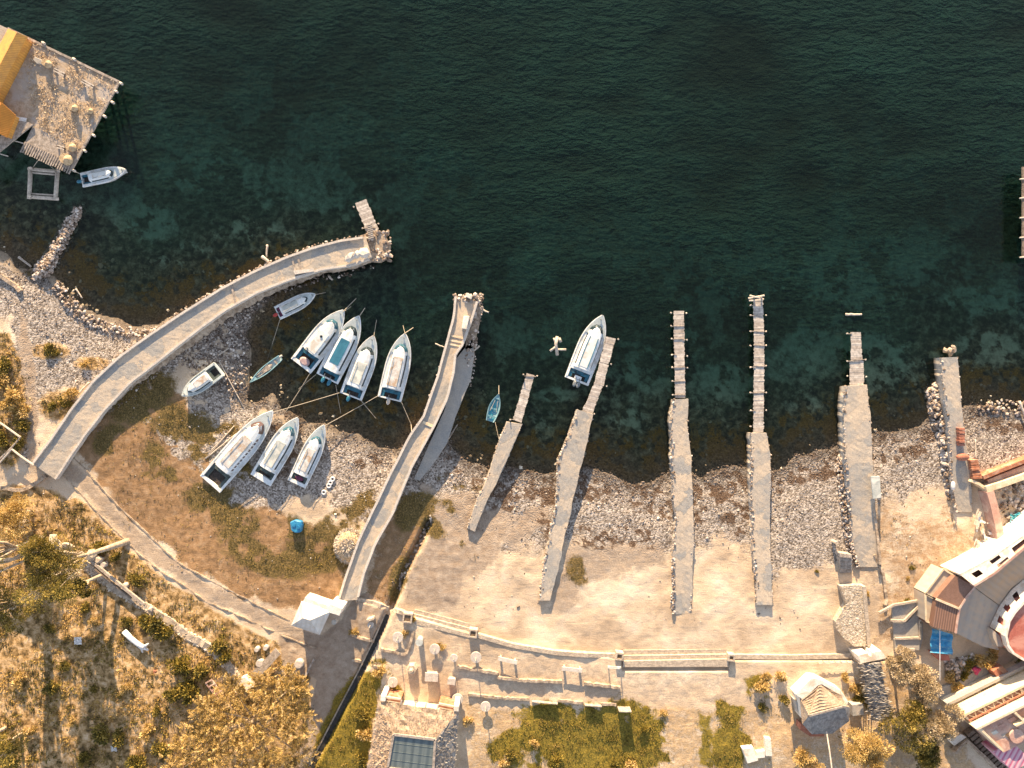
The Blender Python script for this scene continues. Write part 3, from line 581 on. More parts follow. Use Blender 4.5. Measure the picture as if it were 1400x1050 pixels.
# pale boulders on the pier head
hb = [(480,353,1.0,'leftmost of three pale boulders on the curved pier'),(489,349,1.1,'middle of three pale boulders on the curved pier'),(499,347,1.3,'rightmost and largest of three pale boulders on the curved pier')]
for px, py, s, lab in hb:
    o = rocks('boulder', [(0, 0, 0)], [s*1.35], M['kerb'], None, .8); o.location = P(px, py, 2.15); tag(o, lab, 'boulder', 'pale boulders on the curved pier')
def jetty(label, quads, z=1.0, posts=None, plank=.24, seed=1, tilt=0, cross=True, ppx=.6, name='wooden_jetty', grp='wooden jetties'):
    """quads: list of four-corner stretches (tl, tr, br, bl) in survey px, boards laid across"""
    c = np.mean(np.array([p for q in quads for p in q]), 0); t = thing(name, label, 'jetty', P(c[0], c[1], 0), 0, grp)
    V = []; F = []; tone = []
    for q in quads:
        tl, tr, br, bl = [np.array(p, float) for p in q]; L = np.hypot(*((bl+br)/2-(tl+tr)/2))*.1; n = max(3, int(L/plank))
        for i in range(n):
            u0 = (i+.025)/n; u1 = (i+.975)/n; e0 = random.uniform(-.6, .6); e1 = random.uniform(-.6, .6); zz = z+random.uniform(-.010, .010)
            d = (tr-tl)/np.hypot(*(tr-tl)); o = len(V)
            for u in (u0, u1):
                a = tl+(bl-tl)*u+d*e0; b = tr+(br-tr)*u+d*e1
                pa = P(a[0], a[1], zz); pb = P(b[0], b[1], zz+random.uniform(-.008, .008)); V += [pa, pb, pa-Vector((0, 0, .07)), pb-Vector((0, 0, .07))]
            F += [(o, o+1, o+5, o+4), (o+2, o+6, o+7, o+3), (o, o+4, o+6, o+2), (o+1, o+3, o+7, o+5), (o, o+2, o+3, o+1), (o+4, o+5, o+7, o+6)]
            tone += [random.random()]*8
    link('boards', np_mesh('boards', np.array([tuple(v) for v in V]), F, {'tone': tone}), M['plank'], t)
    b = MB()
    for q in quads:
        tl, tr, br, bl = [np.array(p, float) for p in q]
        for w in (.15, .85): b.bar(P(*(tl+(tr-tl)*w), z-.18), P(*(bl+(br-bl)*w), z-.18), .16, .18)
    b.build('stringers', M['wood_dark'], t)
    for (px, py, side, ln) in (posts or []):
        b = MB(); x = px+side*2.5; b.tube([P(x, py, -3), P(x+side*1.0, py, z+.1), P(x+side*ln*.4, py+random.uniform(-1, 1), z+.45)], [.12, .11, .08], 7); b.build('post', M['log'], t)
        if cross and random.random() < .6:
            b = MB(); b.bar(P(px-side*random.choice((3, 14)), py+random.uniform(-.5,.5), z+.03), P(px+side*ln*random.uniform(.5,1.1), py+random.uniform(-1, 1), z+.05), .09); b.build('cross_beam', M['wood'], t)
    return t
jetty('short broad plank jetty standing off the head of the curved pier', [[(485,278),(501,272),(513,303),(498,309)],[(498,309),(513,303),(518,313),(503,322)]], 1.3, [(487,283,-1,3),(514,306,1,4),(499,312,-1,4)], .30)
b = MB(); 
t = thing('gangplank', 'narrow slatted gangplank lying from the curved pier onto its plank jetty', 'gangplank', P(505,315,1.9))
b.prism([(502,307),(508,305),(511,326),(504,329)], 1.90, 2.0); b.build('walkway', M['wood'], t)
b = MB(); [b.bar(P(502+i*.25,308+i*2.6,2.03), P(508+i*.35,306+i*2.6,2.03), .09) for i in range(8)]; b.build('cleats', M['log'], t)
# ---- pier B
B_l = [(623,405),(620,435),(611,468),(604.5,492),(598.5,514),(579,569),(562,593),(531,654),(508.6,700),(490,740),(474,785),(462,822)]
B_r = [(652,412),(643,441),(632,471),(622,484),(620,508),(611,545),(592,584),(562,639),(537.5,700),(512,745),(497,785),(488,820)]
def pierB():
    t = thing('stone_pier', 'long bowed stone pier with white kerbs running right of the moored boats', 'pier', base_of(B_l))
    o, l, r = pier_body('causeway', B_l, B_r, 2.0, M['concrete'], t, wob=.5, batter=.35, seed=12)
    b = MB(); b.wall([tuple(x) for x in l[::2]], .30, 1.4, 2.3); b.build('kerb', M['kerb'], t)
    b = MB(); b.wall([tuple(x) for x in r[::2]], .30, 1.4, 2.3); b.build('kerb', M['kerb'], t)
    b = MB(); b.prism([(646,463),(648,486),(643,520),(636,536),(622,571),(611,606),(594,632),(574,657),(566,655),(582,618),(608,560),(620,515),(624,490)], -1.6, 1.0); b.build('lower_apron', M['concrete_grey'], t)
    b = MB(); b.prism([(652,408),(658,424),(654,448),(646,476),(636,478),(640,445),(650,420)], -1.6, 1.0); b.build('side_bank', M['masonry'], t)
    edge_rocks([np.array([(655,402),(655,425),(650,450),(645,475),(640,500)], float)], 1.3, M['rubble'], t, 26, (.2, .6), (-5, 6))
    edge_rocks([l[2:int(len(l)*.42)]], .8, M['rubble'], t, 5, (.15, .45), (-3, 1), name='side_stones')
    edge_rocks([np.array([(646,478),(648,495),(640,530)], float)], .9, M['rubble'], t, 14, (.15, .5), (-3, 4), name='bank_stones')
    ps = [P(random.uniform(621,656), random.uniform(402,412), random.uniform(1.2, 2.2)) for _ in range(90)]
    rocks('head_stones', ps, RNG.uniform(.2, .6, len(ps)), M['rubble'], t, .7, kind='stuff')
    for y in (459, 465, 470): b = MB(); b.bar(P(613+(470-y)*.3, y, 2.03), P(632+(470-y)*.3, y+4, 2.03), .22, .1); b.build('cross_beam', M['cream'], t)
    b = MB(); b.bar(P(578,577,2.03), P(594,584,2.03), .35, .1); b.build('cross_beam', M['cream'], t)
pierB()
b = MB(); b.prism([(634,432),(642,432),(638,450),(631,449)], 2.0, 2.75); o = b.build('storage_chest', M['whitewash'], None, .05); tag(o, 'white oblong chest near the outer end of the bowed pier', 'chest')
b = MB(); b.prism([(638,400),(646,404),(644,409),(636,405)], 1.9, 2.7); o = b.build('stone_block', M['whitewash'], None, .05); tag(o, 'white squared block among the stones at the tip of the bowed pier', 'stone block')
def stone_pier(label, l, r, zt=1.35, rub=1, seed=3, per=7, wob=1.6, ztf=None):
    t = thing('stone_pier', label, 'pier', base_of(l), 0); o, L_, R_ = pier_body('causeway', l, r, zt, M['concrete'], t, wob=wob, seed=seed, ztf=ztf)
    edge_rocks([L_], zt+.12, M['rubble'], t, per*1.2, (.12, .42), (-2.6, 1.6), sides=[1])
    edge_rocks([R_], zt-.1, M['rubble'], t, per*.22, (.12, .36), (-2.0, .6), sides=[-1], name='outer_stones')
    # low rim of laid stones that stands out from the paving
    ps = []
    for ln, sg in ((L_, 1), (R_, -1)):
        for i in range(len(ln)-1):
            for _ in range(random.choice((0, 1, 1, 3)) if sg == 1 else random.choice((0, 0, 0, 1))):
                q = ln[i]+(ln[i+1]-ln[i])*random.random(); u = ztf(i/len(ln)) if ztf else zt; ps.append(P(q[0]+sg*random.uniform(-.6, 2.2), q[1], u-.02))
    rocks('rim_stones', ps, RNG.uniform(.12, .34, len(ps)), M['rim'], t, .4, kind='stuff'); return t
fl = lambda a, b, k=.6: (lambda u: a if u < k else a+(b-a)*(u-k)/(1-k))
stone_pier('short slim stone pier next right of the bowed pier', [(694,577),(683,600),(671,640),(659,670),(651,686),(639,722)], [(714,580),(702,606),(693,629),(677,663),(664,690),(649,727)], 1.3, seed=31, per=2, wob=.8, ztf=fl(1.3, 1.15))
jetty('narrow plank jetty at the end of the short slim stone pier', [[(720,510),(731,513),(713,578),(701,574)]], 1.15, [(719,512,-1,2),(731,514,1,2),(701,574,-1,3)], .26)
stone_pier('slanting stone pier that ends beside the moored white launch', [(789,560),(777,597),(764,629),(761,686),(757,708),(745,769),(738,821)], [(810,566),(804,600),(794,643),(780,700),(773,727),(763,780),(752,821)], 1.35, seed=41, per=14, ztf=fl(1.35, 1.5))
jetty('wide plank jetty beside the moored white launch', [[(829,460),(842,463),(832,498),(820,495)],[(820,495),(832,499),(825,528),(812,525)],[(812,525),(824,528),(808,570),(794,566)]], 1.2, [(842,464,1,1),(832,498,1,2),(826,528,1,2),(809,566,1,3)], .28, cross=False)
stone_pier('straight stone pier below the left one of two long plank jetties', [(922,546),(917,573),(919,613),(921,680),(925,707),(920,768),(920,840)], [(940,545),(939.5,573),(944,619),(948,680),(949,720),(947,800),(945,838)], 1.35, seed=51, per=15, ztf=fl(1.35, 1.2))
jetty('long plank jetty with short crossing poles, left of the pair', [[(921,425),(935,425),(937,544),(923,544)]], 1.15, [(921+.02*(y-425), y, -1, 4) for y in (428,446,463,485,502,521,540)]+[(935+.02*(y-425), y, 1, 2) for y in (428,465,487,503)], .23)
stone_pier('straight stone pier below the right one of two long plank jetties', [(1027,592),(1027,640),(1028,700),(1029,747),(1034,790),(1035,827)], [(1048,592),(1053,621),(1053,680),(1053,740),(1055,790),(1056,827)], 1.45, seed=61, per=15, ztf=fl(1.45, 1.62))
jetty('longest plank jetty, topped by a frame of crossing poles, right of the pair', [[(1030,412),(1043,412),(1045,470),(1031,470)],[(1031,470),(1045,470),(1044,591),(1030,592)]], 1.15, [(1030, y, -1, 5) for y in (417,431,453,473,502,537,561,583)]+[(1044, y, 1, 3) for y in (431,453,472,500,537,561)], .23)
t = thing('pole_frame', 'small frame of crossed bleached poles at the tip of the longest plank jetty', 'pole frame', P(1036,406,0))
for a in ((1023,408,1045,404),(1025,404,1044,409),(1024,411,1043,410)):
    b = MB(); b.tube([P(a[0],a[1],1.5), P(a[2],a[3],1.6)], .13, 6); b.build('pole', M['log'], t)
for a in ((1031,406),(1041,406)):
    b = MB(); b.tube([P(*a,-3.5), P(*a,1.8)], .12, 6); b.build('post', M['log'], t)
stone_pier('wide stone pier with stony left flank, second from the right', [(1156,528),(1154,571),(1155,614),(1158,657),(1162,700),(1163,740),(1172,775)], [(1186,526),(1191,586),(1193,629),(1195,651),(1196,693),(1201,741),(1203,775)], 1.5, seed=71, per=20, ztf=fl(1.5, T(1187,790)+.12, .5))
jetty('stubby stepped plank jetty ahead of the wide stone pier', [[(1163,454),(1177,454),(1179,494),(1164,494)],[(1162,493),(1181,493),(1181,531),(1162,531)]], 1.15, [(1162,494,-1,4),(1180,492,1,3),(1162,514,-1,3),(1181,515,1,1),(1162,456,-1,5)], .27)
stone_pier('rightmost stone pier with brown boulder off its end', [(1287,489),(1290,529),(1297,583),(1300,657),(1306,700)], [(1309,488),(1313,529),(1317,583),(1326,643),(1330,700)], 1.5, seed=81, per=8, wob=1.0, ztf=fl(1.5, T(1320,715)+.10, .5))
# rubble banks flanking the right piers
def bank(label, pts, n, size, m=None, hi=.9, cat='rubble bank', nm='rubble_bank'):
    P_ = np.array(pts, float); x0, y0 = P_.min(0); x1, y1 = P_.max(0); X = RNG.uniform(x0, x1, n*4); Y = RNG.uniform(y0, y1, n*4)
    s = sdf(X, Y, pts); k = np.where(s > 0)[0][:n]
    ps = [P(X[i], Y[i], max(T(X[i], Y[i]), -.4)+min(hi, s[i]*.1)*RNG.uniform(.3, 1)) for i in k]
    o = rocks(nm, ps, RNG.uniform(*size, len(ps)), m or M['rubble'], None, .7, kind='stuff'); return tag(o, label, cat)
bank('bank of loose stones along the left side of the rightmost pier', [(1286,505),(1262,535),(1268,560),(1282,600),(1288,640),(1298,690),(1300,640),(1294,560),(1289,520)], 620, (.2, .75))
bank('pale stone flank spilling left of the wide stone pier', [(1154,575),(1150,615),(1143,635),(1146,670),(1152,720),(1162,770),(1168,770),(1162,700),(1158,640),(1156,590)], 700, (.15, .5))
bank('narrow stony groyne pointing up from the far left shore', [(100,279),(114,279),(116,292),(104,316),(92,340),(70,375),(44,384),(48,362),(64,342),(84,304)], 1100, (.2, .6), hi=1.1)
bank('broken stone margin between the stony groyne and the curved pier', [(80,382),(98,404),(122,428),(150,442),(190,450),(225,446),(236,440),(225,458),(190,462),(140,455),(95,430),(70,395)], 520, (.12, .5), hi=.25)
bank('wet stones at the foot of the curved pier inside the cove', [(240,470),(300,432),(345,408),(395,394),(350,420),(335,450),(345,500),(320,545),(270,520),(250,500)], 900, (.12, .45), hi=.15, m=M['pebble'])
bank('dark stones just left of the bowed pier foot', [(540,640),(560,600),(580,582),(575,602),(556,640),(540,665)], 200, (.15, .5), hi=.3)
bank('row of boulders lining the right hand shore near the frame edge', [(1335,556),(1370,545),(1420,552),(1420,572),(1370,566),(1340,566)], 70, (.2, .7), hi=.2)
o = rocks('boulder', [(0,0,0),(.5,.2,.1),(-.6,.1,0),(.1,-.5,0),(.3,.5,.2)], [1.3,.9,.9,.8,.6], M['masonry'], None, .8); o.location = P(1296,480,.3); tag(o, 'brown boulder heap in the water off the rightmost pier', 'boulder')
# stuff: loose shore pebbles
def pebbles():
    n = 150000; X = RNG.uniform(-60, 1460, n); Y = RNG.uniform(330, 860, n); h, d = height(X, Y); z = zones(X, Y, d)
    pr = (sst(10, 0, d)*.9+.16)*np.clip(z[0]+.6*z[2]+.15, 0, 1)*(d > -.3)*sst(.40, .66, fbm(X, Y, 14, 4, 91)+.28*sst(3, 0, d)); pr *= 1-z[5]
    k = (RNG.uniform(0, 1, n) < pr) & (d < 26); k0 = k; X = X[k]; Y = Y[k]; h = h[k]; s = RNG.gamma(1.3, .05, len(X))+.075; s = np.minimum(s, .5)
    kk = .1*(HC-h)/HC; pos = np.stack([(X-700)*kk, (525-Y)*kk, h+.01], 1)
    rocks('shore_pebbles', pos, s, M['pebble'], None, .7, np.clip(.45+d[k0]*.16, 0, 1), kind='stuff'); tag(bpy.data.objects[-1] if False else COL.objects['shore_pebbles'], 'loose pale and brown pebbles strewn along the waterline', 'pebbles')
    n = 11000; X = RNG.uniform(-60, 1460, n); Y = RNG.uniform(280, 700, n); h, d = height(X, Y)
    k = (d < -.1) & (d > -9) & (RNG.uniform(0, 1, n) < sst(.42, .62, fbm(X, Y, 24, 4, 95))*.8*(1-np.clip(zones(X, Y, d)[8]*1.5, 0, 1))); X = X[k]; Y = Y[k]; h = h[k]
    kk = .1*(HC-h)/HC; pos = np.stack([(X-700)*kk, (525-Y)*kk, h+.05], 1)
    o = rocks('lakebed_stones', pos, RNG.gamma(2.2, .10, len(X))+.15, M['wetstone'], None, .6, kind='stuff'); tag(o, 'dark weedy stones under the shallow water', 'lakebed stones')
pebbles()
# ================================================================ boats
def hw(t, B, full=.46, tipw=.05, aft=.97):       # half width of the deck line at t (0 stern, 1 bow)
    if t < full: return B/2*(aft+(1-aft)*math.sin(t/full*math.pi/2))
    u = (t-full)/(1-full); return B/2*max(tipw, (1-u**2.25)**.80)
def loft(rings, close=False):
    b = MB(); n = len(rings[0]); V = [v for r in rings for v in r]
    F = [(i*n+j, i*n+j+1, (i+1)*n+j+1, (i+1)*n+j) for i in range(len(rings)-1) for j in range(n-1)]
    F += [tuple(range(n))[::-1], tuple(range((len(rings)-1)*n, len(rings)*n))]
    return b.add(V, F)
def slab(outline, z0, z1):                       # local-space prism from (x, y) outline; z1 may be a function of x
    b = MB(); n = len(outline); zz = z1 if callable(z1) else (lambda x: z1)
    V = [(x, y, z0(x) if callable(z0) else z0) for x, y in outline]+[(x, y, zz(x)) for x, y in outline]
    return b.add(V, [(i, (i+1) % n, n+(i+1) % n, n+i) for i in range(n)]+[tuple(range(n))[::-1], tuple(range(n, 2*n))])
def motor(root, y, L, m, s=1.0, x0=-.05):
    o = thing('outboard_motor', None, None, (x0, y, .0)); o.parent = root
    b = MB(); b.add(*ovl(.42*s, .24*s, .42*s, (-.28*s, 0, .85))); h = b.build('cowling', m, o, .03, True, local=True)
    b = MB(); b.box((-.30*s, 0, .35), (.24*s, .14*s, 1.0)); b.box((-.02, 0, .62), (.35*s, .34*s, .10)); b.build('shaft', M['motor'], o, local=True)
    b = MB(); b.bar((.05, .05, .95), (.55*s, .12, 1.02), .07); b.build('tiller', M['motor'], o, local=True)
    return o
def ovl(a, b_, h, c):
    vs = []; n = 12
    for k, (r, z) in enumerate(((.7, -.5), (1, -.2), (1, .25), (.72, .5))):
        for i in range(n): t = 2*math.pi*i/n; vs.append((c[0]+a*r*math.cos(t), c[1]+b_*r*math.sin(t), c[2]+h*z))
    return vs, [(k*n+i, k*n+(i+1) % n, (k+1)*n+(i+1) % n, (k+1)*n+i) for k in range(3) for i in range(n)]+[tuple(range(n))[::-1], tuple(range(3*n, 4*n))]
def boat(label, bow, sl, sr, roof='white', panel='greyroof', panel_t=(.24,.66), cock='cockpit', ck_t=(.03,.2), cab=(.2,.78), glass='glass', motors=((0, 'motor'),), fore='greydeck', notch=False, stripes=None,
         rails=True, side='glass', dx=0, z=None, hullm='white', extras=None, win='strip', cabw=.70, cat='motorboat', name='motorboat', grp='white cabin launches'):
    """bow tip and both stern corners in survey px"""
    bp = P(*bow); a = P(*sl); c = P(*sr); st = (a+c)/2; d = bp-st; L = d.length; rz = math.atan2(d.y, d.x); B = (a-c).length*1.0
    px, py = (sl[0]+sr[0])/2*.6+bow[0]*.4, (sl[1]+sr[1])/2*.6+bow[1]*.4
    zz = max(-.25, T(px, py)-.1) if z is None else z
    k = (HC-zz-1.2)/HC; loc = Vector((st.x*k, st.y*k, zz)); L *= k; B *= k
    r = thing(name, label, cat, loc, rz, grp)
    H = lambda t: 1.0+.35*max(0, (t-.45)/.55)**1.6           # sheer
    N = 22; rings = []
    for i in range(N+1):
        t = i/N; w = hw(t, B); x = t*L; h = H(t); f = 1-max(0, (t-.6)/.4)**2*.75; kx = x-(.0 if t < .6 else (t-.6)*L*.10)
        rings.append([(x, w, h), (x, w+.05, h-.10), (x, w*1.0, h-.32), (kx, w*.9*f, .35+.2*(1-f)), (kx, w*.45*f, -.15+.5*(1-f)), (kx, 0, -.3+.7*(1-f)), (kx, -w*.45*f, -.15+.5*(1-f)), (kx, -w*.9*f, .35+.2*(1-f)), (x, -w, h-.32), (x, -w-.05, h-.10), (x, -w, h),
                      (x, -w+.10, h), (x, -w+.12, h-.10), (x, w-.12, h-.10), (x, w-.10, h), (x, w, h)])
    # open the cockpit: hull gets its top from 0 to ck_t[1] lowered
    def deckring(t, rg):
        if ck_t[0] < t < ck_t[1]:
            q = list(rg); w = hw(t, B); q[12] = (q[12][0], -w+.30, .45); q[13] = (q[13][0], w-.30, .45); q[11] = (q[11][0], -w+.28, H(t)); q[14] = (q[14][0], w-.28, H(t)); return q
        return rg
    R2 = []
    ts = sorted(set([i/N for i in range(N+1)]+[ck_t[0]-.001, ck_t[0]+.001, ck_t[1]-.001, ck_t[1]+.001]))
    for t in ts:
        w = hw(t, B); x = t*L; h = H(t); f = 1-max(0, (t-.6)/.4)**2*.75; kx = x-(.0 if t < .6 else (t-.6)*L*.10)
        R2.append(deckring(t, [(x, w, h), (x, w+.05, h-.10), (x, w*1.0, h-.32), (kx, w*.9*f, .35+.2*(1-f)), (kx, w*.45*f, -.15+.5*(1-f)), (kx, 0, -.3+.7*(1-f)), (kx, -w*.45*f, -.15+.5*(1-f)), (kx, -w*.9*f, .35+.2*(1-f)), (x, -w, h-.32), (x, -w-.05, h-.10), (x, -w, h),
                      (x, -w+.10, h), (x, -w+.12, h-.06), (x, w-.12, h-.06), (x, w-.10, h), (x, w, h)]))
    loft(R2).build('hull', M[hullm], r, local=True)
    # foredeck
    tf = cab[1]-.02; ol = [(t*L, hw(t, B)-.16) for t in np.linspace(tf-.12, .985, 12)]; ol = [(x, max(y, .04)) for x, y in ol]; ol = ol+[(x, -y) for x, y in ol[::-1]]
    slab(ol, lambda x: H(x/L)-.2, lambda x: H(x/L)+.02).build('foredeck', M[fore], r, local=True)
    b = MB(); xb = .93*L; b.cyl((xb, 0, H(.93)), .07, .22, 8); b.bar((xb, -.18, H(.93)+.15), (xb, .18, H(.93)+.15), .06); b.build('bollard', M['motor'], r, local=True)
    # cockpit
    x0, x1 = ck_t[0]*L, ck_t[1]*L; w0 = hw(ck_t[0], B)-.32; w1 = hw(ck_t[1], B)-.32
    ck = slab([(x0+.03, w0), (x1-.03, w1), (x1-.03, -w1), (x0+.03, -w0)], .40, .50).build('cockpit_floor', M['darkfloor'], r, local=True)
    for s in (-1, 1): slab([(x0+.04, s*w0), (x1-.04, s*w1), (x1-.04, s*(w1-.42*B/3.4)), (x0+.04, s*(w0-.42*B/3.4))][::s], .5, .82).build('side_bench', M[cock], r, local=True)
    slab([(x1-.55*B/3.4, w1*.98), (x1-.03, w1*.98), (x1-.03, -w1*.98), (x1-.55*B/3.4, -w1*.98)], .5, .86).build('cross_bench', M[cock], r, local=True)
    if notch:
        slab([(x0+.05, w0*.35), (x0+.5, w0*.35), (x0+.5, -w0*.35), (x0+.05, -w0*.35)], .5, .95).build('motor_well', M['white'], r, local=True)
    # cabin: body widest at the bottom, roof inset, rounded front
    c0, c1 = cab; nS = 14
    def plan(q, inset, fr=0):
        pts = []
        for i in range(nS+1):
            t = c0+(c1-c0)*i/nS; w = min(hw(min(t, .999), B)*cabw+.0, hw(min(t, .999), B)-.34)-inset
            u = max(0, (t-(c1-.12))/.12); w *= math.sqrt(max(0.0, 1-(u*.93)**2.4)); pts.append(((t-fr*u)*L, w))
        return pts
    zc = 1.0; zr = 1.0+.78*min(1, B/3.6)
    lo = plan(0, 0); mi = plan(0, .20*B/3.6, .012); up = plan(0, .34*B/3.6, .035)
    rg = []
    for (a_, b_, c_) in zip(lo, mi, up): 
        rg.append([(a_[0], a_[1], H(.5)-.1), (b_[0], b_[1], zr-.14), (c_[0], c_[1], zr), (c_[0], c_[1]*.4, zr+.07), (c_[0], -c_[1]*.4, zr+.07), (c_[0], -c_[1], zr), (b_[0], -b_[1], zr-.14), (a_[0], -a_[1], H(.5)-.1)])
    cabin = loft(rg).build('cabin', M[roof], r, local=True)
    # windscreen band wrapped round the front
    b = MB(); F = []; pts = []
    for s in (1, -1):
        seq = [(lo[i], mi[i], up[i]) for i in range(nS-2, nS+1)]
        pts += [(q, s) for q in (seq if s == 1 else seq[::-1])]
    V = []
    for (q, s) in pts:
        o = 1.04; e = .06
        V += [(q[0][0]+e*1.6, q[0][1]*s*o, zr-.50), (q[2][0]+e+.04, q[2][1]*s*o, zr+.015)]
    n = len(pts); V += [(x-.12, y*.9, z-.05) for x, y, z in V]
    F = [(2*i, 2*i+2, 2*i+3, 2*i+1) for i in range(n-1)]+[(2*n+2*i, 2*n+2*i+1, 2*n+2*i+3, 2*n+2*i+2) for i in range(n-1)]+[(2*i+1, 2*i+3, 2*n+2*i+3, 2*n+2*i+1) for i in range(n-1)]
    b.add(V, F); b.build('windscreen', M[glass], r, local=True)
    # side windows
    for s in (-1, 1):
        i0, i1 = 1, nS-3; V = []; F = []
        A_, B_, C_ = lo[i0], lo[i1], None
        def sp(i, f):  # point on the side face between lo (f=0) and mi (f=1)
            q = [lo[i][k]*(1-f)+mi[i][k]*f for k in (0, 1)]; return (q[0], s*(q[1]+.025), (H(.5)-.1)*(1-f)+(zr-.14)*f)
        if win == 'strip':
            for i in range(i0, i1+1): V += [sp(i, .28), sp(i, .88)]
            F = [(2*k, 2*k+1, 2*k+3, 2*k+2) for k in range(i1-i0)]
            b = MB(); b.add(V, F); b.build('side_window', M[side], r, local=True)
        else:
            for k in range(10):
                u0 = i0+(i1-i0)*k/10; 
                def spf(u, f): i = int(min(u, nS-1)); g = u-i; p0 = sp(i, f); p1 = sp(i+1, f); return tuple(p0[m_]*(1-g)+p1[m_]*g for m_ in range(3))
                u1 = u0+(i1-i0)/10*.62; b = MB(); b.add([spf(u0, .3), spf(u0, .85), spf(u1, .85), spf(u1, .3)], [(0, 1, 2, 3)]); b.build('side_window', M[side], r, local=True)
    # roof panel with rails
    if panel:
        p0, p1 = panel_t; wv = lambda t: (np.interp(t*L, [u[0] for u in up], [u[1] for u in up]))*.80
        ol = [(t*L, wv(t)) for t in np.linspace(p0, p1, 6)]; ol = ol+[(x, -y) for x, y in ol[::-1]]
        slab(ol, zr, zr+.10).build('roof_panel', M[panel], r, .02, local=True)
        if rails:
            for s in (-1, 1):
                b = MB(); xa, xb_ = (p0+.01)*L, (p1-.02)*L; ya, yb = wv(p0)*1.03, wv(p1)*1.03
                b.tube([(xa, s*ya, zr+.05), (xa+.1, s*ya, zr+.22), (xb_-.1, s*yb, zr+.22), (xb_, s*yb, zr+.05)], .035, 5); b.build('roof_rail', M[stripes or 'motor'], r, local=True)
        if stripes:
            for s in (-1, 1):
                ol = [(t*L, s*wv(t)*.98) for t in np.linspace(p0, p1, 5)]; o2 = [(t*L, s*wv(t)*.80) for t in np.linspace(p1, p0, 5)]
                slab((ol+o2)[::s], zr+.10, zr+.13).build('roof_stripe', M[stripes], r, local=True)
    for y, mm in motors: motor(r, y*B/2, L, M['motor_'+mm] if mm != 'motor' else M['motor'], min(1.15, .75+B*.1))
    if extras: extras(r, L, B, zr, up)
    b = MB(); b.tube([(x*L, hw(x, B)+.05, H(x)-.12) for x in np.linspace(0, .96, 9)], .045, 5); b.build('rubbing_strake', M['motor'], r, local=True)
    return r
def ex1(r, L, B, zr, up):                          # hatch and coiled rope on the roof, pink cloth in the cockpit
    b = MB(); b.cyl((.52*L, .05, zr+.08), .17, .12, 12); b.build('roof_hatch', M['glass'], r, local=True)
    b = MB(); b.tube([(.25*L+.22*math.cos(a), .55+.22*math.sin(a), zr+.12+.01*a) for a in np.linspace(0, 12, 40)], .035, 5); b.build('rope_coil', M['glass'], r, local=True)
    b = MB(); b.add(*ovl(.55, .75, .5, (.085*L, .0, .85))); b.build('folded_cover', M['pink'], r, local=True)
def ex2(r, L, B, zr, up):                          # second pale panel at the aft end of the roof
    b = slab([(.13*L, B*.27), (.21*L, B*.27), (.21*L, -B*.27), (.13*L, -B*.27)], zr-.35, zr-.12); b.build('aft_canopy', M['blueroof2'], r, local=True)
def cover(mk):
    def f(r, L, B, zr, up):
        b = MB(); b.add(*ovl(.3, .6, .5, (.10*L, 0, .8))); b.build('cockpit_cloth', M[mk], r, local=True)
    return f
boat('small white launch with blue stern gear moored under the corner of the reed platform', (172,232), (107,236), (112,255), panel='ivory', panel_t=(.28,.6), ck_t=(.02,.22), cab=(.2,.72), motors=((-.1,'blue'),), z=-.2)
boat('small grey roofed launch with a red outboard, nearest the curved pier', (431,402), (374,419), (382,437), panel='greyroof', panel_t=(.16,.56), cock='purple', ck_t=(.02,.1), cab=(.12,.80), motors=((-.1,'red'),), z=-.2, roof='ivory')
boat('moored launch with a long plain pale roof and pink cover in its blue cockpit', (470,424), (397,490), (424,511), panel='ivory', panel_t=(.26,.60), glass='blueglass', ck_t=(.05,.235), cab=(.24,.80), motors=(), extras=ex1, rails=False, z=-.2, roof='ivory')
boat('moored launch with a bright blue roof panel and twin blue outboards', (491,432), (432,510), (461,526), panel='bluepanel', panel_t=(.24,.62), glass='glass', ck_t=(.02,.13), cab=(.13,.82), motors=((-.28,'blue'),(.28,'blue')), extras=ex2, rails=False, z=-.2)
boat('moored launch with a short grey roof panel and a single blue outboard', (511,459), (464,537), (494,548), panel='greyroof', panel_t=(.22,.56), ck_t=(.02,.15), cab=(.17,.80), motors=((.15,'blue'),), rails=True, z=-.2, stripes=None)
boat('moored launch with worn grey roof and white outboard, rightmost of the moored row', (554,456), (516,541), (548,551), panel='rustroof', panel_t=(.20,.64), glass='blueglass', ck_t=(.02,.15), cab=(.17,.83), motors=((.05,'white'),), cock='cockpit', z=-.2)
boat('largest beached launch with stained roof, row of square windows and open dark stern', (373,562), (272,651), (300,674), panel='rustroof', panel_t=(.27,.64), glass='brownglass', ck_t=(.03,.2), cab=(.215,.83), motors=(), cock='cockpit_dark', win='row', side='brownglass')
boat('beached launch with a pale green roof panel, middle of the three on the shingle', (407,571), (341,649), (369,665), panel='greyroof', panel_t=(.24,.62), glass='blueglass', ck_t=(.07,.17), cab=(.19,.84), motors=(), cock='cockpit_dark')
boat('smallest beached cabin launch with a plum cloth in its stern, right of the other two', (443,581), (392,657), (417,668), panel='rustroof', panel_t=(.24,.60), glass='blueglass', ck_t=(.05,.15), cab=(.17,.80), motors=(), cock='cockpit_dark', extras=cover('purple'))
boat('white launch with two blue roof stripes tied alongside the wide plank jetty', (824,431), (772,516), (805,527), panel='ivory', panel_t=(.22,.66), ck_t=(.03,.155), cab=(.19,.84), motors=((-.22,'motor'),(.08,'motor')), stripes='bluepanel', notch=True, z=-.2, rails=False)
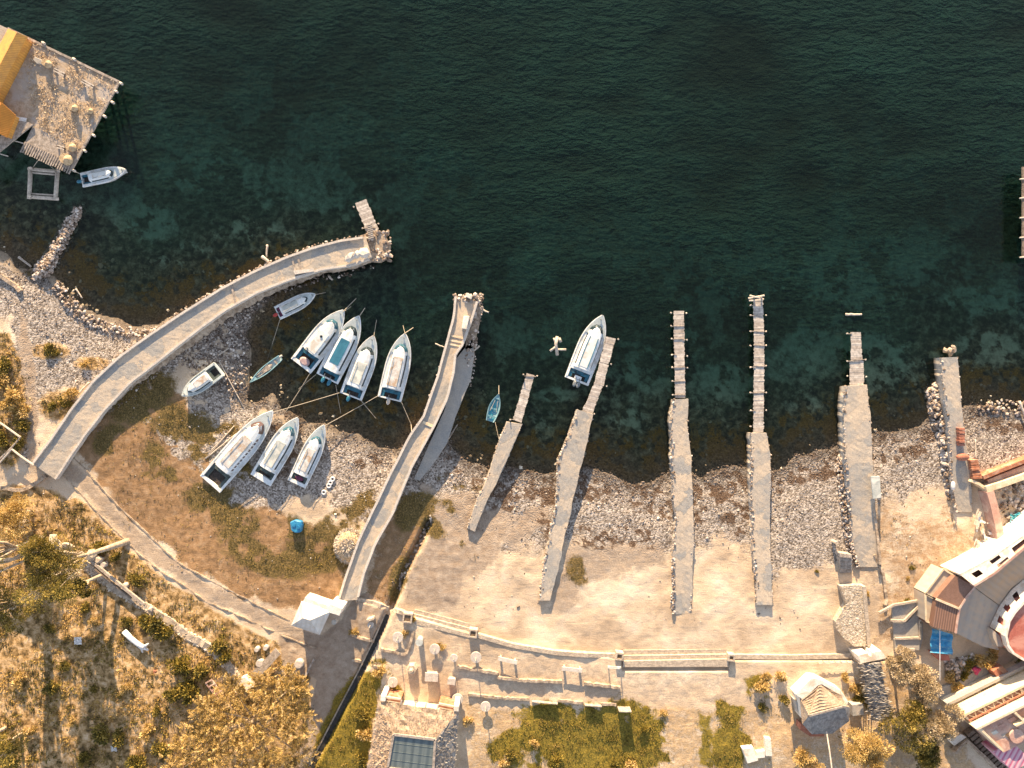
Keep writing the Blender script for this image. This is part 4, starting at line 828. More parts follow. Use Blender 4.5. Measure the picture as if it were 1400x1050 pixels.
# small beached canopy boat: bow to the left, slatted canopy aft
boat('small beached boat with mottled pale deck and dark slatted stern canopy, leftmost in the cove', (249,541), (290,496), (306,513), panel='rustroof', panel_t=(.30,.62), ck_t=(.03,.26), cab=(.27,.84), motors=(), cock='cockpit_dark', cat='boat', name='boat', roof='ivory', rails=False, hullm='greydeck', grp=None)
def rowboat(label, bow, sl, sr, hull='bluehull', inn='turq', mot=None, z=-.08, cloth=None, cat='rowboat', seats=3):
    bp = P(*bow); a = P(*sl); c = P(*sr); st = (a+c)/2; d = bp-st; L = d.length; rz = math.atan2(d.y, d.x); B = max((a-c).length*1.25, 1.15)
    r = thing('rowboat', label, cat, Vector((st.x, st.y, z)), rz, 'small open rowboats'); R = []; N = 16
    w = lambda t: B/2*(.72+.28*math.sin(min(1, t/.45)*math.pi/2) if t < .45 else max(.03, (1-((t-.45)/.55)**1.9)))
    for i in range(N+1):
        t = i/N; x = t*L; h = .42+.22*t*t; ww = w(t); q = 1-.6*t**3
        R.append([(x, ww, h), (x, ww*.8, .12), (x, ww*.4, -.12*q), (x, -ww*.4, -.12*q), (x, -ww*.8, .12), (x, -ww, h), (x, -max(ww-.09, .01), h), (x, -max(ww*.72-.05, .01), .16), (x, max(ww*.72-.05, .01), .16), (x, max(ww-.09, .01), h), (x, ww, h)])
    loft(R).build('hull', M[hull], r, local=True)
    ol = [(t*L, max(w(t)*.72-.03, .02)) for t in np.linspace(.03, .92, 9)]; ol = ol+[(x, -y) for x, y in ol[::-1]]; slab(ol, .15, .19).build('floor', M[inn], r, local=True)
    for k in range(seats):
        t = .15+.27*k; b = slab([(t*L, w(t)-.05), (t*L+.24, w(t)-.05), (t*L+.24, -w(t)+.05), (t*L, -w(t)+.05)], .30, .36); b.build('seat', M['wood'] if inn != 'turq' else M['blueroof2'], r, local=True)
    b = slab([(t_*L, y) for t_, y in ((.8, w(.8)-.03), (.97, w(.97)), (.97, -w(.97)), (.8, -w(.8)+.03))], .42, .52); b.build('bow_deck', M[hull], r, local=True)
    if mot: motor(r, 0, L, M[mot], .65)
    if cloth: b = MB(); b.add(*ovl(L*.18, B*.24, .3, (.45*L, 0, .3))); b.build('cargo', M[cloth], r, local=True)
    for s in (-1, 1): b = MB(); b.tube([(.35*L, s*B*.28, .44), (.75*L, s*B*.12, .5)], .03, 5); b.build('oar', M['log'], r, local=True)
    return r
rowboat('grey blue rowboat with white outboard lying in the cove shallows below the moored launches', (343,523), (381,486), (388,492), inn='greydeck', mot='motor_white', cloth='wood')
rowboat('pale blue open rowboat floating between the bowed pier and the slim stone pier', (682,538), (664,574), (676,578), seats=2)
# upturned turquoise boat beside the curved pier
t = thing('upturned_boat', 'turquoise upturned boat with a white strake lying beside the curved pier', 'boat', G(132,578))
b = MB(); c0 = P(120,587); c1 = P(145,569); d = (c1-c0); L = d.length; u = d.normalized(); v = Vector((-u.y, u.x, 0)); z0 = T(132,578); R = []
for i in range(9):
    q = i/8; ww = .42*math.sin(math.pi*(.12+.8*q))**.6; c = c0+u*L*q; R.append([c+v*ww+Vector((0,0,z0)), c+v*ww*.7+Vector((0,0,z0+.4)), c+Vector((0,0,z0+.5)), c-v*ww*.7+Vector((0,0,z0+.4)), c-v*ww+Vector((0,0,z0))])
b = loft(R); b.build('hull', M['turq'], t)
b = MB(); b.bar(c0+v*.62+Vector((0,0,z0+.25)), c1+v*.62+Vector((0,0,z0+.3)), .22, .2); b.build('loose_strake', M['plastic'], t)
# ropes
def rope(label, pts, r=.035, sag=0):
    b = MB(); ps = [P(x, y, z) for x, y, z in pts]; o = []
    for i in range(len(ps)-1):
        for k in range(8):
            q = k/8; p = ps[i].lerp(ps[i+1], q); p = p-Vector((0, 0, sag*4*q*(1-q))); o.append(p)
    o.append(ps[-1]); b.tube(o, r, 5); return tag(b.build('mooring_rope', M['rope'], None), label, 'rope', 'mooring ropes')
rope('rope running from the bow of the small red-motored launch', [(430,403,1.1),(445,400,.05)])
rope('stern rope of the small red-motored launch', [(383,436,.9),(374,465,.0),(366,490,-.1)])
rope('bow rope of the launch with pink cover', [(469,426,1.2),(487,408,.0)], .05)
rope('shorter bow rope of the launch with pink cover', [(469,427,1.2),(480,419,.0)])
rope('bow rope of the blue roofed launch', [(490,434,1.2),(499,421,.2)], .06)
rope('bow rope of the launch with the single blue outboard', [(511,460,1.2),(515,436,-.1)])
rope('stern rope from the pink cover launch down to the shore', [(424,510,.9),(412,530,.1),(390,564,.05)], .045)
rope('stern rope of the blue roofed launch going down left', [(432,512,.9),(408,532,.0)])
rope('long rope from the beached giant bow to the blue motored launch', [(372,564,1.2),(464,537,1.0)], .045, .5)
rope('rope going down from the blue roofed launch stern', [(459,526,.9),(466,565,0)])
rope('rope from the right stern corner of the launch with the single blue outboard', [(494,548,.9),(514,572,0)], .04)
rope('long rope from the smallest beached launch to the white motored launch', [(444,582,1.2),(517,541,1.0)], .045, .4)
rope('stern rope from the white motored launch to the bowed pier', [(549,550,.9),(562,580,.3),(563,592,1.8)], .045)
rope('crossed bow rope of the white motored launch', [(553,456,1.2),(565,448,.1)], .06)
rope('upper bow rope of the white motored launch', [(554,457,1.2),(551,445,.0)])
rope('rope from the pale blue rowboat to the slim pier', [(677,577,.4),(682,600,1.2)], .03)
rope('rope ahead of the pale blue rowboat', [(682,539,.6),(682,527,0)], .05)
rope('rope from the reed platform corner to its small launch', [(97,232,1.9),(108,237,.9)], .06)
rope('rope left of the log frame up to the reed platform', [(45,229,.3),(56,214,2.0)], .04)
rope('rope right of the log frame up to the reed platform', [(75,233,.3),(56,214,2.0)], .04)
# floats on the shingle
for i, (x, y, lab) in enumerate([(443,673,'lowest of the ring floats on the shingle right of the beached launches'),(450,664,'second lowest ring float on the shingle'),(452,660,'third ring float up on the shingle'),(455,655,'topmost ring float on the shingle right of the beached launches')]):
    g = G(x, y); b = MB(); n = 16; k = 8; V = [(g.x+(.26+.11*math.cos(2*math.pi*j/k))*math.cos(2*math.pi*i_/n), g.y+(.26+.11*math.cos(2*math.pi*j/k))*math.sin(2*math.pi*i_/n), g.z+.12+.11*math.sin(2*math.pi*j/k)) for i_ in range(n) for j in range(k)]
    b.add(V, [(i_*k+j, ((i_+1) % n)*k+j, ((i_+1) % n)*k+(j+1) % k, i_*k+(j+1) % k) for i_ in range(n) for j in range(k)]); o = b.build('ring_float', M['plastic'], None, 0, True); tag(o, lab, 'float', 'ring floats on the shingle')
# blue water barrel / crate
t = thing('blue_drum', 'bright blue crumpled plastic drum lying on olive ground below the beached launches', 'drum', G(404,720))
b = MB(); b.prism([(396,714),(403,711),(412,713),(413,719),(411,728),(404,729),(398,726)], T(404,720)-.1, T(404,720)+.75); b.build('body', M['tarp'], t, .12)
b = MB(); b.cyl(G(402,717,.75), .28, .15, 12); b.cyl(G(408,721,.75), .22, .12, 12); b.build('lid', M['tarp'], t)
# poles and planks on the cove shore
def pole(label, x0, y0, x1, y1, r=.09, z=.1, m='log', name='driftwood_pole', cat='pole', grp='poles and driftwood lying about'):
    g = lambda x, y: max(T(x, y), 0)+z
    b = MB(); n = 6; ps = [P(x0+(x1-x0)*i/n+random.uniform(-.4,.4), y0+(y1-y0)*i/n+random.uniform(-.4,.4), 0) for i in range(n+1)]
    za, zb = g(x0, y0), g(x1, y1)
    for i, p in enumerate(ps): p.z = max(za+(zb-za)*i/n, g(x0+(x1-x0)*i/n, y0+(y1-y0)*i/n))
    b.tube(ps, [r*(1.1-.35*i/n) for i in range(n+1)], 7); return tag(b.build(name, M[m], None, 0, True), label, cat, grp)
pole('long thin pole across the shingle right of the small canopy boat', 300,490, 333,555, .08)
pole('short pole above the small canopy boat', 300,486, 315,476, .10)
pole('dark plank leaning right of the small canopy boat', 297,487, 306,512, .10, m='wood')
pole('outer one of the three long poles beside the largest beached launch', 286,625, 318,587, .08, m='wood')
pole('middle one of the three long poles beside the largest beached launch', 288,620, 322,582, .07)
pole('inner one of the three long poles beside the largest beached launch', 284,626, 326,592, .09)
pole('thin post stuck in the water above the curved pier', 367,336, 366,352, .14, .5)
pole('slanting post touching the outer kerb of the curved pier', 361,352, 373,362, .22, .8)
pole('short log floating below the curved pier head', 450,378, 455,383, .16, .1)
pole('pole sticking out right from the tip of the bowed pier', 655,422, 668,428, .14, .4)
pole('pole sticking out right from the middle of the bowed pier', 647,480, 656,473, .15, .4)
pole('pole sticking out left from the bowed pier', 596,470, 609,476, .09, .6)
pole('grey plank slanting in the shallows beside the lower apron', 613,600, 626,580, .10, .1, 'wood')
pole('slanting post on the boulder shore at the right edge', 1390,548, 1400,578, .16, .5)
pole('small pale log drifting off the stubby stepped jetty', 1156,430, 1178,430, .17, .05)
pole('driftwood lying on the foot of the stony groyne', 28,352, 45,365, .16, .3, 'wood')
pole('thin stick at the weedy edge right of the stony groyne', 105,395, 114,408, .10, .2)
pole('branch lying against the curved pier near its left foot', 103,541, 110,520, .14, .3)
pole('longer pale branch lying along the curved pier near its left foot', 112,541, 128,523, .14, .5)
pole('thin stick on the shingle below the canopy boat', 392,598, 420,605, .06)
# floating branch
t = thing('floating_branch', 'pale forked branch floating left of the launch at the wide jetty', 'branch', P(761,472,0))
for k, (pts, r) in enumerate([([(762,460),(760,470),(762,486)], .22), ([(752,480),(760,474)], .16), ([(762,478),(774,478)], .16), ([(764,462),(767,468)], .2), ([(759,468),(757,462)], .12)]):
    b = MB(); b.tube([P(x, y, .05+.1*(k == 0)) for x, y in pts], r, 7); b.build('limb', M['log'], t, 0, True)
# right-edge jetty, only its pole ends show
t = thing('wooden_jetty', 'dark jetty at the right frame edge showing only its pale pole ends', 'jetty', P(1404,300,0), 0, 'wooden jetties')
b = MB(); b.prism([(1398,228),(1440,228),(1440,352),(1398,352)], 1.7, 1.9); b.build('boards', M['wood_dark'], t)
for y in (244, 270, 297, 324, 351):
    b = MB(); b.tube([P(1394,y+1,1.9), P(1440,y-3,2.0)], [.10,.16], 6); b.build('cross_beam', M['log'], t)
for y in (240, 290, 345):
    b = MB(); b.tube([P(1402,y,-5), P(1402,y,1.8)], .15, 6); b.build('post', M['wood_dark'], t)
# ================================================================ reed platform with its huts
def platform():
    Z = 2.4; dk = [(11,39),(163,112),(97,233),(30,203),(45,172),(-80,112),(-20,25)]
    t = thing('reed_platform', 'broad straw covered timber platform on stilts at the upper left', 'platform', P(70,130,0))
    b = MB(); b.prism(dk, Z-.3, Z); b.build('deck', M['reed_mat'], t)
    b = MB(); b.prism([(45,172),(110,204),(97,233),(30,203)], Z, Z+.05); b.build('bare_boards', M['wood'], t)
    for i in range(22):
        q = i/21; b = MB(); b.bar(P(31+66*q+4, 203+30*q-9, Z+.08), P(29+66*q-1.0, 205+30*q+2+random.random()*1.5, Z+.08), .17, .1); b.build('board_end', M['wood'], t)
    for a, c in (((11,39),(163,112)), ((163,112),(97,233))):
        b = MB(); b.bar(P(*a, Z+.06), P(*c, Z+.06), .3, .22); b.build('edge_beam', M['wood'], t)
    # straw
    n = 9000; X = RNG.uniform(0, 165, n*2); Y = RNG.uniform(40, 235, n*2); k = (sdf(X, Y, [(36,52),(160,114),(105,210),(62,180),(48,168),(40,130)]) > 0) & (RNG.uniform(0, 1, 2*n) < sst(.34, .62, fbm(X, Y, 12, 4, 61))); X = X[k][:n]; Y = Y[k][:n]
    pos = np.array([tuple(P(x, y, Z+.03+random.random()*.22)) for x, y in zip(X, Y)]); an = RNG.uniform(0, 6.28, len(X)); d = np.stack([np.cos(an), np.sin(an), RNG.uniform(-.1, .5, len(X))], 1)
    leaves('loose_straw', pos, d, RNG.uniform(.12, .42, len(X)), M['straw'], t, 4.0, kind='stuff')
    for i, (x, y) in enumerate([(162,113),(155,124),(150,139),(140,158),(125,184),(113,205),(97,232),(28,48),(58,58),(100,80)]):
        ox = random.uniform(.5, 3) if i < 7 else 0; b = MB(); b.tube([P(x, y, -5), P(x+ox, y, Z), P(x+ox+3, y+2, Z+.45)], .17, 7); b.build('stilt', M['log'], t)
    for (x, y) in [(110,118),(60,90),(90,170),(75,212),(20,120),(0,60)]:
        b = MB(); b.tube([P(x, y, -6), P(x, y, Z-.2)], .2, 7); b.build('stilt', M['wood_dark'], t)
platform()
def hut(label, ridge_a, ridge_b, eL, eR, zb, ze, zr, m, mw, name='hut', extra=None):
    """gable hut: ridge line and both eave lines in survey px"""
    t = thing(name, label, 'hut', P((eL[0][0]+eR[1][0])/2, (eL[0][1]+eR[1][1])/2, zb))
    w = MB(); q = [eL[0], eL[1], eR[1], eR[0]]; c = np.mean(q, 0); qi = [tuple(np.array(p)*.93+c*.07) for p in q]; w.prism(qi, zb, ze-.05); w.build('wall', M[mw], t)
    for (e, nm) in ((eL, 'roof'), (eR, 'roof')):
        b = MB(); A, B_, C_, D = P(*e[0], ze), P(*e[1], ze), P(*ridge_b, zr), P(*ridge_a, zr); dn = Vector((0, 0, .14))
        b.add([A, B_, C_, D, A-dn, B_-dn, C_-dn, D-dn], [(0,1,2,3),(4,7,6,5),(0,4,5,1),(1,5,6,2),(2,6,7,3),(3,7,4,0)]); b.build(nm, M[m], t)
    return t
h = hut('long hut with ochre gable roof along the top left edge of the reed platform', (23,44), (-26,138), [(11,39),(-38,132)], [(37,50),(10,118)][:1]+[(-12,146)], 2.4, 3.9, 4.8, 'ochre', 'ochre')
h = hut('small orange roofed hut at the left frame edge below the long hut', (2,140), (-14,176), [(-24,132),(-40,168)], [(21,157),(9,188)], 2.4, 3.9, 4.7, 'ochre_dark', 'ochre')
b = MB(); b.bar(P(12,160,2.8), P(36,164,2.7), .5, .1); tag(b.build('white_board', M['plastic'], None), 'white board lying beside the small orange roofed hut', 'board')
t = thing('boardwalk', 'grey boardwalk leading down left from the reed platform', 'walkway', P(0,205,0))
b = MB(); b.prism([(-40,232),(-40,218),(30,163),(45,170),(-10,215),(-30,240)], 2.55, 2.75); b.build('walkway_deck', M['wood'], t)
for q in (.1, .45, .8):
    b = MB(); b.tube([P(-30+60*q, 228-50*q, -2), P(-30+60*q, 228-50*q, 2.6)], .14, 6); b.build('post', M['wood_dark'], t)
    b = MB(); b.bar(P(-30+60*q-8, 228-50*q+2, 2.5), P(-30+60*q+14, 228-50*q+8, 2.5), .12); b.build('cross_beam', M['log'], t)
def conebasket(x, y, r, h, lab, m='straw'):
    t = thing('straw_stook', lab, 'straw stook', P(x, y, 2.4), 0, 'straw stooks on the reed platform'); b = MB(); b.cyl(P(x, y, 2.4), r, h*.55, 16, r*.9); b.build('bundle', M[m+'_s'], t)
    b = MB(); b.cyl(P(x, y, 2.4+h*.55), r*.93, h*.45, 16, .05); b.build('cap', M[m+'_s'], t)
M['straw_s'] = rough_mat('bundled_straw', (.36,.25,.14), (.56,.44,.29), 4, .95, .9, 9)
conebasket(66,88,.55,1.2,'straw stook between the bench and the stone slab near the upper edge')
conebasket(102,148,.5,1.0,'lone straw stook right of the middle of the platform')
conebasket(99,202,.6,1.3,'upper of two straw stooks at the lower right corner')
conebasket(93,219,.75,1.5,'larger lower straw stook at the lower right corner of the platform')
conebasket(124,152,.4,.9,'small straw stook near the right edge of the platform')
for (a, c, lab) in (((74,95),(88,102),'twin plank bench right of the upper straw stook'), ((112,110),(128,119),'twin plank bench near the right part of the platform'), ((78,200),(88,203),'short plank bench on the bare boards of the platform')):
    t = thing('plank_bench', lab, 'bench', P((a[0]+c[0])/2, (a[1]+c[1])/2, 2.4), 0, 'plank benches on the reed platform'); d = np.array(c)-np.array(a); nn = np.array([-d[1], d[0]])/np.hypot(*d)
    for s in (-1, 1): b = MB(); b.bar(P(*(np.array(a)+nn*1.6*s), 2.9), P(*(np.array(c)+nn*1.6*s), 2.9), .16, .06); b.build('seat', M['log'], t)
    for q in (.1, .9): p = np.array(a)+d*q; b = MB(); b.box(P(*p, 2.65), (.12, .4, .5), math.atan2(-d[1], d[0])); b.build('leg', M['wood_dark'], t)
b = MB(); b.prism([(47,77),(58,82),(60,88),(50,87),(45,82)], 2.4, 2.75); tag(b.build('slab', M['concrete_grey'], None, .05), 'grey slab left of the upper straw stook on the platform', 'slab')
# floating log frame
t = thing('log_frame', 'square floating frame of bleached logs below the reed platform', 'log frame', P(60,250,0))
for a, c, r in (((39,231),(81,235),.26),((39,269),(80,272),.26),((42,229),(40,272),.28),((79,231),(76,272),.28),((44,236),(79,239),.14),((43,265),(77,267),.12)):
    b = MB(); b.tube([P(*a, .12), P(*c, .12)], r, 8); b.build('log', M['log'], t, 0, True)
for x, y in ((42,230),(80,234),(40,268),(78,272)):
    b = MB(); b.tube([P(x, y, -2), P(x, y, .8)], .22, 8); b.build('post', M['log'], t)
M['straw_pale_stone'] = tone_mat('pale_stone', [(0,(.28,.22,.16)),(.5,(.48,.41,.33)),(1,(.66,.60,.52))], .95, 0, 4)
M['mound_rock'] = rough_mat('mound_rock', (.36,.29,.21), (.58,.50,.40), 1.2, .95, 1.2, 2.6)
# ================================================================ promenade
def gz(x, y): return T(x, y)
def wallthing(name, label, cat, pts, w, h, m, base=-.6, grp=None, n=None, jag=0, absz=None):
    pts = [tuple(p) for p in resample(pts, n or max(3, int(np.hypot(*np.diff(np.array(pts, float), axis=0).T).sum()/8)))]
    if jag: pts = [(x+random.uniform(-jag, jag), y+random.uniform(-jag, jag)) for x, y in pts]
    b = MB(); b.wall(pts, w, (lambda x, y: gz(x, y)+base), (lambda x, y: absz if absz else gz(x, y)+h+(random.random()-.5)*.25*min(1, jag))); return tag(b.build(name, M[m], None), label, cat, grp)
def steps(label, edges, m='promenade_stone', drop=.28, z0=None):
    """edges: list of two-point/poly lines (survey px) from the upper terrace down to the beach"""
    t = thing('stone_steps', label, 'steps', P(*edges[0][0], 0), 0, 'stone steps between promenade and beach'); k = len(edges)
    for i in range(k-1):
        a = edges[i]; c = edges[i+1]; z = z0-drop*i; b = MB(); b.prism(list(a)+list(c)[::-1], z-1.3, z); b.build('step', M[m], t)
    return t
def promenade():
    wallthing('low_wall', 'low pale retaining wall from the bowed pier foot to the drain', 'wall', [(487,820),(512,825),(531,833)], .55, .35, 'promenade_stone', -.9)
    wallthing('low_wall', 'short low wall between the drain and the first square planter', 'wall', [(538,834),(552,839)], .5, .35, 'promenade_stone', -.9)
    wallthing('retaining_wall', 'long gently bowed pale retaining wall between the two flights of steps', 'wall', [(652,869),(700,883),(760,893),(800,896),(842,897)], .55, .42, 'promenade_stone', -.9)
    wallthing('retaining_wall', 'straight pale retaining wall from the wide steps to the white gatehouse roof', 'wall', [(1002,898),(1080,899),(1172,897)], .6, .42, 'promenade_stone', -.9)
    zt = T(600, 870)+.05
    steps('curved flight of stone steps down to the beach, left of the long wall', [[(563,852),(645,873),(652,876)],[(563,845),(643,867),(650,869)],[(565,839),(642,859),(650,862)],[(567,833),(640,852),(650,854)]], z0=zt, drop=.27)
    zt = T(920, 925)+.05
    steps('straight flight of three stone steps on the right part of the promenade', [[(852,912),(996,911.5)],[(852,904),(996,901)],[(852,896.5),(996,894.5)],[(852,889),(996,887.5)]], z0=zt, drop=.27)
    for (x, y, s, lab) in ((558,843,1.25,'square stone planter at the left end of the curved steps'),(647,864,1.1,'square stone planter where the curved steps meet the long wall'),(846,895,1.0,'square stone planter at the left end of the straight steps'),(998,897,.9,'square stone planter at the right end of the straight steps')):
        g = P(x, y, T(x, y+6)); t = thing('stone_planter', lab, 'planter', g, -.12, 'square stone planters of the promenade')
        for dx, dy, sx, sy in ((0, s/2-.1, s, .2), (0, -s/2+.1, s, .2), (s/2-.1, 0, .2, s-.4), (-s/2+.1, 0, .2, s-.4)): b = MB(); b.box((dx, dy, .15), (sx, sy, 1.1)); b.build('rim', M['promenade_stone'], t, 0, local=True)
        b = MB(); b.box((0, 0, .2), (s-.4, s-.4, .8)); b.build('soil', M['bark_dark'], t, local=True)
    # terraces behind
    for pts, h, lab in (([(478,868),(500,875),(511,878)], .4, 'short terrace kerb left of the drain beside the gazebo path'), ([(521,888),(545,893),(555,895)], .5, 'short terrace kerb just right of the drain'), ([(480,902),(497,906)], .35, 'lowest short kerb left of the drain'),
        ([(510,911),(527,915)], .4, 'kerb along the upper edge of the small square bed'), ([(565,864),(555,895)], .4, 'slanting kerb linking the terraces beside the round tables'),
        ([(625,912),(660,918),(682,921)], .5, 'terrace kerb behind the round tables, left piece'), ([(680,927),(720,931),(768,933)], .55, 'long terrace kerb below the two white benches, left half'), ([(798,935),(824,938),(848,941)], .55, 'long terrace kerb below the white benches, right half'),
        ([(640,950),(690,955),(724,957)], .35, 'lowest kerb above the grass, left length'), ([(762,958),(798,962)], .35, 'lowest kerb above the grass, middle length'), ([(822,963),(842,964)], .35, 'lowest kerb above the grass, short right length')):
        wallthing('terrace_kerb', lab, 'kerb', pts, .34, h*.85, 'masonry', -.4, 'terrace kerbs', n=max(5, int(abs(pts[-1][0]-pts[0][0])/4)), jag=.8)
    for (a, c, h, lab) in (((681,900),(707,906),.75,'left one of two white slab benches on the promenade'), ((768,914),(796,917),.75,'right one of two white slab benches on the promenade')):
        t = thing('slab_bench', lab, 'bench', G((a[0]+c[0])/2, (a[1]+c[1])/2), 0, 'white slab benches')
        A = G(*a, h); C_ = G(*c, h); b = MB(); b.bar(A, C_, .5, .14); b.build('seat', M['kerb'], t)
        for q in (.12, .88): p = A.lerp(C_, q); b = MB(); b.box((p.x, p.y, p.z-.42), (.2, .5, .75), -.15); b.build('leg', M['promenade_stone'], t)
    # panels that throw the long shadows
    def panel(a, c, h, lab, zlift=0, w=.10, m='wood'):
        t = thing('sign_panel', lab, 'sign', G((a[0]+c[0])/2, (a[1]+c[1])/2), 0, 'blank upright panels'); A = G(*a); C_ = G(*c)
        b = MB(); A2 = A+Vector((0, 0, h)); C2 = C_+Vector((0, 0, h)); V = []; d = (C_-A).normalized(); nn = Vector((-d.y, d.x, 0))*w/2
        for p, q in ((A, A2), (C_, C2)):
            lo = p+Vector((0, 0, zlift)); V += [lo+nn, lo-nn, q-nn, q+nn]
        b.add(V, [(0,1,2,3),(7,6,5,4),(0,4,5,1),(1,5,6,2),(2,6,7,3),(3,7,4,0)]); b.build('board', M[m], t)
        for q in (.08, .92): p = A.lerp(C_, q); b = MB(); b.bar(p-Vector((0, 0, .3)), p+Vector((0, 0, h)), .09); b.build('post', M['wood'], t)
    panel((844,966), (861,966.5), 1.5, 'blank upright board casting a long dark shadow over the grass', 0)
    panel((727,957), (762,960), .65, 'low wide board at the edge of the grass, left of the others', .1)
    panel((799,962), (822,963.5), .6, 'low board at the edge of the grass between the other two', .0)
    t = thing('goal_frame', 'thin frame of two posts and a white crossbar beside the straight steps', 'frame', G(840,910))
    for x in (832, 848): b = MB(); b.tube([G(x,913,-.2), G(x,913,1.5)], .07, 6); b.build('post', M['wood'], t)
    b = MB(); b.bar(G(831,912,1.5), G(849,913,1.5), .3, .12); b.build('crossbar', M['whitewash'], t)
    # round tables with their poles
    for i, (x, y, r, ph, lab) in enumerate([(545,869,.72,1.3,'round stone table nearest the drain, below the square planter'),(538,930,.68,.7,'round stone table above the small bed left of the thatched building'),(595,885,.70,.9,'round stone table left of the smaller one under the curved steps'),(621,897,.52,.7,'small round table between two larger ones under the curved steps'),
        (651,896,.74,1.3,'large round table at the right end of the row under the steps'),(626,953,.74,.8,'round stone table near the right corner of the thatched building'),(664,963,.68,1.35,'round stone table right of the thatched building with a long pole shadow'),(508,852,.42,1.2,'small round table left of the drain')]):
        g = G(x, y); t = thing('round_table', lab, 'table', g, 0, 'round stone tables'); b = MB(); b.cyl((0,0,.55), r, .16, 26); b.build('table_top', M['water_tank'], t, .02, local=True); b = MB(); b.cyl((0,0,-.3), r*.35, .86, 14, r*.28); b.build('pedestal', M['concrete_grey'], t, local=True)
        b = MB(); b.tube([(0,0,.7), (.03,0,.7+ph)], .06, 8); b.build('pole', M['wood'], t, local=True)
    for (x, y, lab) in ((575,873,'dark round drum table on the promenade'),): 
        g = G(x, y); b = MB(); b.cyl(g-Vector((0,0,.2)), .38, 1.5, 16, .34); b.cyl(g+Vector((0,0,1.3)), .5, .12, 16); tag(b.build('drum', M['greyroof'], None), lab, 'drum')
    g = G(564,912); b = MB(); b.cyl(g-Vector((0,0,.2)), .75, 1.1, 6, .62); b.cyl(g+Vector((0,0,.9)), .3, .7, 6, .2); tag(b.build('stone_pedestal', M['promenade_stone'], None), 'six sided stone pedestal among the round tables', 'pedestal')
    g = G(505,845); b = MB(); b.box(g+Vector((.3,.1,.5)), (1.0,.35,1.1), .3); tag(b.build('stone_block', M['promenade_stone'], None, .05), 'small stone block behind the small round table left of the drain', 'stone block')
    for (x, y, sx, sy, h, rz, lab) in ((591,922,1.75,1.15,.95,-.05,'broad pale stone block table above the thatched building'),(618,928,1.05,.85,.95,-.12,'smaller pale stone block right of the broad one')):
        g = G(x, y); t = thing('block_table', lab, 'table', g, rz, 'pale stone block tables'); b = MB(); b.box((0,0,h-.08), (sx,sy,.16)); b.build('table_top', M['water_tank'], t, .02, local=True); b = MB(); b.box((0,0,h/2-.25), (sx*.8,sy*.8,h+.1)); b.build('base', M['promenade_stone'], t, local=True)
promenade()
# drain with kerbs
def drain():
    c = [(590,706),(570,748),(553,780),(543,805),(534,832),(515,876),(494,919),(467,970),(440,1022),(405,1090)]
    t = thing('drain', 'narrow dark drain channel with pale kerbs running down from the beach', 'drain', G(520,865,-.9))
    cs = [tuple(p) for p in resample(c[4:], 30)]; b = MB()
    for i in range(len(cs)-1):
        (x0, y0), (x1, y1) = cs[i], cs[i+1]; z = T(x0+9, y0); b.wall([(x0, y0), (x1, y1)], .62, z-1.4, z-.75)
    b.build('channel_bed', M['black'], t)
    for s in (-1, 1):
        q = []
        for i, (x, y) in enumerate(cs):
            j = min(i+1, len(cs)-1); k = max(i-1, 0); d = np.array(cs[j])-np.array(cs[k]); d /= np.hypot(*d); q.append((x-d[1]*s*4.2, y+d[0]*s*4.2))
        b = MB(); b.wall(q, .2, lambda x, y: T(x+8*s, y)-1.2, lambda x, y: T(x+9*s, y)+.10); b.build('kerb', M['promenade_stone'], t)
    edge_rocks([np.array([(x+2, y) for x, y in c[:4]], float)], None, M['pebble'], t, 9, (.2, .55), (-3, 5), name='channel_stones')
drain()
# kerb lines of the left path
def pathkerb(label, pts): 
    b = MB(); q = [tuple(p) for p in resample(pts, int(len(pts)*5))]; q = [(x+random.uniform(-.6, .6), y+random.uniform(-.6, .6)) for x, y in q]; b.wall(q, .16, lambda x, y: T(x, y)-.5, lambda x, y: T(x, y)+.12+random.uniform(-.12, .08)); tag(b.build('path_kerb', M['masonry'], None), label, 'kerb', 'stone kerbs of the left path')
pathkerb('stone kerb along the lake side of the left path', [(91,616),(115,640),(160,691),(208,736),(240,766),(253,775),(290,795),(323,812),(363,833),(396,849)])
pathkerb('stone kerb along the landward side of the left path', [(80,643),(107,672),(149,717),(192,759),(220,782),(250,800),(283,823),(333,845),(387,870),(433,887)])
# rough pale wall on the lower left
bw = [(75,742),(95,756),(112,768),(130,782),(150,800),(175,815),(197,828),(215,840),(232,850),(255,868),(285,885),(303,900),(318,918),(332,936)]
def rough_wall():
    t = thing('field_wall', 'pale tumbledown field wall winding down the scrubby slope at lower left', 'wall', G(200,830)); L_ = resample(bw, 60); b = MB(); b.wall([tuple(p+RNG.uniform(-1, 1, 2)) for p in L_], .9, lambda x, y: T(x, y)-.4, lambda x, y: T(x, y)+.22+random.uniform(-.1, .1)); b.build('core', M['promenade_stone'], t)
    edge_rocks([L_], None, M['straw_pale_stone'], t, 46, (.25, .65), (-5.5, 5.5), name='wall_stones')
    b = MB(); b.prism([(327,928),(335,925),(346,940),(337,946)], 1.5, T(336,936)+.9); b.build('end_pier', M['whitewash'], t, .06)
rough_wall()
t = thing('timber_beam', 'long grey timber beam lying along the field wall between two cut stumps', 'beam', G(150,790)); b = MB(); b.bar(G(110,755,.7), G(197,826,.8), .35, .3); b.build('beam', M['wood'], t); b = MB(); b.bar(G(130,778,.7), G(180,818,.6), .18, .2); b.build('rail', M['wood_dark'], t)
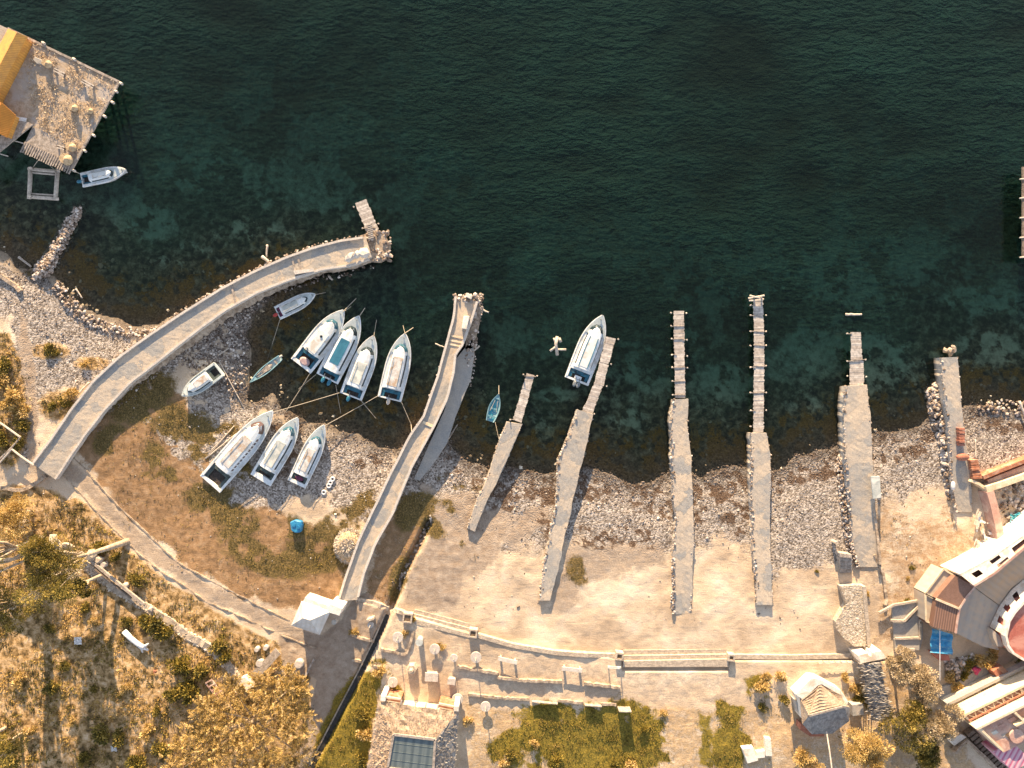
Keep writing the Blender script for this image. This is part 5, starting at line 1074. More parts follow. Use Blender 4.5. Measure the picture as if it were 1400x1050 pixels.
for x, y, r, lab in ((144,771,.42,'upper round stump beside the timber beam'),(173,800,.42,'lower round stump beside the timber beam'),(410,906,.62,'round millstone between the planks and the gazebo shadow'),(357,905,.55,'flat pale stone left of the grey plank stack'),(353,886,.35,'small pale stone above the flat one near the plank stack'),(365,884,.35,'small pale stone next to the plank stack')):
    g = G(x, y); b = MB(); b.cyl(g-Vector((0,0,.3)), r, .95, 18, r*.9); b.cyl(g+Vector((0,0,.65)), r*.75, .06, 18); tag(b.build('stump', M['water_tank'], None), lab, 'stump')
for i, (x, y, s, lab) in enumerate([(128,758,1.6,'largest pale boulder at the upper end of the timber beam'),(137,765,1.1,'smaller pale boulder between the largest one and the upper stump'),(208,832,.9,'pale boulder at the lower end of the timber beam'),(37,715,2.0,'left bright boulder beside the leaning tree'),(75,738,1.4,'bright boulder above the crown of the leaning tree'),(95,745,1.2,'bright rock right of the leaning tree')]):
    o = rocks('boulder', [(0,0,0)], [s*1.2], M['promenade_stone'], None, .6); o.location = G(x, y, .2); tag(o, lab, 'boulder', 'pale boulders of the lower left slope')
# fallen trunk
t = thing('fallen_log', 'short bleached fallen trunk with stubby root fork in the lower left scrub', 'log', G(187,878))
for pts, rr in (([(170,863,.35),(178,872,.4),(188,880,.5),(197,886,.6)], [.38,.34,.32,.36]), ([(195,885,.6),(203,880,1.0)], [.24,.1]), ([(195,885,.6),(203,889,.4)], [.26,.12]), ([(193,884,.5),(195,892,.3)], [.2,.1])):
    b = MB(); b.tube([G(x, y, z) for x, y, z in pts], rr, 9); b.build('trunk' if len(pts) > 2 else 'root', M['plastic'], t, 0, True)
pole('bleached log sticking in from the left edge near the bottom', -30,1010, 37,975, .30, 1.0, 'bark', 'fallen_log', 'log')
pole('thin rod on the slope below the leaning tree', 22,1048, 24,1010, .05, .2)
# plank stack
t = thing('plank_stack', 'grey weathered plank stack propped near the large golden tree', 'planks', G(365,905))
for i in range(4):
    b = MB(); b.bar(G(344+i*3,922+i*1.2,.5+.1*i), G(378+i*1.6,887+i*2,.9+.1*i), .30, .08); b.build('plank', M['wood'], t)
t = thing('pallet', 'faded pink slatted pallet left of the large golden tree', 'pallet', G(292,946))
for i in range(5): b = MB(); b.bar(G(281+i*4.6,934+i*5.0,.7), G(290+i*4.6,929+i*5.0,.7), .16, .08); b.build('slat', M['pinkroof'], t)
for s in ((281,934,299,956),(290,930,305,951)): b = MB(); b.bar(G(s[0],s[1],.6), G(s[2],s[3],.6), .14); b.build('runner', M['pinkroof'], t)
for i, (x, y, s, lab) in enumerate([(108,875,1.1,'crumpled white plastic sheet in the lower left scrub'),(157,1022,.9,'crumpled pale plastic sheet near the bottom left'),(213,917,.5,'small red rag in the lower left scrub')]):
    g = G(x, y, .15); n = 9; b = MB(); V = [(g.x+(i_/n-.5)*s, g.y+(j/n-.5)*s, g.z+random.uniform(0, .25)) for i_ in range(n) for j in range(n)]; b.add(V, [(i_*n+j, i_*n+j+1, (i_+1)*n+j+1, (i_+1)*n+j) for i_ in range(n-1) for j in range(n-1)]); tag(b.build('litter_sheet', M['redtile' if 'red' in lab else 'plastic'], None), lab, 'litter')
# fence rails at the left edge
for pts, lab, m in (([(-20,565),(6,582),(28,598)], 'pale wooden rail of the broken fence at the left edge', 'log'), ([(28,598),(10,618),(-20,645)], 'grey rail running down left from the pale one', 'wood'), ([(16,614),(30,625),(46,636)], 'pale rail reaching the foot of the curved pier', 'log'), ([(16,614),(0,632),(-12,642)], 'thin rail below the grey one at the left edge', 'log')):
    b = MB(); b.tube([G(x, y, .9) for x, y in pts], .13, 6); o = b.build('fence_rail', M[m], None); tag(o, lab, 'rail', 'broken fence at the left edge')
wallthing('low_wall', 'crumbling stone edge at the far left above the gravel', 'wall', [(-20,372),(5,380),(18,388),(27,398)], .5, .4, 'masonry', -.4, jag=1)
wallthing('low_wall', 'dark low ridge wall left of the curved pier foot', 'wall', [(0,668),(30,670),(50,660),(62,650)], .5, .25, 'masonry', -.4, jag=1)
# ================================================================ gazebo
def gazebo():
    zb = T(425,850); ze = zb+3.3; zr = zb+4.7; t = thing('gazebo', 'small pavilion with a white four sided tin roof beside the drain path', 'pavilion', G(425,848))
    c = [(398,855),(412,822),(452,836),(437,868)]; A = [P(x, y, ze) for x, y in c]; r0 = P(414,845,zr); r1 = P(424,848,zr)
    for f in ([A[0],A[1],r0], [A[1],A[2],r1,r0], [A[2],A[3],r1], [A[3],A[0],r0,r1]):
        b = MB(); dn = Vector((0,0,.12)); n = len(f); b.add(f+[v-dn for v in f], [tuple(range(n)), tuple(range(n, 2*n))[::-1]]+[(i, n+i, n+(i+1) % n, (i+1) % n) for i in range(n)]); b.build('roof_face', M['roofwhite'], t)
    q = [(402,852),(414,828),(449,838),(434,863)]; b = MB(); b.prism(q, zb-.5, ze-.15); b.build('wall', M['concrete_grey'], t)
    b = MB(); b.prism([(412,826),(417,817),(452,829),(450,838)], ze-2.4, ze-.12); b.build('parapet', M['whitewash'], t)
    b = MB(); b.prism([(448,829),(452,826),(468,832),(464,842),(448,837)], zb-.3, zb+3.4); b.build('side_tower', M['whitewash'], t, .04)
    b = MB(); b.cyl(P(458,849,zb+1.2), .34, .5, 18); b.build('water_jar', M['motor_white'], t)
gazebo()
wallthing('low_wall', 'double line of timber edging in the gazebo shadow', 'edging', [(429,902),(420,918),(413,934)], .3, .3, 'wood', -.3)
# ================================================================ thatched building, bottom centre
def thatched():
    zb = T(565,990); Z = zb+3.0; Zr = zb+3.9; t = thing('thatched_building', 'square thatched building with a dark glazed skylight at the bottom edge', 'building', G(566,1005))
    o = [(517,959),(627,973),(620,1075),(500,1062)]; sk = [(538,1004),(595,1011),(592,1058),(530,1050)]
    for k in range(4):
        a, b_ = o[k], o[(k+1) % 4]; c, d = sk[(k+1) % 4], sk[k]; n = 14; V = []
        for i in range(n+1):
            for j in range(7):
                u = i/n; v = j/6; p = (np.array(a)*(1-u)+np.array(b_)*u)*(1-v)+(np.array(d)*(1-u)+np.array(c)*u)*v
                e = 0 if (i in (0, n)) else 1; V.append(P(p[0]+random.uniform(-.7, .7)*e, p[1]+random.uniform(-.7, .7)*(1 if j == 0 else .4), Z+(Zr-Z)*v+random.uniform(-.1, .1)*e))
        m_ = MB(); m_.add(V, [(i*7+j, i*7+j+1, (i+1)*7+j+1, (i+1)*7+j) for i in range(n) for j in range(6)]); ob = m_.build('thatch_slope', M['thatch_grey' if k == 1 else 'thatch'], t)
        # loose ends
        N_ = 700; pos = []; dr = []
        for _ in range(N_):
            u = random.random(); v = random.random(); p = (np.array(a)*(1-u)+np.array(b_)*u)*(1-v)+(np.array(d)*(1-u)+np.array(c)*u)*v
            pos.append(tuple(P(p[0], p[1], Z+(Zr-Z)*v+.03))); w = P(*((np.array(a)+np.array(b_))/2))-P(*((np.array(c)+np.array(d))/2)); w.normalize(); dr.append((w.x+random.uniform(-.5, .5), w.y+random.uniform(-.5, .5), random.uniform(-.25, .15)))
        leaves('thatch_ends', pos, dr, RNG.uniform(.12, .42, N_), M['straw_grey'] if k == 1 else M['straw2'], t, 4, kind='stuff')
    for k in range(4):
        a, b_ = sk[k], sk[(k+1) % 4]; b = MB(); b.bar(P(*a, Zr+.08), P(*b_, Zr+.08), .3, .2); b.build('skylight_frame', M['wood'], t)
    b = MB(); b.prism(sk, Zr-.3, Zr+.02); b.build('skylight', M['slate'], t)
    for i in range(1, 4):
        p = np.array(sk[0])*(1-i/4)+np.array(sk[1])*i/4; q = np.array(sk[3])*(1-i/4)+np.array(sk[2])*i/4; b = MB(); b.bar(P(*p, Zr+.02), P(*q, Zr+.02), .05, .04); b.build('glazing_bar', M['slate'], t)
    for i in range(1, 4):
        p = np.array(sk[0])*(1-i/4)+np.array(sk[3])*i/4; q = np.array(sk[1])*(1-i/4)+np.array(sk[2])*i/4; b = MB(); b.bar(P(*p, Zr+.03), P(*q, Zr+.03), .05, .04); b.build('glazing_bar', M['slate'], t)
    w = [(521,968),(622,980),(616,1070),(507,1060)]; b = MB(); b.prism(w, zb-.6, Z-.1); b.build('wall', M['cream'], t)
    for x, y in ((524,955),(624,969)): b = MB(); b.prism([(x-3.5,y-4),(x+3.5,y-3.5),(x+3,y+4),(x-4,y+3.5)], zb-.4, Z+.2); b.build('corner_pillar', M['whitewash'], t, .04)
    for a, c in (((528,953),(548,956)), ((600,962),(620,966))): b = MB(); b.bar(P(*a, Z-.2), P(*c, Z-.2), .22); b.bar(P(a[0]-1, a[1]+5, Z-.2), P(c[0]-1, c[1]+5, Z-.2), .12); b.build('pergola_beam', M['cream'], t); b = MB(); b.prism([a, c, (c[0]-1, c[1]+5), (a[0]-1, a[1]+5)], zb, Z-.6); b.build('porch_panel', M['brick'], t)
    for x, y in ((549,957),(569,959),(583,961),(599,963)): b = MB(); b.bar(P(x, y, Z-.1), P(x-1.5, y+7, Z-.1), .14); b.build('rafter_tail', M['log'], t)
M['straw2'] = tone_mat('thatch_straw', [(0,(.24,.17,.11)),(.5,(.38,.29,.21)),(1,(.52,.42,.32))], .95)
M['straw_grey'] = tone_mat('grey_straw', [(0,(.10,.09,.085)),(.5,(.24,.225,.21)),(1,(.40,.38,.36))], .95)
thatched()
# ================================================================ hexagonal hut
def hexhut():
    zb = T(1125,960); Z = zb+3.2; Zr = zb+4.3; t = thing('round_hut', 'many sided hut with a shingled roof, white upper wall and red lower wall', 'hut', G(1125,965))
    rim = [(1094,955),(1120,934),(1150,948),(1162,967),(1161,986),(1138,1003),(1110,1004),(1097,990)]
    wl = [(1096,957),(1119,938),(1148,951),(1158,968),(1157,983),(1136,998),(1112,998),(1100,987)]
    b = MB(); b.prism(wl, zb-.6, Z-.05); b.build('wall', M['whitewash'], t)
    outer = [(1087,949),(1110,927),(1120,928),(1150,944),(1160,960)]; inner = [(1098,957),(1119,937),(1124,936),(1146,949),(1158,966)]; b = MB(); b.prism(outer+inner[::-1], Z-1.7, Z+.12); b.build('parapet', M['whitewash'], t, .04)
    A = P(1106,978,Zr); B_ = P(1154,965,Zr-.1); R_ = [P(x, y, Z) for x, y in rim]
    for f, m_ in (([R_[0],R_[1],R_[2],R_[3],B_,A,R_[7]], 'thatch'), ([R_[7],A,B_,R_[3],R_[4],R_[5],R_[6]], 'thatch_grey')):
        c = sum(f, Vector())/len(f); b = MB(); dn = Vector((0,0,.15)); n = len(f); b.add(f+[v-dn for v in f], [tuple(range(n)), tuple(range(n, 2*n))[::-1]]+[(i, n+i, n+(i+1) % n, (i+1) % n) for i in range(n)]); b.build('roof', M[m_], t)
    b = MB(); b.bar(A+Vector((0,0,.1)), B_+Vector((0,0,.1)), .25, .12); b.build('ridge', M['wood'], t)
    for i in range(1, 9):
        q = i/9; p0 = R_[0].lerp(A, q)+Vector((0,0,.06)); pm = R_[1].lerp(A.lerp(B_, .3), q)+Vector((0,0,.08)); p1 = R_[2].lerp(B_, q)+Vector((0,0,.06)); b = MB(); b.bar(p0, pm, .06, .06); b.bar(pm, p1, .06, .06); b.build('shingle_course', M['masonry'], t)
    b = MB(); b.prism([(1095,990),(1110,1001),(1127,1002),(1127,1007),(1108,1007),(1094,998)], zb-.4, zb+1.6); b.build('lower_wall', M['redtile'], t)
    b = MB(); b.prism([(1087,958),(1093,960),(1098,975),(1092,976)], zb-.3, zb+1.5); b.build('side_annex', M['slabroof2'], t)
    b = MB(); b.prism([(1165,964),(1180,963),(1181,977),(1166,979)], zb-.3, zb+1.2); b.build('step_block', M['concrete_grey'], t)
    b = MB(); b.tube([P(1130,1000,Z+.3), P(1134,1025,Z+1.2), P(1138,1056,Z+2)], .09, 6); tag(b.build('utility_pole', M['log'], None), 'thin pale pole sloping from the hut roof to the bottom edge', 'pole')
hexhut()
t = thing('stone_bench', 'pale stone seat group at the bottom edge left of the many sided hut', 'seat', G(1035,1030))
for q, z in (([(1015,1024),(1030,1022),(1037,1040),(1022,1044)], .8), ([(1034,1028),(1046,1026),(1046,1036),(1035,1037)], .55), ([(1046,1009),(1054,1010),(1056,1034),(1047,1034)], .6)): b = MB(); b.prism(q, T(1035,1030)-.3, T(1035,1030)+z); b.build('block', M['whitewash'], t, .04)
# white gate slab and thatch corridor
zb = T(1195,905); t = thing('gatehouse', 'white flat topped gatehouse at the right end of the retaining wall', 'gatehouse', G(1193,900)); b = MB(); b.prism([(1173,896),(1187,893),(1188,897),(1192,897),(1193,892),(1205,890),(1213,900),(1177,907)], zb-.5, zb+2.2); b.build('body', M['whitewash'], t); b = MB(); b.prism([(1175,905),(1213,899),(1214,903),(1177,910)], zb-.4, zb+2.0); b.build('eave', M['wood'], t)
def corridor():
    zb = T(1200,950); t = thing('covered_walkway', 'long sagging blue grey thatched walkway roof running down from the gatehouse', 'walkway', G(1200,945))
    L_ = [(1177,908),(1181,925),(1184,945),(1188,965),(1192,985)]; R_ = [(1203,906),(1206,925),(1211,945),(1217,965),(1221,985)]; n = 30; l = resample(L_, n); r = resample(R_, n); V = []
    for i in range(n):
        for j in range(8): q = j/7; p = l[i]*(1-q)+r[i]*q; V.append(P(p[0]+random.uniform(-.5,.5), p[1], zb+2.3+.5*math.sin(math.pi*q)+random.uniform(-.12,.12)))
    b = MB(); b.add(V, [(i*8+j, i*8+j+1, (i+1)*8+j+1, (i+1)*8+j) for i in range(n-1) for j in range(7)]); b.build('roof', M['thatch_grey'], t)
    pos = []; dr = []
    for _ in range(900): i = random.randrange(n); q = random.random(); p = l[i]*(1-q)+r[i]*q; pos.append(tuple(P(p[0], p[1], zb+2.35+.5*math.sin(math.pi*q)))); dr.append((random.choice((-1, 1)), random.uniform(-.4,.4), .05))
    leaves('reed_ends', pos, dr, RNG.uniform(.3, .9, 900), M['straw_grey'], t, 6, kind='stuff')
    for i in range(0, n, 7):
        for e in (l[i], r[i]): b = MB(); b.tube([G(*e, -.2), P(*e, zb+2.3)], .08, 6); b.build('post', M['wood_dark'], t)
corridor()
t = thing('garden_rack', 'low pale slatted rack along the foot of the right retaining wall', 'rack', G(1148,905))
b = MB(); b.bar(G(1120,907,.5), G(1175,906,.5), .1); b.build('rail', M['log'], t)
for i in range(7): b = MB(); b.bar(G(1124+i*8,903,.7), G(1128+i*8,907,.5), .09); b.build('slat', M['log'], t)
# rubble ruin and shore gear on the right
zr_ = T(1165,840)
t = thing('stone_mound', 'rough pale masonry mound with a straight right hand wall on the beach', 'masonry mound', G(1165,840))
pts = [(1150,802),(1170,800),(1181,802),(1184,883),(1168,884),(1156,874),(1146,862),(1143,850),(1150,838),(1158,826)]
b = MB(); b.prism(pts, zr_-.5, zr_+1.0); b.build('core', M['mound_rock'], t)
X = RNG.uniform(1140,1188,1500); Y = RNG.uniform(798,888,1500); k = sdf(X, Y, pts) > -1; ps = [P(x, y, zr_+1.0) for x, y in zip(X[k], Y[k])]; rocks('top_stones', ps, RNG.uniform(.10,.30,len(ps)), M['straw_pale_stone'], t, .22, kind='stuff')
b = MB(); b.wall([(1182,802),(1185,840),(1189,884)], .45, zr_-.5, zr_+1.25); b.build('side_wall', M['promenade_stone'], t)
t = thing('crate_steps', 'grey wooden stepped crate standing on the shingle left of the wide pier', 'steps', G(1156,768))
for i in range(5): b = MB(); z = 1.5-.28*i; b.prism([(1148,756+i*5.5),(1165,758+i*5.0),(1165,763+i*5.0),(1149,762+i*5.5)], T(1156,768)-.2, T(1156,768)+z); b.build('tread', M['wood'], t, .03)
g = G(1139,740); b = MB(); b.cyl(g-Vector((0,0,.2)), .28, 1.3, 12, .24); tag(b.build('bollard', M['promenade_stone'], None), 'small pale bollard up left of the stepped crate', 'bollard')
t = thing('slab_table', 'grey slab table on the right edge of the wide stone pier', 'table', P(1199,666,1.5)); b = MB(); b.prism([(1191,651),(1203,651),(1205,681),(1194,682)], 2.15, 2.35); b.build('table_top', M['greyroof'], t, .03)
for x, y in ((1194,654),(1201,654),(1196,678),(1203,678)): b = MB(); b.bar(P(x, y, .6), P(x, y, 2.2), .14); b.build('leg', M['wood'], t)
wallthing('low_wall', 'broken low stone edging on the sand right of the wide pier foot', 'edging', [(1196,760),(1204,775),(1210,800),(1214,820),(1212,828)], .35, .3, 'masonry', -.3, jag=1.5)
wallthing('pier_side_wall', 'long low wall along the right side of the wide pier', 'wall', [(1191,655),(1196,700),(1201,741),(1204,772)], .3, .75, 'masonry', -.4)
# rightmost pier gear
t = thing('brick_stack', 'upright stack of red bricks on the rightmost pier', 'bricks', P(1315,598,1.5), 0, 'red brick stacks')
for i in range(6): b = MB(); b.prism([(1311,585+i*4.2),(1319,585+i*4.2),(1320,588.6+i*4.2),(1312,588.6+i*4.2)], 1.5, 2.1+random.uniform(0,.15)); b.build('brick', M['redtile'], t, .03)
b = MB(); b.add(*ovl(.8, .5, .7, tuple(P(1316,625,1.8)))); tag(b.build('clay_heap', M['redtile'], None, 0, True), 'small heap of red clay on the rightmost pier', 'heap')
for i in range(3): pass
t = thing('brick_stack', 'larger stack of orange bricks against the lower right side of the rightmost pier', 'bricks', G(1334,643), 0, 'red brick stacks')
for i in range(7): b = MB(); b.prism([(1326+i*.7,629+i*3.8),(1337+i*.9,628+i*3.8),(1338+i*.9,631.4+i*3.8),(1327+i*.7,632.4+i*3.8)], 0, T(1334,643)+1.2+random.uniform(0,.2)); b.build('brick', M['brick'], t, .03)
pole('thin upright plank leaning by the brick stacks', 1326,627, 1327,600, .09, .6, 'log')
b = MB(); b.add(*ovl(.28, .6, .35, tuple(P(1303,664,1.65)))); tag(b.build('sack', M['plastic'], None, 0, True), 'white sack lying on the left side of the rightmost pier', 'sack')
def bwall(label, pts, w, h, m): wallthing('brick_wall', label, 'wall', pts, w, h, m, -.5, 'half built brick walls at the right edge')
bwall('short pale wall coping from the brick stack to the wall corner', [(1328,657),(1340,662),(1349,669)], .35, 1.2, 'cream')
bwall('cream topped brick wall running from the corner to the right edge, lower of two', [(1349,669),(1372,662),(1400,652),(1450,632)], .75, 1.6, 'cream')
bwall('brick wall running to the right edge, upper of two', [(1345,653),(1372,642),(1400,631),(1450,610)], .5, 1.5, 'brick')
b = MB(); b.prism([(1350,656),(1400,636),(1450,616),(1450,628),(1400,647),(1353,664)], 0, T(1370,650)+.7); tag(b.build('brick_floor', M['pinkroof'], None), 'pinkish floor strip between the two brick walls', 'floor strip')
bwall('pink brick wall running down from the corner to the white building', [(1354,672),(1359,690),(1366,720),(1370,745)], .95, 1.7, 'pinkroof')
t = thing('lumber_heap', 'heap of pale broken boards left of the pink brick wall', 'lumber', G(1346,725))
for i in range(26):
    x, y = random.uniform(1334,1354), random.uniform(690,740); a = random.uniform(-.5,.5)+(1.5 if random.random() < .75 else 0); l_ = random.uniform(4,13); b = MB(); b.bar(G(x, y, .3+.02*i), G(x+l_*math.cos(a), y+l_*math.sin(a), .4+.02*i), random.uniform(.15,.35), .06); b.build('plank', M[random.choice(['wood','plastic','log'])], t)
t = thing('blue_sheeting', 'rumpled blue sheeting behind the pink brick wall', 'sheeting', G(1392,710)); b = MB(); n = 10; V = [tuple(G(1381+i*2.6, 702+j*1.6+math.sin(i)*2, .3+random.uniform(0,.4))) for i in range(n) for j in range(n)]; b.add(V, [(i*n+j, i*n+j+1, (i+1)*n+j+1, (i+1)*n+j) for i in range(n-1) for j in range(n-1)]); b.build('sheet', M['turq'], t)
bank('builders rubble behind the pink brick wall at the right edge', [(1362,672),(1420,650),(1420,720),(1378,745),(1372,710)], 160, (.3, .9), M['rubble'], hi=.3)
bank('pile of broken stone at the corner of the greenhouse building', [(1292,772),(1310,765),(1322,772),(1318,786),(1300,786)], 170, (.25, .7), hi=1.0)
# ================================================================ lakeside hotel
def hotel():
    zb = T(1320,840); t = thing('hotel_building', 'low lakeside building with brown and grey roofs, glazed front and white openwork parapet', 'building', G(1330,840))
    Z = zb+3.0
    for pts, z, m, nm in (([(1306,787),(1332,802),(1311,831),(1280,818)], Z+.35, 'brownroof', 'roof'), ([(1281,820),(1311,832),(1306,865),(1275,857)], Z+.3, 'browntile', 'roof'),
        ([(1333,803),(1360,786),(1400,752),(1440,715),(1440,758),(1400,791),(1382,805),(1366,827)], Z-1.5, 'slabroof', 'roof_terrace'), ([(1333,804),(1366,828),(1353,857),(1366,889),(1344,884),(1308,866),(1312,832)], Z-1.62, 'slabroof2', 'roof_terrace')):
        b = MB(); b.prism(pts, zb-.4, z); b.build(nm, M[m], t)
    for a, c in (((1280,819),(1311,832)),): b = MB(); b.bar(P(*a, Z+.42), P(*c, Z+.42), .28, .16); b.build('roof_gutter', M['cream'], t)
    b = MB(); b.wall([(1333,803),(1322,816),(1312,832),(1309,850),(1307,866)], .25, Z-1.8, Z+.40); b.build('roof_edging', M['pinkroof'], t)
    # glazed lean-to
    for q in ([(1290,778),(1306,788),(1280,819),(1265,811)], [(1265,812),(1280,820),(1275,853),(1266,849)]):
        b = MB(); b.prism(q, zb-.3, Z-.6); b.build('glazed_front', M['slabroof'], t)
        for i in range(4): b = MB(); b.bar(P(*q[i], Z-.5), P(*q[(i+1) % 4], Z-.5), .22, .14); b.build('glazing_frame', M['cream'], t)
    # openwork parapet: bright wall with half round holes
    A_o = [(1313,786),(1355,764),(1400,733),(1440,700)]; A_i = [(1332,801),(1360,784),(1400,750),(1440,715)]
    lo = resample(A_o, 40); li = resample(A_i, 40)
    def holes(nm, lo, li, zt, zbm, hs, m):
        """sloping wall band from lo to li built from strips, leaving openings hs = [(u0, u1, v0, v1)]"""
        b = MB(); n = len(lo)-1; K = 8
        for i in range(n):
            for j in range(K):
                u = (i+.5)/n; v = (j+.5)/K
                if any(h[0] < u < h[1] and h[2] < v < h[3] for h in hs): continue
                q = [lo[i]*(1-j/K)+li[i]*j/K, lo[i+1]*(1-j/K)+li[i+1]*j/K, lo[i+1]*(1-(j+1)/K)+li[i+1]*(j+1)/K, lo[i]*(1-(j+1)/K)+li[i]*(j+1)/K]
                zz = [zbm+(zt-zbm)*(j/K), zbm+(zt-zbm)*(j/K), zbm+(zt-zbm)*((j+1)/K), zbm+(zt-zbm)*((j+1)/K)]
                b.add([P(p[0], p[1], z) for p, z in zip(q, zz)], [(0,1,2,3)])
        b.build(nm, M[m], t)
        V = [P(*p, zbm-.9) for p in lo]+[P(*p, zt-.9) for p in li]; n2 = len(lo); b = MB(); b.add(V, [(i, i+1, n2+i+1, n2+i) for i in range(n2-1)]); b.build('recess', M['brownglass'], t)
    holes('openwork_parapet', lo, li, Z+1.2, Z+.9, [(.08,.15,.3,.66),(.27,.38,.02,.42),(.31,.43,.58,.97),(.52,.66,.3,.82),(.78,.92,.25,.8)], 'whitewash')
    b = MB(); b.wall(A_i, .3, Z-1.8, Z+1.25); b.build('parapet_wall', M['pinkroof'], t)
    b = MB(); b.wall(A_o, .3, zb-.4, Z+.92); b.build('front_wall', M['whitewash'], t)
    # blue awning on poles and red band
    b = MB(); n = 12; V = []
    cs = [np.array(p, float) for p in ((1274,859),(1302,867),(1302,895),(1271,892))]
    for i in range(n+1):
        for j in range(n+1): u, v = i/n, j/n; p = (cs[0]*(1-u)+cs[1]*u)*(1-v)+(cs[3]*(1-u)+cs[2]*u)*v; V.append(P(p[0]+(.9*math.sin(v*9) if i in (0, n) else 0), p[1], Z-.5+.12*math.sin(v*19+u*3)))
    b.add(V, [(i*(n+1)+j, i*(n+1)+j+1, (i+1)*(n+1)+j+1, (i+1)*(n+1)+j) for i in range(n) for j in range(n)]); b.build('awning', M['tarp'], t)
    b = MB(); b.prism([(1276,893),(1297,896),(1299,903),(1285,903)], zb-.3, Z-1.6); b.build('porch_roof', M['redroof'], t)
    b = MB(); b.bar(P(1285,858,Z-.2), P(1285,930,Z-.2), .07); b.build('awning_pole', M['plastic'], t)
    for x, y in ((1275,861),(1300,868),(1300,893),(1273,890)): b = MB(); b.bar(G(x, y, -.2), P(x, y, Z-.55), .1); b.build('awning_post', M['wood'], t)
hotel()
t = thing('entrance_ramp', 'pale concrete apron with low kerbs left of the glazed front', 'apron', G(1248,850)); zb = T(1245,850)
for q, z in (([(1220,828),(1262,822),(1240,849),(1220,847)], .30), ([(1221,850),(1240,851),(1262,826),(1262,872),(1258,888),(1224,888),(1222,872)], .22), ([(1223,874),(1257,873),(1257,889),(1224,889)], .45)):
    b = MB(); b.prism(q, zb-.6, zb+z); b.build('slab', M['concrete_grey'], t)
for a, c in (((1202,838),(1222,827)), ((1222,827),(1262,820)), ((1236,849),(1262,822)), ((1218,848),(1236,849)), ((1224,873),(1256,872)), ((1224,888),(1250,888)), ((1258,850),(1258,874)), ((1263,834),(1258,852))):
    b = MB(); b.bar(P(*a, zb+.5), P(*c, zb+.5), .28, .3); b.build('kerb', M['promenade_stone'], t)
def annex():
    zb = T(1385,860); Z = zb+4.0; t = thing('white_annex', 'white building with arched windows and a rounded red roof terrace at the right edge', 'building', G(1390,860))
    O = [(1353,857),(1367,827),(1383,806),(1400,792),(1440,760)]; I = [(1376,870),(1380,850),(1388,837),(1400,824),(1440,790)]; lo = resample(O, 44); li = resample(I, 44)
    for i in range(1):
        hs = [(.10,.16),(.25,.31),(.42,.48),(.60,.66)]; b = MB(); K = 8
        for i in range(43):
            for j in range(K):
                u = (i+.5)/43; v = (j+.5)/K; arch = any(h[0]-.006*(1-abs(v-.5)*2) < u < h[1]+.006*(1-abs(v-.5)*2) and .25 < v < (.82 if h[0]+.015 < u < h[1]-.015 else .72) for h in hs)
                if arch: continue
                q = [lo[i]*(1-j/K)+li[i]*j/K, lo[i+1]*(1-j/K)+li[i+1]*j/K, lo[i+1]*(1-(j+1)/K)+li[i+1]*(j+1)/K, lo[i]*(1-(j+1)/K)+li[i]*(j+1)/K]; zz = [Z-2.4+2.4*j/K, Z-2.4+2.4*j/K, Z-2.4+2.4*(j+1)/K, Z-2.4+2.4*(j+1)/K]
                b.add([P(p[0], p[1], z) for p, z in zip(q, zz)], [(0,1,2,3)])
        b.build('facade', M['whitewash'], t)
    n2 = 44; V = [P(*(p*.98+q*.02), Z-3.0) for p, q in zip(lo, li)]+[P(*p, Z-.6) for p in li]; b = MB(); b.add(V, [(i, i+1, n2+i+1, n2+i) for i in range(n2-1)]); b.build('window_glazing', M['brownglass'], t)
    b = MB(); b.prism([(1354,857),(1368,827),(1384,806),(1401,792),(1440,761),(1440,960),(1400,905),(1375,880),(1360,872)], zb-.5, Z-2.9); b.build('wall_base', M['whitewash'], t)
    rf = [(1377,871),(1381,851),(1389,838),(1401,825),(1440,791),(1440,920),(1400,900),(1385,891)]; b = MB(); b.prism(rf, zb-.4, Z); b.build('roof_terrace', M['redroof'], t)
    b = MB(); b.wall([(1440,790),(1400,824),(1388,837),(1380,850),(1376,870),(1379,883),(1386,893),(1400,902),(1440,922)], .3, Z-.5, Z+.35); b.build('parapet', M['whitewash'], t)
    b = MB(); b.prism([(1356,860),(1366,868),(1372,884),(1364,884),(1358,872)], zb, Z-1.6); b.build('stair_tower', M['slabroof2'], t)
annex()
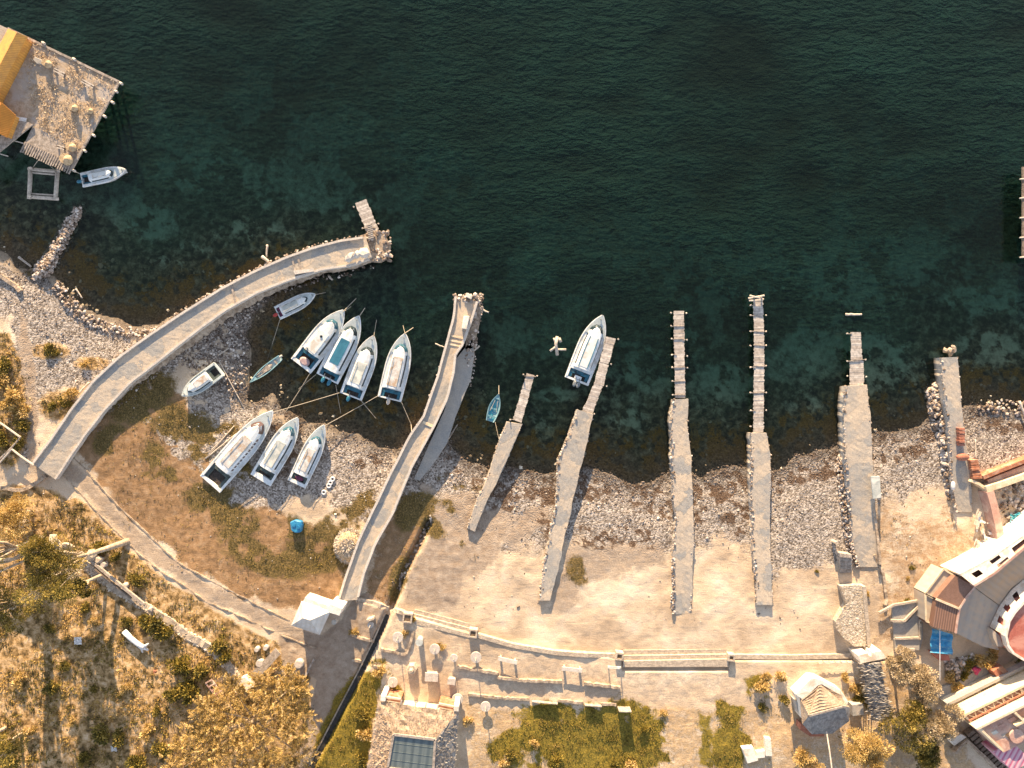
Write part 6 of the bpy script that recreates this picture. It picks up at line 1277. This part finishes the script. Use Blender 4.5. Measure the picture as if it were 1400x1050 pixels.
def house():
    zb = T(1350,980); t = thing('terraced_house', 'house under construction with cream parapets and stepped pink terraces at the lower right', 'house', G(1350,980)); 
    O = np.array((1295,962.), float); u = np.array((101., -50.))/112.7; v = np.array((68., 66.))/94.8   # u up-right, v down-right
    W = lambda a, b_: tuple(O+u*a+v*b_)
    def blk(nm, a0, a1, b0, b1, z, m, z0=-.4): b = MB(); b.prism([W(a0,b0), W(a1,b0), W(a1,b1), W(a0,b1)], zb+z0, zb+z); b.build(nm, M[m], t)
    blk('lower_terrace', 0, 130, 0, 26, 1.6, 'cream'); blk('planting_bed', 20, 42, 6, 18, 1.72, 'bark_dark', 1.0); blk('planting_bed', 48, 70, 5, 16, 1.74, 'bark_dark', 1.0); blk('upper_floor', 4, 140, 26, 52, 3.4, 'pinkroof'); blk('roof_terrace', 6, 150, 52, 100, 4.6, 'pinkroof')
    blk('lower_coping', 0, 128, 0, 4, 1.95, 'concrete_grey', 1.0)
    for b0, z in ((25, 4.1), (38, 3.75), (51, 5.3)): blk('parapet', 3, 146, b0, b0+3.2, z, 'cream', 1.0)
    for a0 in (4, 32, 60, 88, 116): blk('cross_wall', a0, a0+2.6, 27, 51, 3.9, 'cream', 3.0)
    for a0 in (6,): blk('cross_wall', a0, a0+3, 54, 98, 5.2, 'cream', 3.0)
    for i in range(8):
        a0 = 10+i*14; b = MB(); b.bar(P(*W(a0, 29), zb+3.9), P(*W(a0+5, 37), zb+3.9), .12); b.build('railing_bar', M['cream'], t); b = MB(); b.bar(P(*W(a0+5, 37), zb+3.9), P(*W(a0+9, 29), zb+3.9), .12); b.build('railing_bar', M['cream'], t)
    b = MB(); b.bar(P(*W(4, 36), zb+3.95), P(*W(130, 36), zb+3.95), .16); b.build('red_rail', M['redtile'], t)
    blk('stairwell', 26, 46, 78, 92, 4.7, 'bark_dark', 3.0); b = MB(); b.cyl(P(*W(36, 85), zb+4.6), .9, .3, 20); b.build('round_opening', M['pinkroof'], t)
    for (a, b_, s, m_) in ((14,66,8,'greyroof'),(28,62,9,'pinkroof'),(22,76,6,'concrete_grey'),(44,60,10,'pinkroof'),(60,66,12,'cream'),(78,60,10,'pinkroof')): blk('roof_patch', a, a+s, b_, b_+s*.6, 4.62+random.random()*.1, m_, 4.2)
    blk('shed_roof', -4, 26, 92, 130, 4.3, 'pinksheet', 2.0)
    blk('interior_wall', 46, 90, 72, 75, 5.3, 'cream', 4.0); blk('interior_wall', 58, 61, 56, 72, 5.3, 'cream', 4.0); blk('interior_wall', 88, 91, 56, 90, 5.3, 'cream', 4.0)
house()
t = thing('small_shed', 'little red sided shed by the upper corner of the terraced house', 'shed', G(1368,918)); b = MB(); b.prism([(1358,918),(1370,910),(1380,920),(1366,930)], T(1368,918)-.2, T(1368,918)+1.8); b.build('wall', M['redtile'], t); b = MB(); b.prism([(1364,914),(1370,910),(1380,920),(1375,924)], T(1368,918)+1.8, T(1368,918)+1.95); b.build('roof', M['brownroof'], t)
wallthing('stone_path', 'stone flagged strip along the top of the terraced house', 'path strip', [(1282,948),(1310,940),(1345,918),(1360,902)], 1.3, .25, 'concrete_grey', -.3)
t = thing('stone_stair', 'dark stone stair climbing between the trees and the terraced house', 'stairs', G(1345,1015))
for i in range(12): x, y = 1322+i*4.6, 1005+i*5.0; b = MB(); b.prism([(x,y),(x+9,y-7),(x+12,y-3.5),(x+3,y+3.5)], 0, T(1340,1015)+.9-.04*i); b.build('tread', M['wood_dark'], t)
b = MB(); b.wall([(1307,1030),(1322,1012),(1352,1040),(1370,1060)], .4, T(1330,1030)-.3, T(1330,1030)+1.1); tag(b.build('low_wall', M['masonry'], None), 'rough angular wall beside the dark stone stair', 'wall')
b = MB(); b.prism([(1296,1010),(1315,1004),(1322,1008),(1305,1020)], 0, T(1308,1012)+.9); tag(b.build('pale_slab', M['whitewash'], None, .05), 'bright slab at the head of the dark stone stair', 'slab')
M['straw3'] = M['straw2']
# haystack-like white bundle by the bowed pier
g = G(478,746,0); b = MB(); b.add(*ovl(1.7, 2.1, 1.7, (g.x, g.y, g.z+.2))); o = b.build('straw_heap', M['straw_s'], None, 0, True); tag(o, 'big pale shaggy straw heap against the left side of the bowed pier', 'straw heap')
def heap_straw():
    n = 5000; a = RNG.uniform(0, 6.28, n); r = np.sqrt(RNG.uniform(0, 1, n)); g = G(478,746,0); x = g.x+r*np.cos(a)*1.8; y = g.y+r*np.sin(a)*2.2; z = g.z+.25+1.0*(1-r**2)
    leaves('straw_cover', np.stack([x, y, z], 1), np.stack([np.cos(a), np.sin(a), RNG.uniform(-.6, .3, n)], 1), RNG.uniform(.2, .5, n), M['straw_pale'], None, 4, kind='stuff')
    o2 = COL.objects['straw_cover']; w = o2.location.copy(); o2.parent = COL.objects['straw_heap']; o2.location = w-COL.objects['straw_heap'].location
M['straw_pale'] = tone_mat('pale_straw', [(0,(.32,.26,.20)),(.5,(.52,.46,.38)),(1,(.70,.64,.56))], .95)
heap_straw()
# ================================================================ trees and shrubs
def crown_pts(c, R, n, lobes=9, flat=.7, spread=.62, s=0):
    """leaf positions clustered in clumps through an uneven crown"""
    rg = np.random.default_rng(s+100); C = []
    for i in range(lobes):
        a = rg.uniform(0, 6.28); r = R*spread*math.sqrt(rg.uniform(0, 1)); C.append((c[0]+r*math.cos(a), c[1]+r*math.sin(a), c[2]+rg.uniform(-.35, .45)*R*flat, R*rg.uniform(.28, .52)))
    pos = []; nr = []; tn = []
    per = n//lobes
    for (x, y, z, rr) in C:
        sub = 10; q = rg.normal(size=(sub, 3)); q /= np.linalg.norm(q, axis=1, keepdims=True); q[:, 2] = np.abs(q[:, 2])*.9-.15
        for k in range(sub):
            cc = np.array((x, y, z))+q[k]*rr*np.array((1, 1, flat))*.75; m_ = per//sub; d = rg.normal(size=(m_, 3)); d /= np.linalg.norm(d, axis=1, keepdims=True); rad = rr*.42*rg.uniform(.35, 1, m_)**.6
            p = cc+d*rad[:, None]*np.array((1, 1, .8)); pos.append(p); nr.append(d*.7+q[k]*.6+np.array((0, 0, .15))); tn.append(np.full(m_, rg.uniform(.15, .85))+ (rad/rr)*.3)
    return np.concatenate(pos), np.concatenate(nr), np.clip(np.concatenate(tn), 0, 1), C
def tree(px, py, R, h, leaf, label, n=5000, size=(.10, .27), lobes=9, aspect=2.2, base=None, grp='trees of the lower slope', bark='bark', name='tree', s=0, flat=.7, lean=(0, 0)):
    """crown centre appears at survey px (px, py) at height h above its ground"""
    g0 = T(px, py); cc = P(px, py, g0+h); bs = Vector((cc.x-lean[0], cc.y-lean[1], 0)); bpx = 700+bs.x/.1; bpy_ = 525-bs.y/.1; bs.z = T(bpx, bpy_)-.1
    t = thing(name, label, 'tree', bs, 0, grp); pos, nr, tn, C = crown_pts(cc, R, int(n*1.8), lobes, flat, s=s+int(px))
    b = MB(); mid = bs.lerp(cc, .55)+Vector((random.uniform(-.2,.2), random.uniform(-.2,.2), 0)); b.tube([bs, bs.lerp(mid, .5), mid, mid.lerp(cc, .6)], [.05*h+.1, .04*h+.07, .03*h+.05, .06], 8)
    b.build('trunk', M[bark], t, 0, True)
    for (x, y, z, rr) in C[:8]:
        b = MB(); e = Vector((x, y, z+rr*.3)); m_ = mid.lerp(e, .5)+Vector((0, 0, -.1*h)); b.tube([mid, m_, e], [.03*h+.04, .02*h+.03, .03], 6); b.build('limb', M[bark], t, 0, True)
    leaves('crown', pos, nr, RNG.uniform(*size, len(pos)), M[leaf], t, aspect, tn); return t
# big golden tree at the bottom
def golden():
    g0 = T(345,985); t = thing('golden_tree', 'broad golden feathery tree filling the bottom edge left of the drain path', 'tree', G(350,980)); h = 5
    b = MB(); b.tube([G(350,980,-.2), P(350,982,g0+1.5), P(346,986,g0+3)], [.45,.38,.25], 10); b.build('trunk', M['bark'], t, 0, True)
    lob = [(330,985,52),(385,960,42),(300,1000,44),(372,1010,46),(405,985,30),(270,1020,36),(330,1045,50),(400,940,24),(285,970,26),(360,940,26),(408,1030,28),(250,1050,34),(380,1060,40),(410,930,12),(395,915,9),(318,940,22)]
    for i, (x, y, r) in enumerate(lob):
        r *= .1; c = P(x, y, g0+3.2+RNG.uniform(-.8,.8)); b = MB(); b.tube([P(348,984,g0+2.4), P((x+348)/2, (y+984)/2, g0+2.4), c], [.16,.12,.05], 6); b.build('limb', M['bark'], t, 0, True)
    pos = []; nr = []; tn = []
    for (x, y, r) in lob:
        r *= .1; c = np.array(P(x, y, g0+3.0+RNG.uniform(-.6,.9)))
        for k in range(int(34*r)):
            d = RNG.normal(size=3); d /= np.linalg.norm(d); d[2] = abs(d[2])*.7-.1; tip = c+d*r*np.array((1, 1, .62))*RNG.uniform(.6, 1.12); out = d*np.array((1, 1, .5))+RNG.normal(size=3)*.25; out /= np.linalg.norm(out); L = RNG.uniform(.5, 1.3); tt = RNG.uniform(.1, .95)
            m_ = 62; q = RNG.uniform(0, 1, m_); p = tip-out*L*(1-q)[:, None]*.9+RNG.normal(size=(m_, 3))*.11*(1.2-q)[:, None]; pos.append(p); nr.append(out+RNG.normal(size=(m_, 3))*.42); tn.append(np.full(m_, tt)*.75+q*.3)
    pos = np.concatenate(pos); leaves('crown', pos, np.concatenate(nr), RNG.uniform(.09, .27, len(pos)), M['leaf_gold'], t, 3.4, np.clip(np.concatenate(tn), 0, 1))
golden()
tree(70,775, 5.2, 7.0, 'leaf_olive', 'dark olive tree leaning right over bleached boughs at the left', 13000, lobes=12, s=3, lean=(-5.5, -1.5))
tree(100,806, 2.6, 4.0, 'leaf_olive', 'smaller olive crown at the right foot of the leaning tree', 4200, lobes=7, s=4, lean=(-2, -1))
tree(20,705, 3.4, 3.2, 'leaf_gold', 'golden brown bushy tree at the left edge above the bright boulder', 6000, lobes=9, s=5)
tree(2,835, 4.2, 7.0, 'leaf_olive', 'dark tree at the left edge below the bleached boughs', 7500, lobes=8, s=6)
tree(6,1020, 3.2, 3.0, 'leaf_olive', 'olive tree in the bottom left corner', 4500, lobes=8, s=7)
tree(-14,760, 3.6, 9.0, 'leaf_olive', 'tall tree mostly outside the left edge behind the bleached boughs', 3600, lobes=7, s=8)
# bleached leaning boughs
for lab, pts, r in (('thick bleached bough reaching in from the left edge, upper of three', [(-30,772,4),(0,766,4.5),(18,764,4.6),(33,755,4.8)], .28), ('thin bleached bough beside the upper thick one', [(-30,776,4),(10,768,4.4),(40,758,4.6)], .16), ('middle bleached bough reaching in from the left edge', [(-30,795,3.5),(0,781,4),(33,767,4.4)], .20)):
    t = thing('bare_bough', lab, 'bough', G(10,775), 0, 'bleached boughs at the left edge'); b = MB(); b.tube([P(*p) for p in pts], [r, r*.9, r*.7, r*.4][:len(pts)], 8); b.build('limb', M['bark'], t, 0, True)
t = thing('dead_tree', 'bleached dead tree fanning out to the right below the dark crown at left', 'tree', G(18,830))
b = MB(); b.tube([G(16,832,-.2), P(22,826,3.0), P(38,816,3.6), P(52,806,4.2)], [.34,.30,.24,.18], 8); b.build('trunk', M['bark'], t, 0, True)
for pts in ([(50,807,4.2),(60,797,4.6),(78,790,4.9),(100,786,5)], [(52,805,4.2),(56,796,4.6),(64,792,4.8),(80,796,5)], [(48,809,4.1),(62,800,4.3),(84,800,4.6),(98,796,4.8)], [(56,800,4.5),(70,786,4.8),(88,780,5)], [(60,797,4.6),(80,783,4.9),(98,778,5.1)], [(44,812,3.9),(42,800,4.2),(36,790,4.4)]):
    b = MB(); b.tube([P(*p) for p in pts], [.15,.12,.09,.04][:len(pts)], 6); b.build('limb', M['bark'], t, 0, True)
pos = []; 
for _ in range(1500): q = random.random(); pos.append(tuple(P(62+q*44+random.gauss(0,3), 797-q*10+random.gauss(0,5), 4.9+random.gauss(0,.3))))
leaves('twigs', pos, [(1+random.gauss(0,.3), .25+random.gauss(0,.4), random.gauss(0,.2)) for _ in pos], RNG.uniform(.3, .7, len(pos)), M['straw_pale'], t, 7, kind='stuff')
# right hand trees
tree(1238,912, 2.7, 3.2, 'leaf_pale', 'pale crowned tree beside the upper part of the thatched walkway', 6500, lobes=8, s=11, grp='trees by the terraced house')
tree(1262,935, 2.9, 3.4, 'leaf_pale', 'pale crowned tree between the walkway and the stone flagged strip', 6500, lobes=9, s=12, grp='trees by the terraced house')
tree(1242,990, 3.6, 3.6, 'leaf_olive', 'darker olive tree below the thatched walkway', 8000, lobes=10, s=13, grp='trees by the terraced house')
tree(1285,985, 2.9, 3.6, 'leaf_pale', 'pale tree hard against the left corner of the terraced house', 6500, lobes=8, s=14, grp='trees by the terraced house')
tree(1192,1022, 3.9, 3.0, 'leaf_gold', 'full golden tree at the bottom edge right of the many sided hut', 10500, lobes=12, s=15, grp='trees by the terraced house', aspect=3)
tree(1105,1042, 2.4, 2.4, 'leaf_gold', 'golden bush at the bottom edge under the many sided hut', 4800, lobes=7, s=16, grp='trees by the terraced house', aspect=3)
tree(1270,1035, 2.8, 3.0, 'leaf_olive', 'olive tree at the bottom edge left of the dark stone stair', 5600, lobes=8, s=17, grp='trees by the terraced house')
# shrubs ---------------------------------------------------------
protos = {}
def shrub_proto(leaf, k):
    t = thing('shrub', None, None, (0, 0, 0)); pos, nr, tn, C = crown_pts((0, 0, .45), 1.0, 900, 6, .6, s=500+k*7+len(leaf)); 
    b = MB(); [b.tube([(0, 0, -.2), (x*.5, y*.5, .2), (x, y, z)], [.07,.05,.02], 5) for (x, y, z, r) in C[:5]]; b.build('stem', M['bark_dark'], t, local=True)
    leaves('foliage', pos, nr, RNG.uniform(.12, .32, len(pos)), M[leaf], t, 2.4, tn); return t
def near(x, y):
    LM = [(60,770,'the leaning olive tree'),(150,790,'the timber beam'),(187,878,'the fallen trunk'),(108,875,'the white plastic sheet'),(292,946,'the pink pallet'),(365,905,'the plank stack'),(120,560,'the curved pier foot'),(20,600,'the broken fence'),(240,860,'the field wall'),(157,1022,'the bottom plastic sheet'),(37,985,'the bleached log'),
          (425,850,'the gazebo'),(566,1000,'the thatched building'),(800,1000,'the grass beds'),(1035,1030,'the garden seat'),(1125,960,'the many sided hut'),(1200,945,'the thatched walkway'),(1290,880,'the blue awning'),(1340,930,'the terraced house'),(1240,850,'the concrete apron'),(1350,720,'the lumber heap'),(664,963,'the round tables'),(1000,980,'the right grass bed'),(500,930,'the drain')]
    d, n = min(((x-a)**2+(y-b_)**2, (a, b_, s)) for a, b_, s in [(l[0], l[1], l[2]) for l in LM]); a, b_, s = n; dx, dy = x-a, y-b_
    w = ('just ' if d < 900 else 'some way ' if d > 3600 else '')+('above' if dy < -abs(dx)*.6 else 'below' if dy > abs(dx)*.6 else 'left of' if dx < 0 else 'right of'); return w+' '+s
used = {}
def shrub(x, y, R, leaf):
    k = random.randrange(3); key = (leaf, k)
    nm = {'leaf_olive': 'olive', 'leaf_gold': 'golden', 'leaf_green': 'green', 'leaf_pale': 'straw coloured'}[leaf]; sz = 'tiny' if R < .6 else 'small' if R < .95 else 'middling' if R < 1.4 else 'large'
    lab = f'{sz} {nm} shrub {near(x, y)}'; used[lab] = used.get(lab, 0)+1
    if used[lab] > 1: return
    if key not in protos: protos[key] = t = shrub_proto(leaf, k)
    else: t = copy_tree(protos[key])
    t.location = G(x, y, -.05); t.rotation_euler = (0, 0, random.uniform(0, 6)); t.scale = (R, R, R*random.uniform(.7, 1)); tag(t, lab, 'shrub', 'low shrubs on the slopes')
for x, y, R, lf in [(68,478,1.1,'leaf_olive'),(78,483,.7,'leaf_olive'),(118,497,.7,'leaf_gold'),(128,496,.8,'leaf_gold'),(137,494,.9,'leaf_olive'),(98,500,.6,'leaf_gold'),(100,540,1.2,'leaf_gold'),(92,552,1.0,'leaf_olive'),(72,555,.9,'leaf_olive'),(110,593,.8,'leaf_olive'),(8,500,1.5,'leaf_olive'),(4,520,1.6,'leaf_gold'),(20,545,1.8,'leaf_gold'),
    (32,560,1.3,'leaf_gold'),(35,580,1.3,'leaf_olive'),(10,550,1.6,'leaf_gold'),(30,605,1.2,'leaf_olive'),(5,600,1.4,'leaf_olive'),(140,745,1.4,'leaf_olive'),(190,790,1.3,'leaf_olive'),(205,800,1.0,'leaf_olive'),(160,760,.9,'leaf_olive'),(215,855,1.8,'leaf_olive'),(200,850,1.3,'leaf_green'),(230,862,1.3,'leaf_green'),(175,850,1.0,'leaf_olive'),
    (250,905,1.9,'leaf_green'),(275,915,1.5,'leaf_olive'),(262,940,2.0,'leaf_green'),(240,950,1.5,'leaf_olive'),(300,880,1.5,'leaf_olive'),(310,895,1.2,'leaf_green'),(245,925,1.4,'leaf_olive'),(70,860,1.0,'leaf_olive'),(60,900,1.3,'leaf_olive'),(90,910,1.0,'leaf_olive'),(75,940,1.4,'leaf_olive'),(120,830,.9,'leaf_olive'),(130,850,.8,'leaf_gold'),
    (145,1000,1.6,'leaf_olive'),(165,1005,1.3,'leaf_olive'),(190,1040,1.7,'leaf_green'),(120,1035,1.2,'leaf_olive'),(225,1020,1.4,'leaf_olive'),(205,1000,1.2,'leaf_gold'),(30,930,1.2,'leaf_gold'),(22,1040,1.5,'leaf_olive'),(45,1000,1.0,'leaf_gold'),(175,940,.9,'leaf_gold'),(215,970,.8,'leaf_olive'),(130,940,.7,'leaf_olive'),(100,985,.8,'leaf_gold'),
    (485,862,.8,'leaf_gold'),(485,865,.6,'leaf_olive'),(555,866,.6,'leaf_gold'),(565,845,.5,'leaf_gold'),(520,915,1.1,'leaf_gold'),(495,975,1.3,'leaf_olive'),(500,1000,1.2,'leaf_gold'),(495,1040,1.2,'leaf_olive'),(530,945,.8,'leaf_gold'),(604,882,.7,'leaf_gold'),(655,893,.6,'leaf_gold'),(640,985,.8,'leaf_gold'),
    (1040,935,1.2,'leaf_gold'),(1045,925,.9,'leaf_gold'),(1065,925,.9,'leaf_gold'),(1042,965,.8,'leaf_olive'),(1070,955,.9,'leaf_olive'),(1170,940,1.0,'leaf_gold'),(1172,955,.9,'leaf_olive'),(1155,925,.8,'leaf_gold'),(1160,1000,.7,'leaf_gold'),(1222,900,1.0,'leaf_pale'),(1320,905,1.3,'leaf_green'),(1340,900,1.4,'leaf_gold'),(1352,893,1.2,'leaf_gold'),
    (1378,905,1.2,'leaf_green'),(1390,908,1.3,'leaf_olive'),(1316,922,.9,'leaf_green'),(1297,925,1.0,'leaf_gold'),(1305,938,.9,'leaf_gold'),(1340,790,.7,'leaf_green'),(1240,822,.6,'leaf_olive'),(1232,823,.5,'leaf_gold'),(1246,775,.5,'leaf_olive'),(1240,790,.4,'leaf_gold'),(1116,781,.35,'leaf_green'),(1185,812,.5,'leaf_gold'),(1154,830,.4,'leaf_olive'),
    (700,1030,1.0,'leaf_olive'),(760,1040,1.2,'leaf_green'),(730,1015,.8,'leaf_gold'),(880,995,.8,'leaf_green'),(860,1045,1.0,'leaf_gold'),(795,1030,1.1,'leaf_green'),(840,1045,.9,'leaf_green'),(905,975,.7,'leaf_gold'),(690,1045,.9,'leaf_gold'),(645,1040,.8,'leaf_gold')]:
    shrub(x, y, R, lf)
o = rocks('flower_bush', [(0,0,.2),(.4,.1,.1),(-.3,.2,.2),(.1,-.3,.1)], [.9,.7,.7,.6], M['flower'], None, .7); o.location = G(1333,916,.3); tag(o, 'magenta flowering bush between the blue awning and the terraced house', 'bush')
for x, y, R, lab in ((1300,915,0,''),): pass
bank('dark leafless stone rockery under the blue awning', [(1290,905),(1330,895),(1350,905),(1320,925),(1298,935)], 240, (.2, .7), M['rubble'], hi=.4, cat='rockery', nm='rockery')
# ground cover ----------------------------------------------------
def cover(name, label, zone_i, n, size, m, lo=0, hh=.12, aspect=3, up=1.0, wt=None):
    X = RNG.uniform(-80, 1480, n*5); Y = RNG.uniform(340, 1130, n*5); h, d = height(X, Y); z = zones(X, Y, d); w = wt(z, X, Y, d); k = (RNG.uniform(0, 1, len(X)) < w) & (d > .5); X, Y, h = X[k][:n], Y[k][:n], h[k][:n]
    nz = fbm(X, Y, 20, 4, 77); kk = .1*(HC-h)/HC; pos = np.stack([(X-700)*kk, (525-Y)*kk, h+.0], 1); c = 5
    pos = np.repeat(pos, c, 0)+RNG.normal(size=(len(pos)*c, 3))*np.array((.14, .14, .03)); nr = RNG.normal(size=(len(pos), 3)); nr[:, 2] = np.abs(nr[:, 2])*up
    return leaves(name, pos, nr, RNG.uniform(*size, len(pos)), m, None, aspect, np.repeat(nz, c), label=label, cat=name.replace('_', ' '), kind='stuff')
def _c():
    sc4 = lambda X, Y, a, b_, s: sst(a, b_, fbm(X, Y, 22, 4, s, .6))
    for nm, lab, n, size, m, hh, w in (('dry_scrub', 'dry brown and golden scrub covering the lower slopes', 28000, (.10, .34), 'leaf_gold', .1, lambda z, X, Y, d: np.clip(z[4]*sc4(X, Y, .44, .66, 81)*(1-z[5]), 0, 1)*sst(.55,.9,z[4])*(1-.75*inside(X, Y, [(60,650),(420,880),(330,930),(250,860),(110,750),(20,680)]))),
        ('olive_scrub', 'olive low scrub among the dry grass', 15000, (.12, .40), 'leaf_olive', .1, lambda z, X, Y, d: np.clip(z[4]*sc4(X, Y, .49, .64, 86)*(1-z[5]), 0, 1)*sst(.5,.9,z[4])),
        ('cove_weed', 'dark olive weed over the damp ground of the cove', 14000, (.08, .22), 'leaf_olive', .1, lambda z, X, Y, d: np.clip(z[1]*.8+z[6]*.3*sc4(X, Y, .46, .6, 83)*(Y < 860)*(X < 640), 0, 1)*.8),
        ('green_grass', 'mustard green grass beds at the bottom', 15000, (.10, .28), 'leaf_green', .1, lambda z, X, Y, d: np.clip(z[3]*(.1+.9*sc4(X, Y, .40, .6, 88)), 0, 1)),
        ('golden_grass', 'golden tips over the green grass beds', 14000, (.10, .28), 'grass', .1, lambda z, X, Y, d: np.clip(z[3]*sc4(X, Y, .40, .6, 89)+.7*z[1]*.4+z[6]*.16*sc4(X, Y, .5, .6, 84), 0, 1))):
        cover(nm, lab, 0, n, size, M[m], 0, hh, 2.6, 1.0, w)
_c()
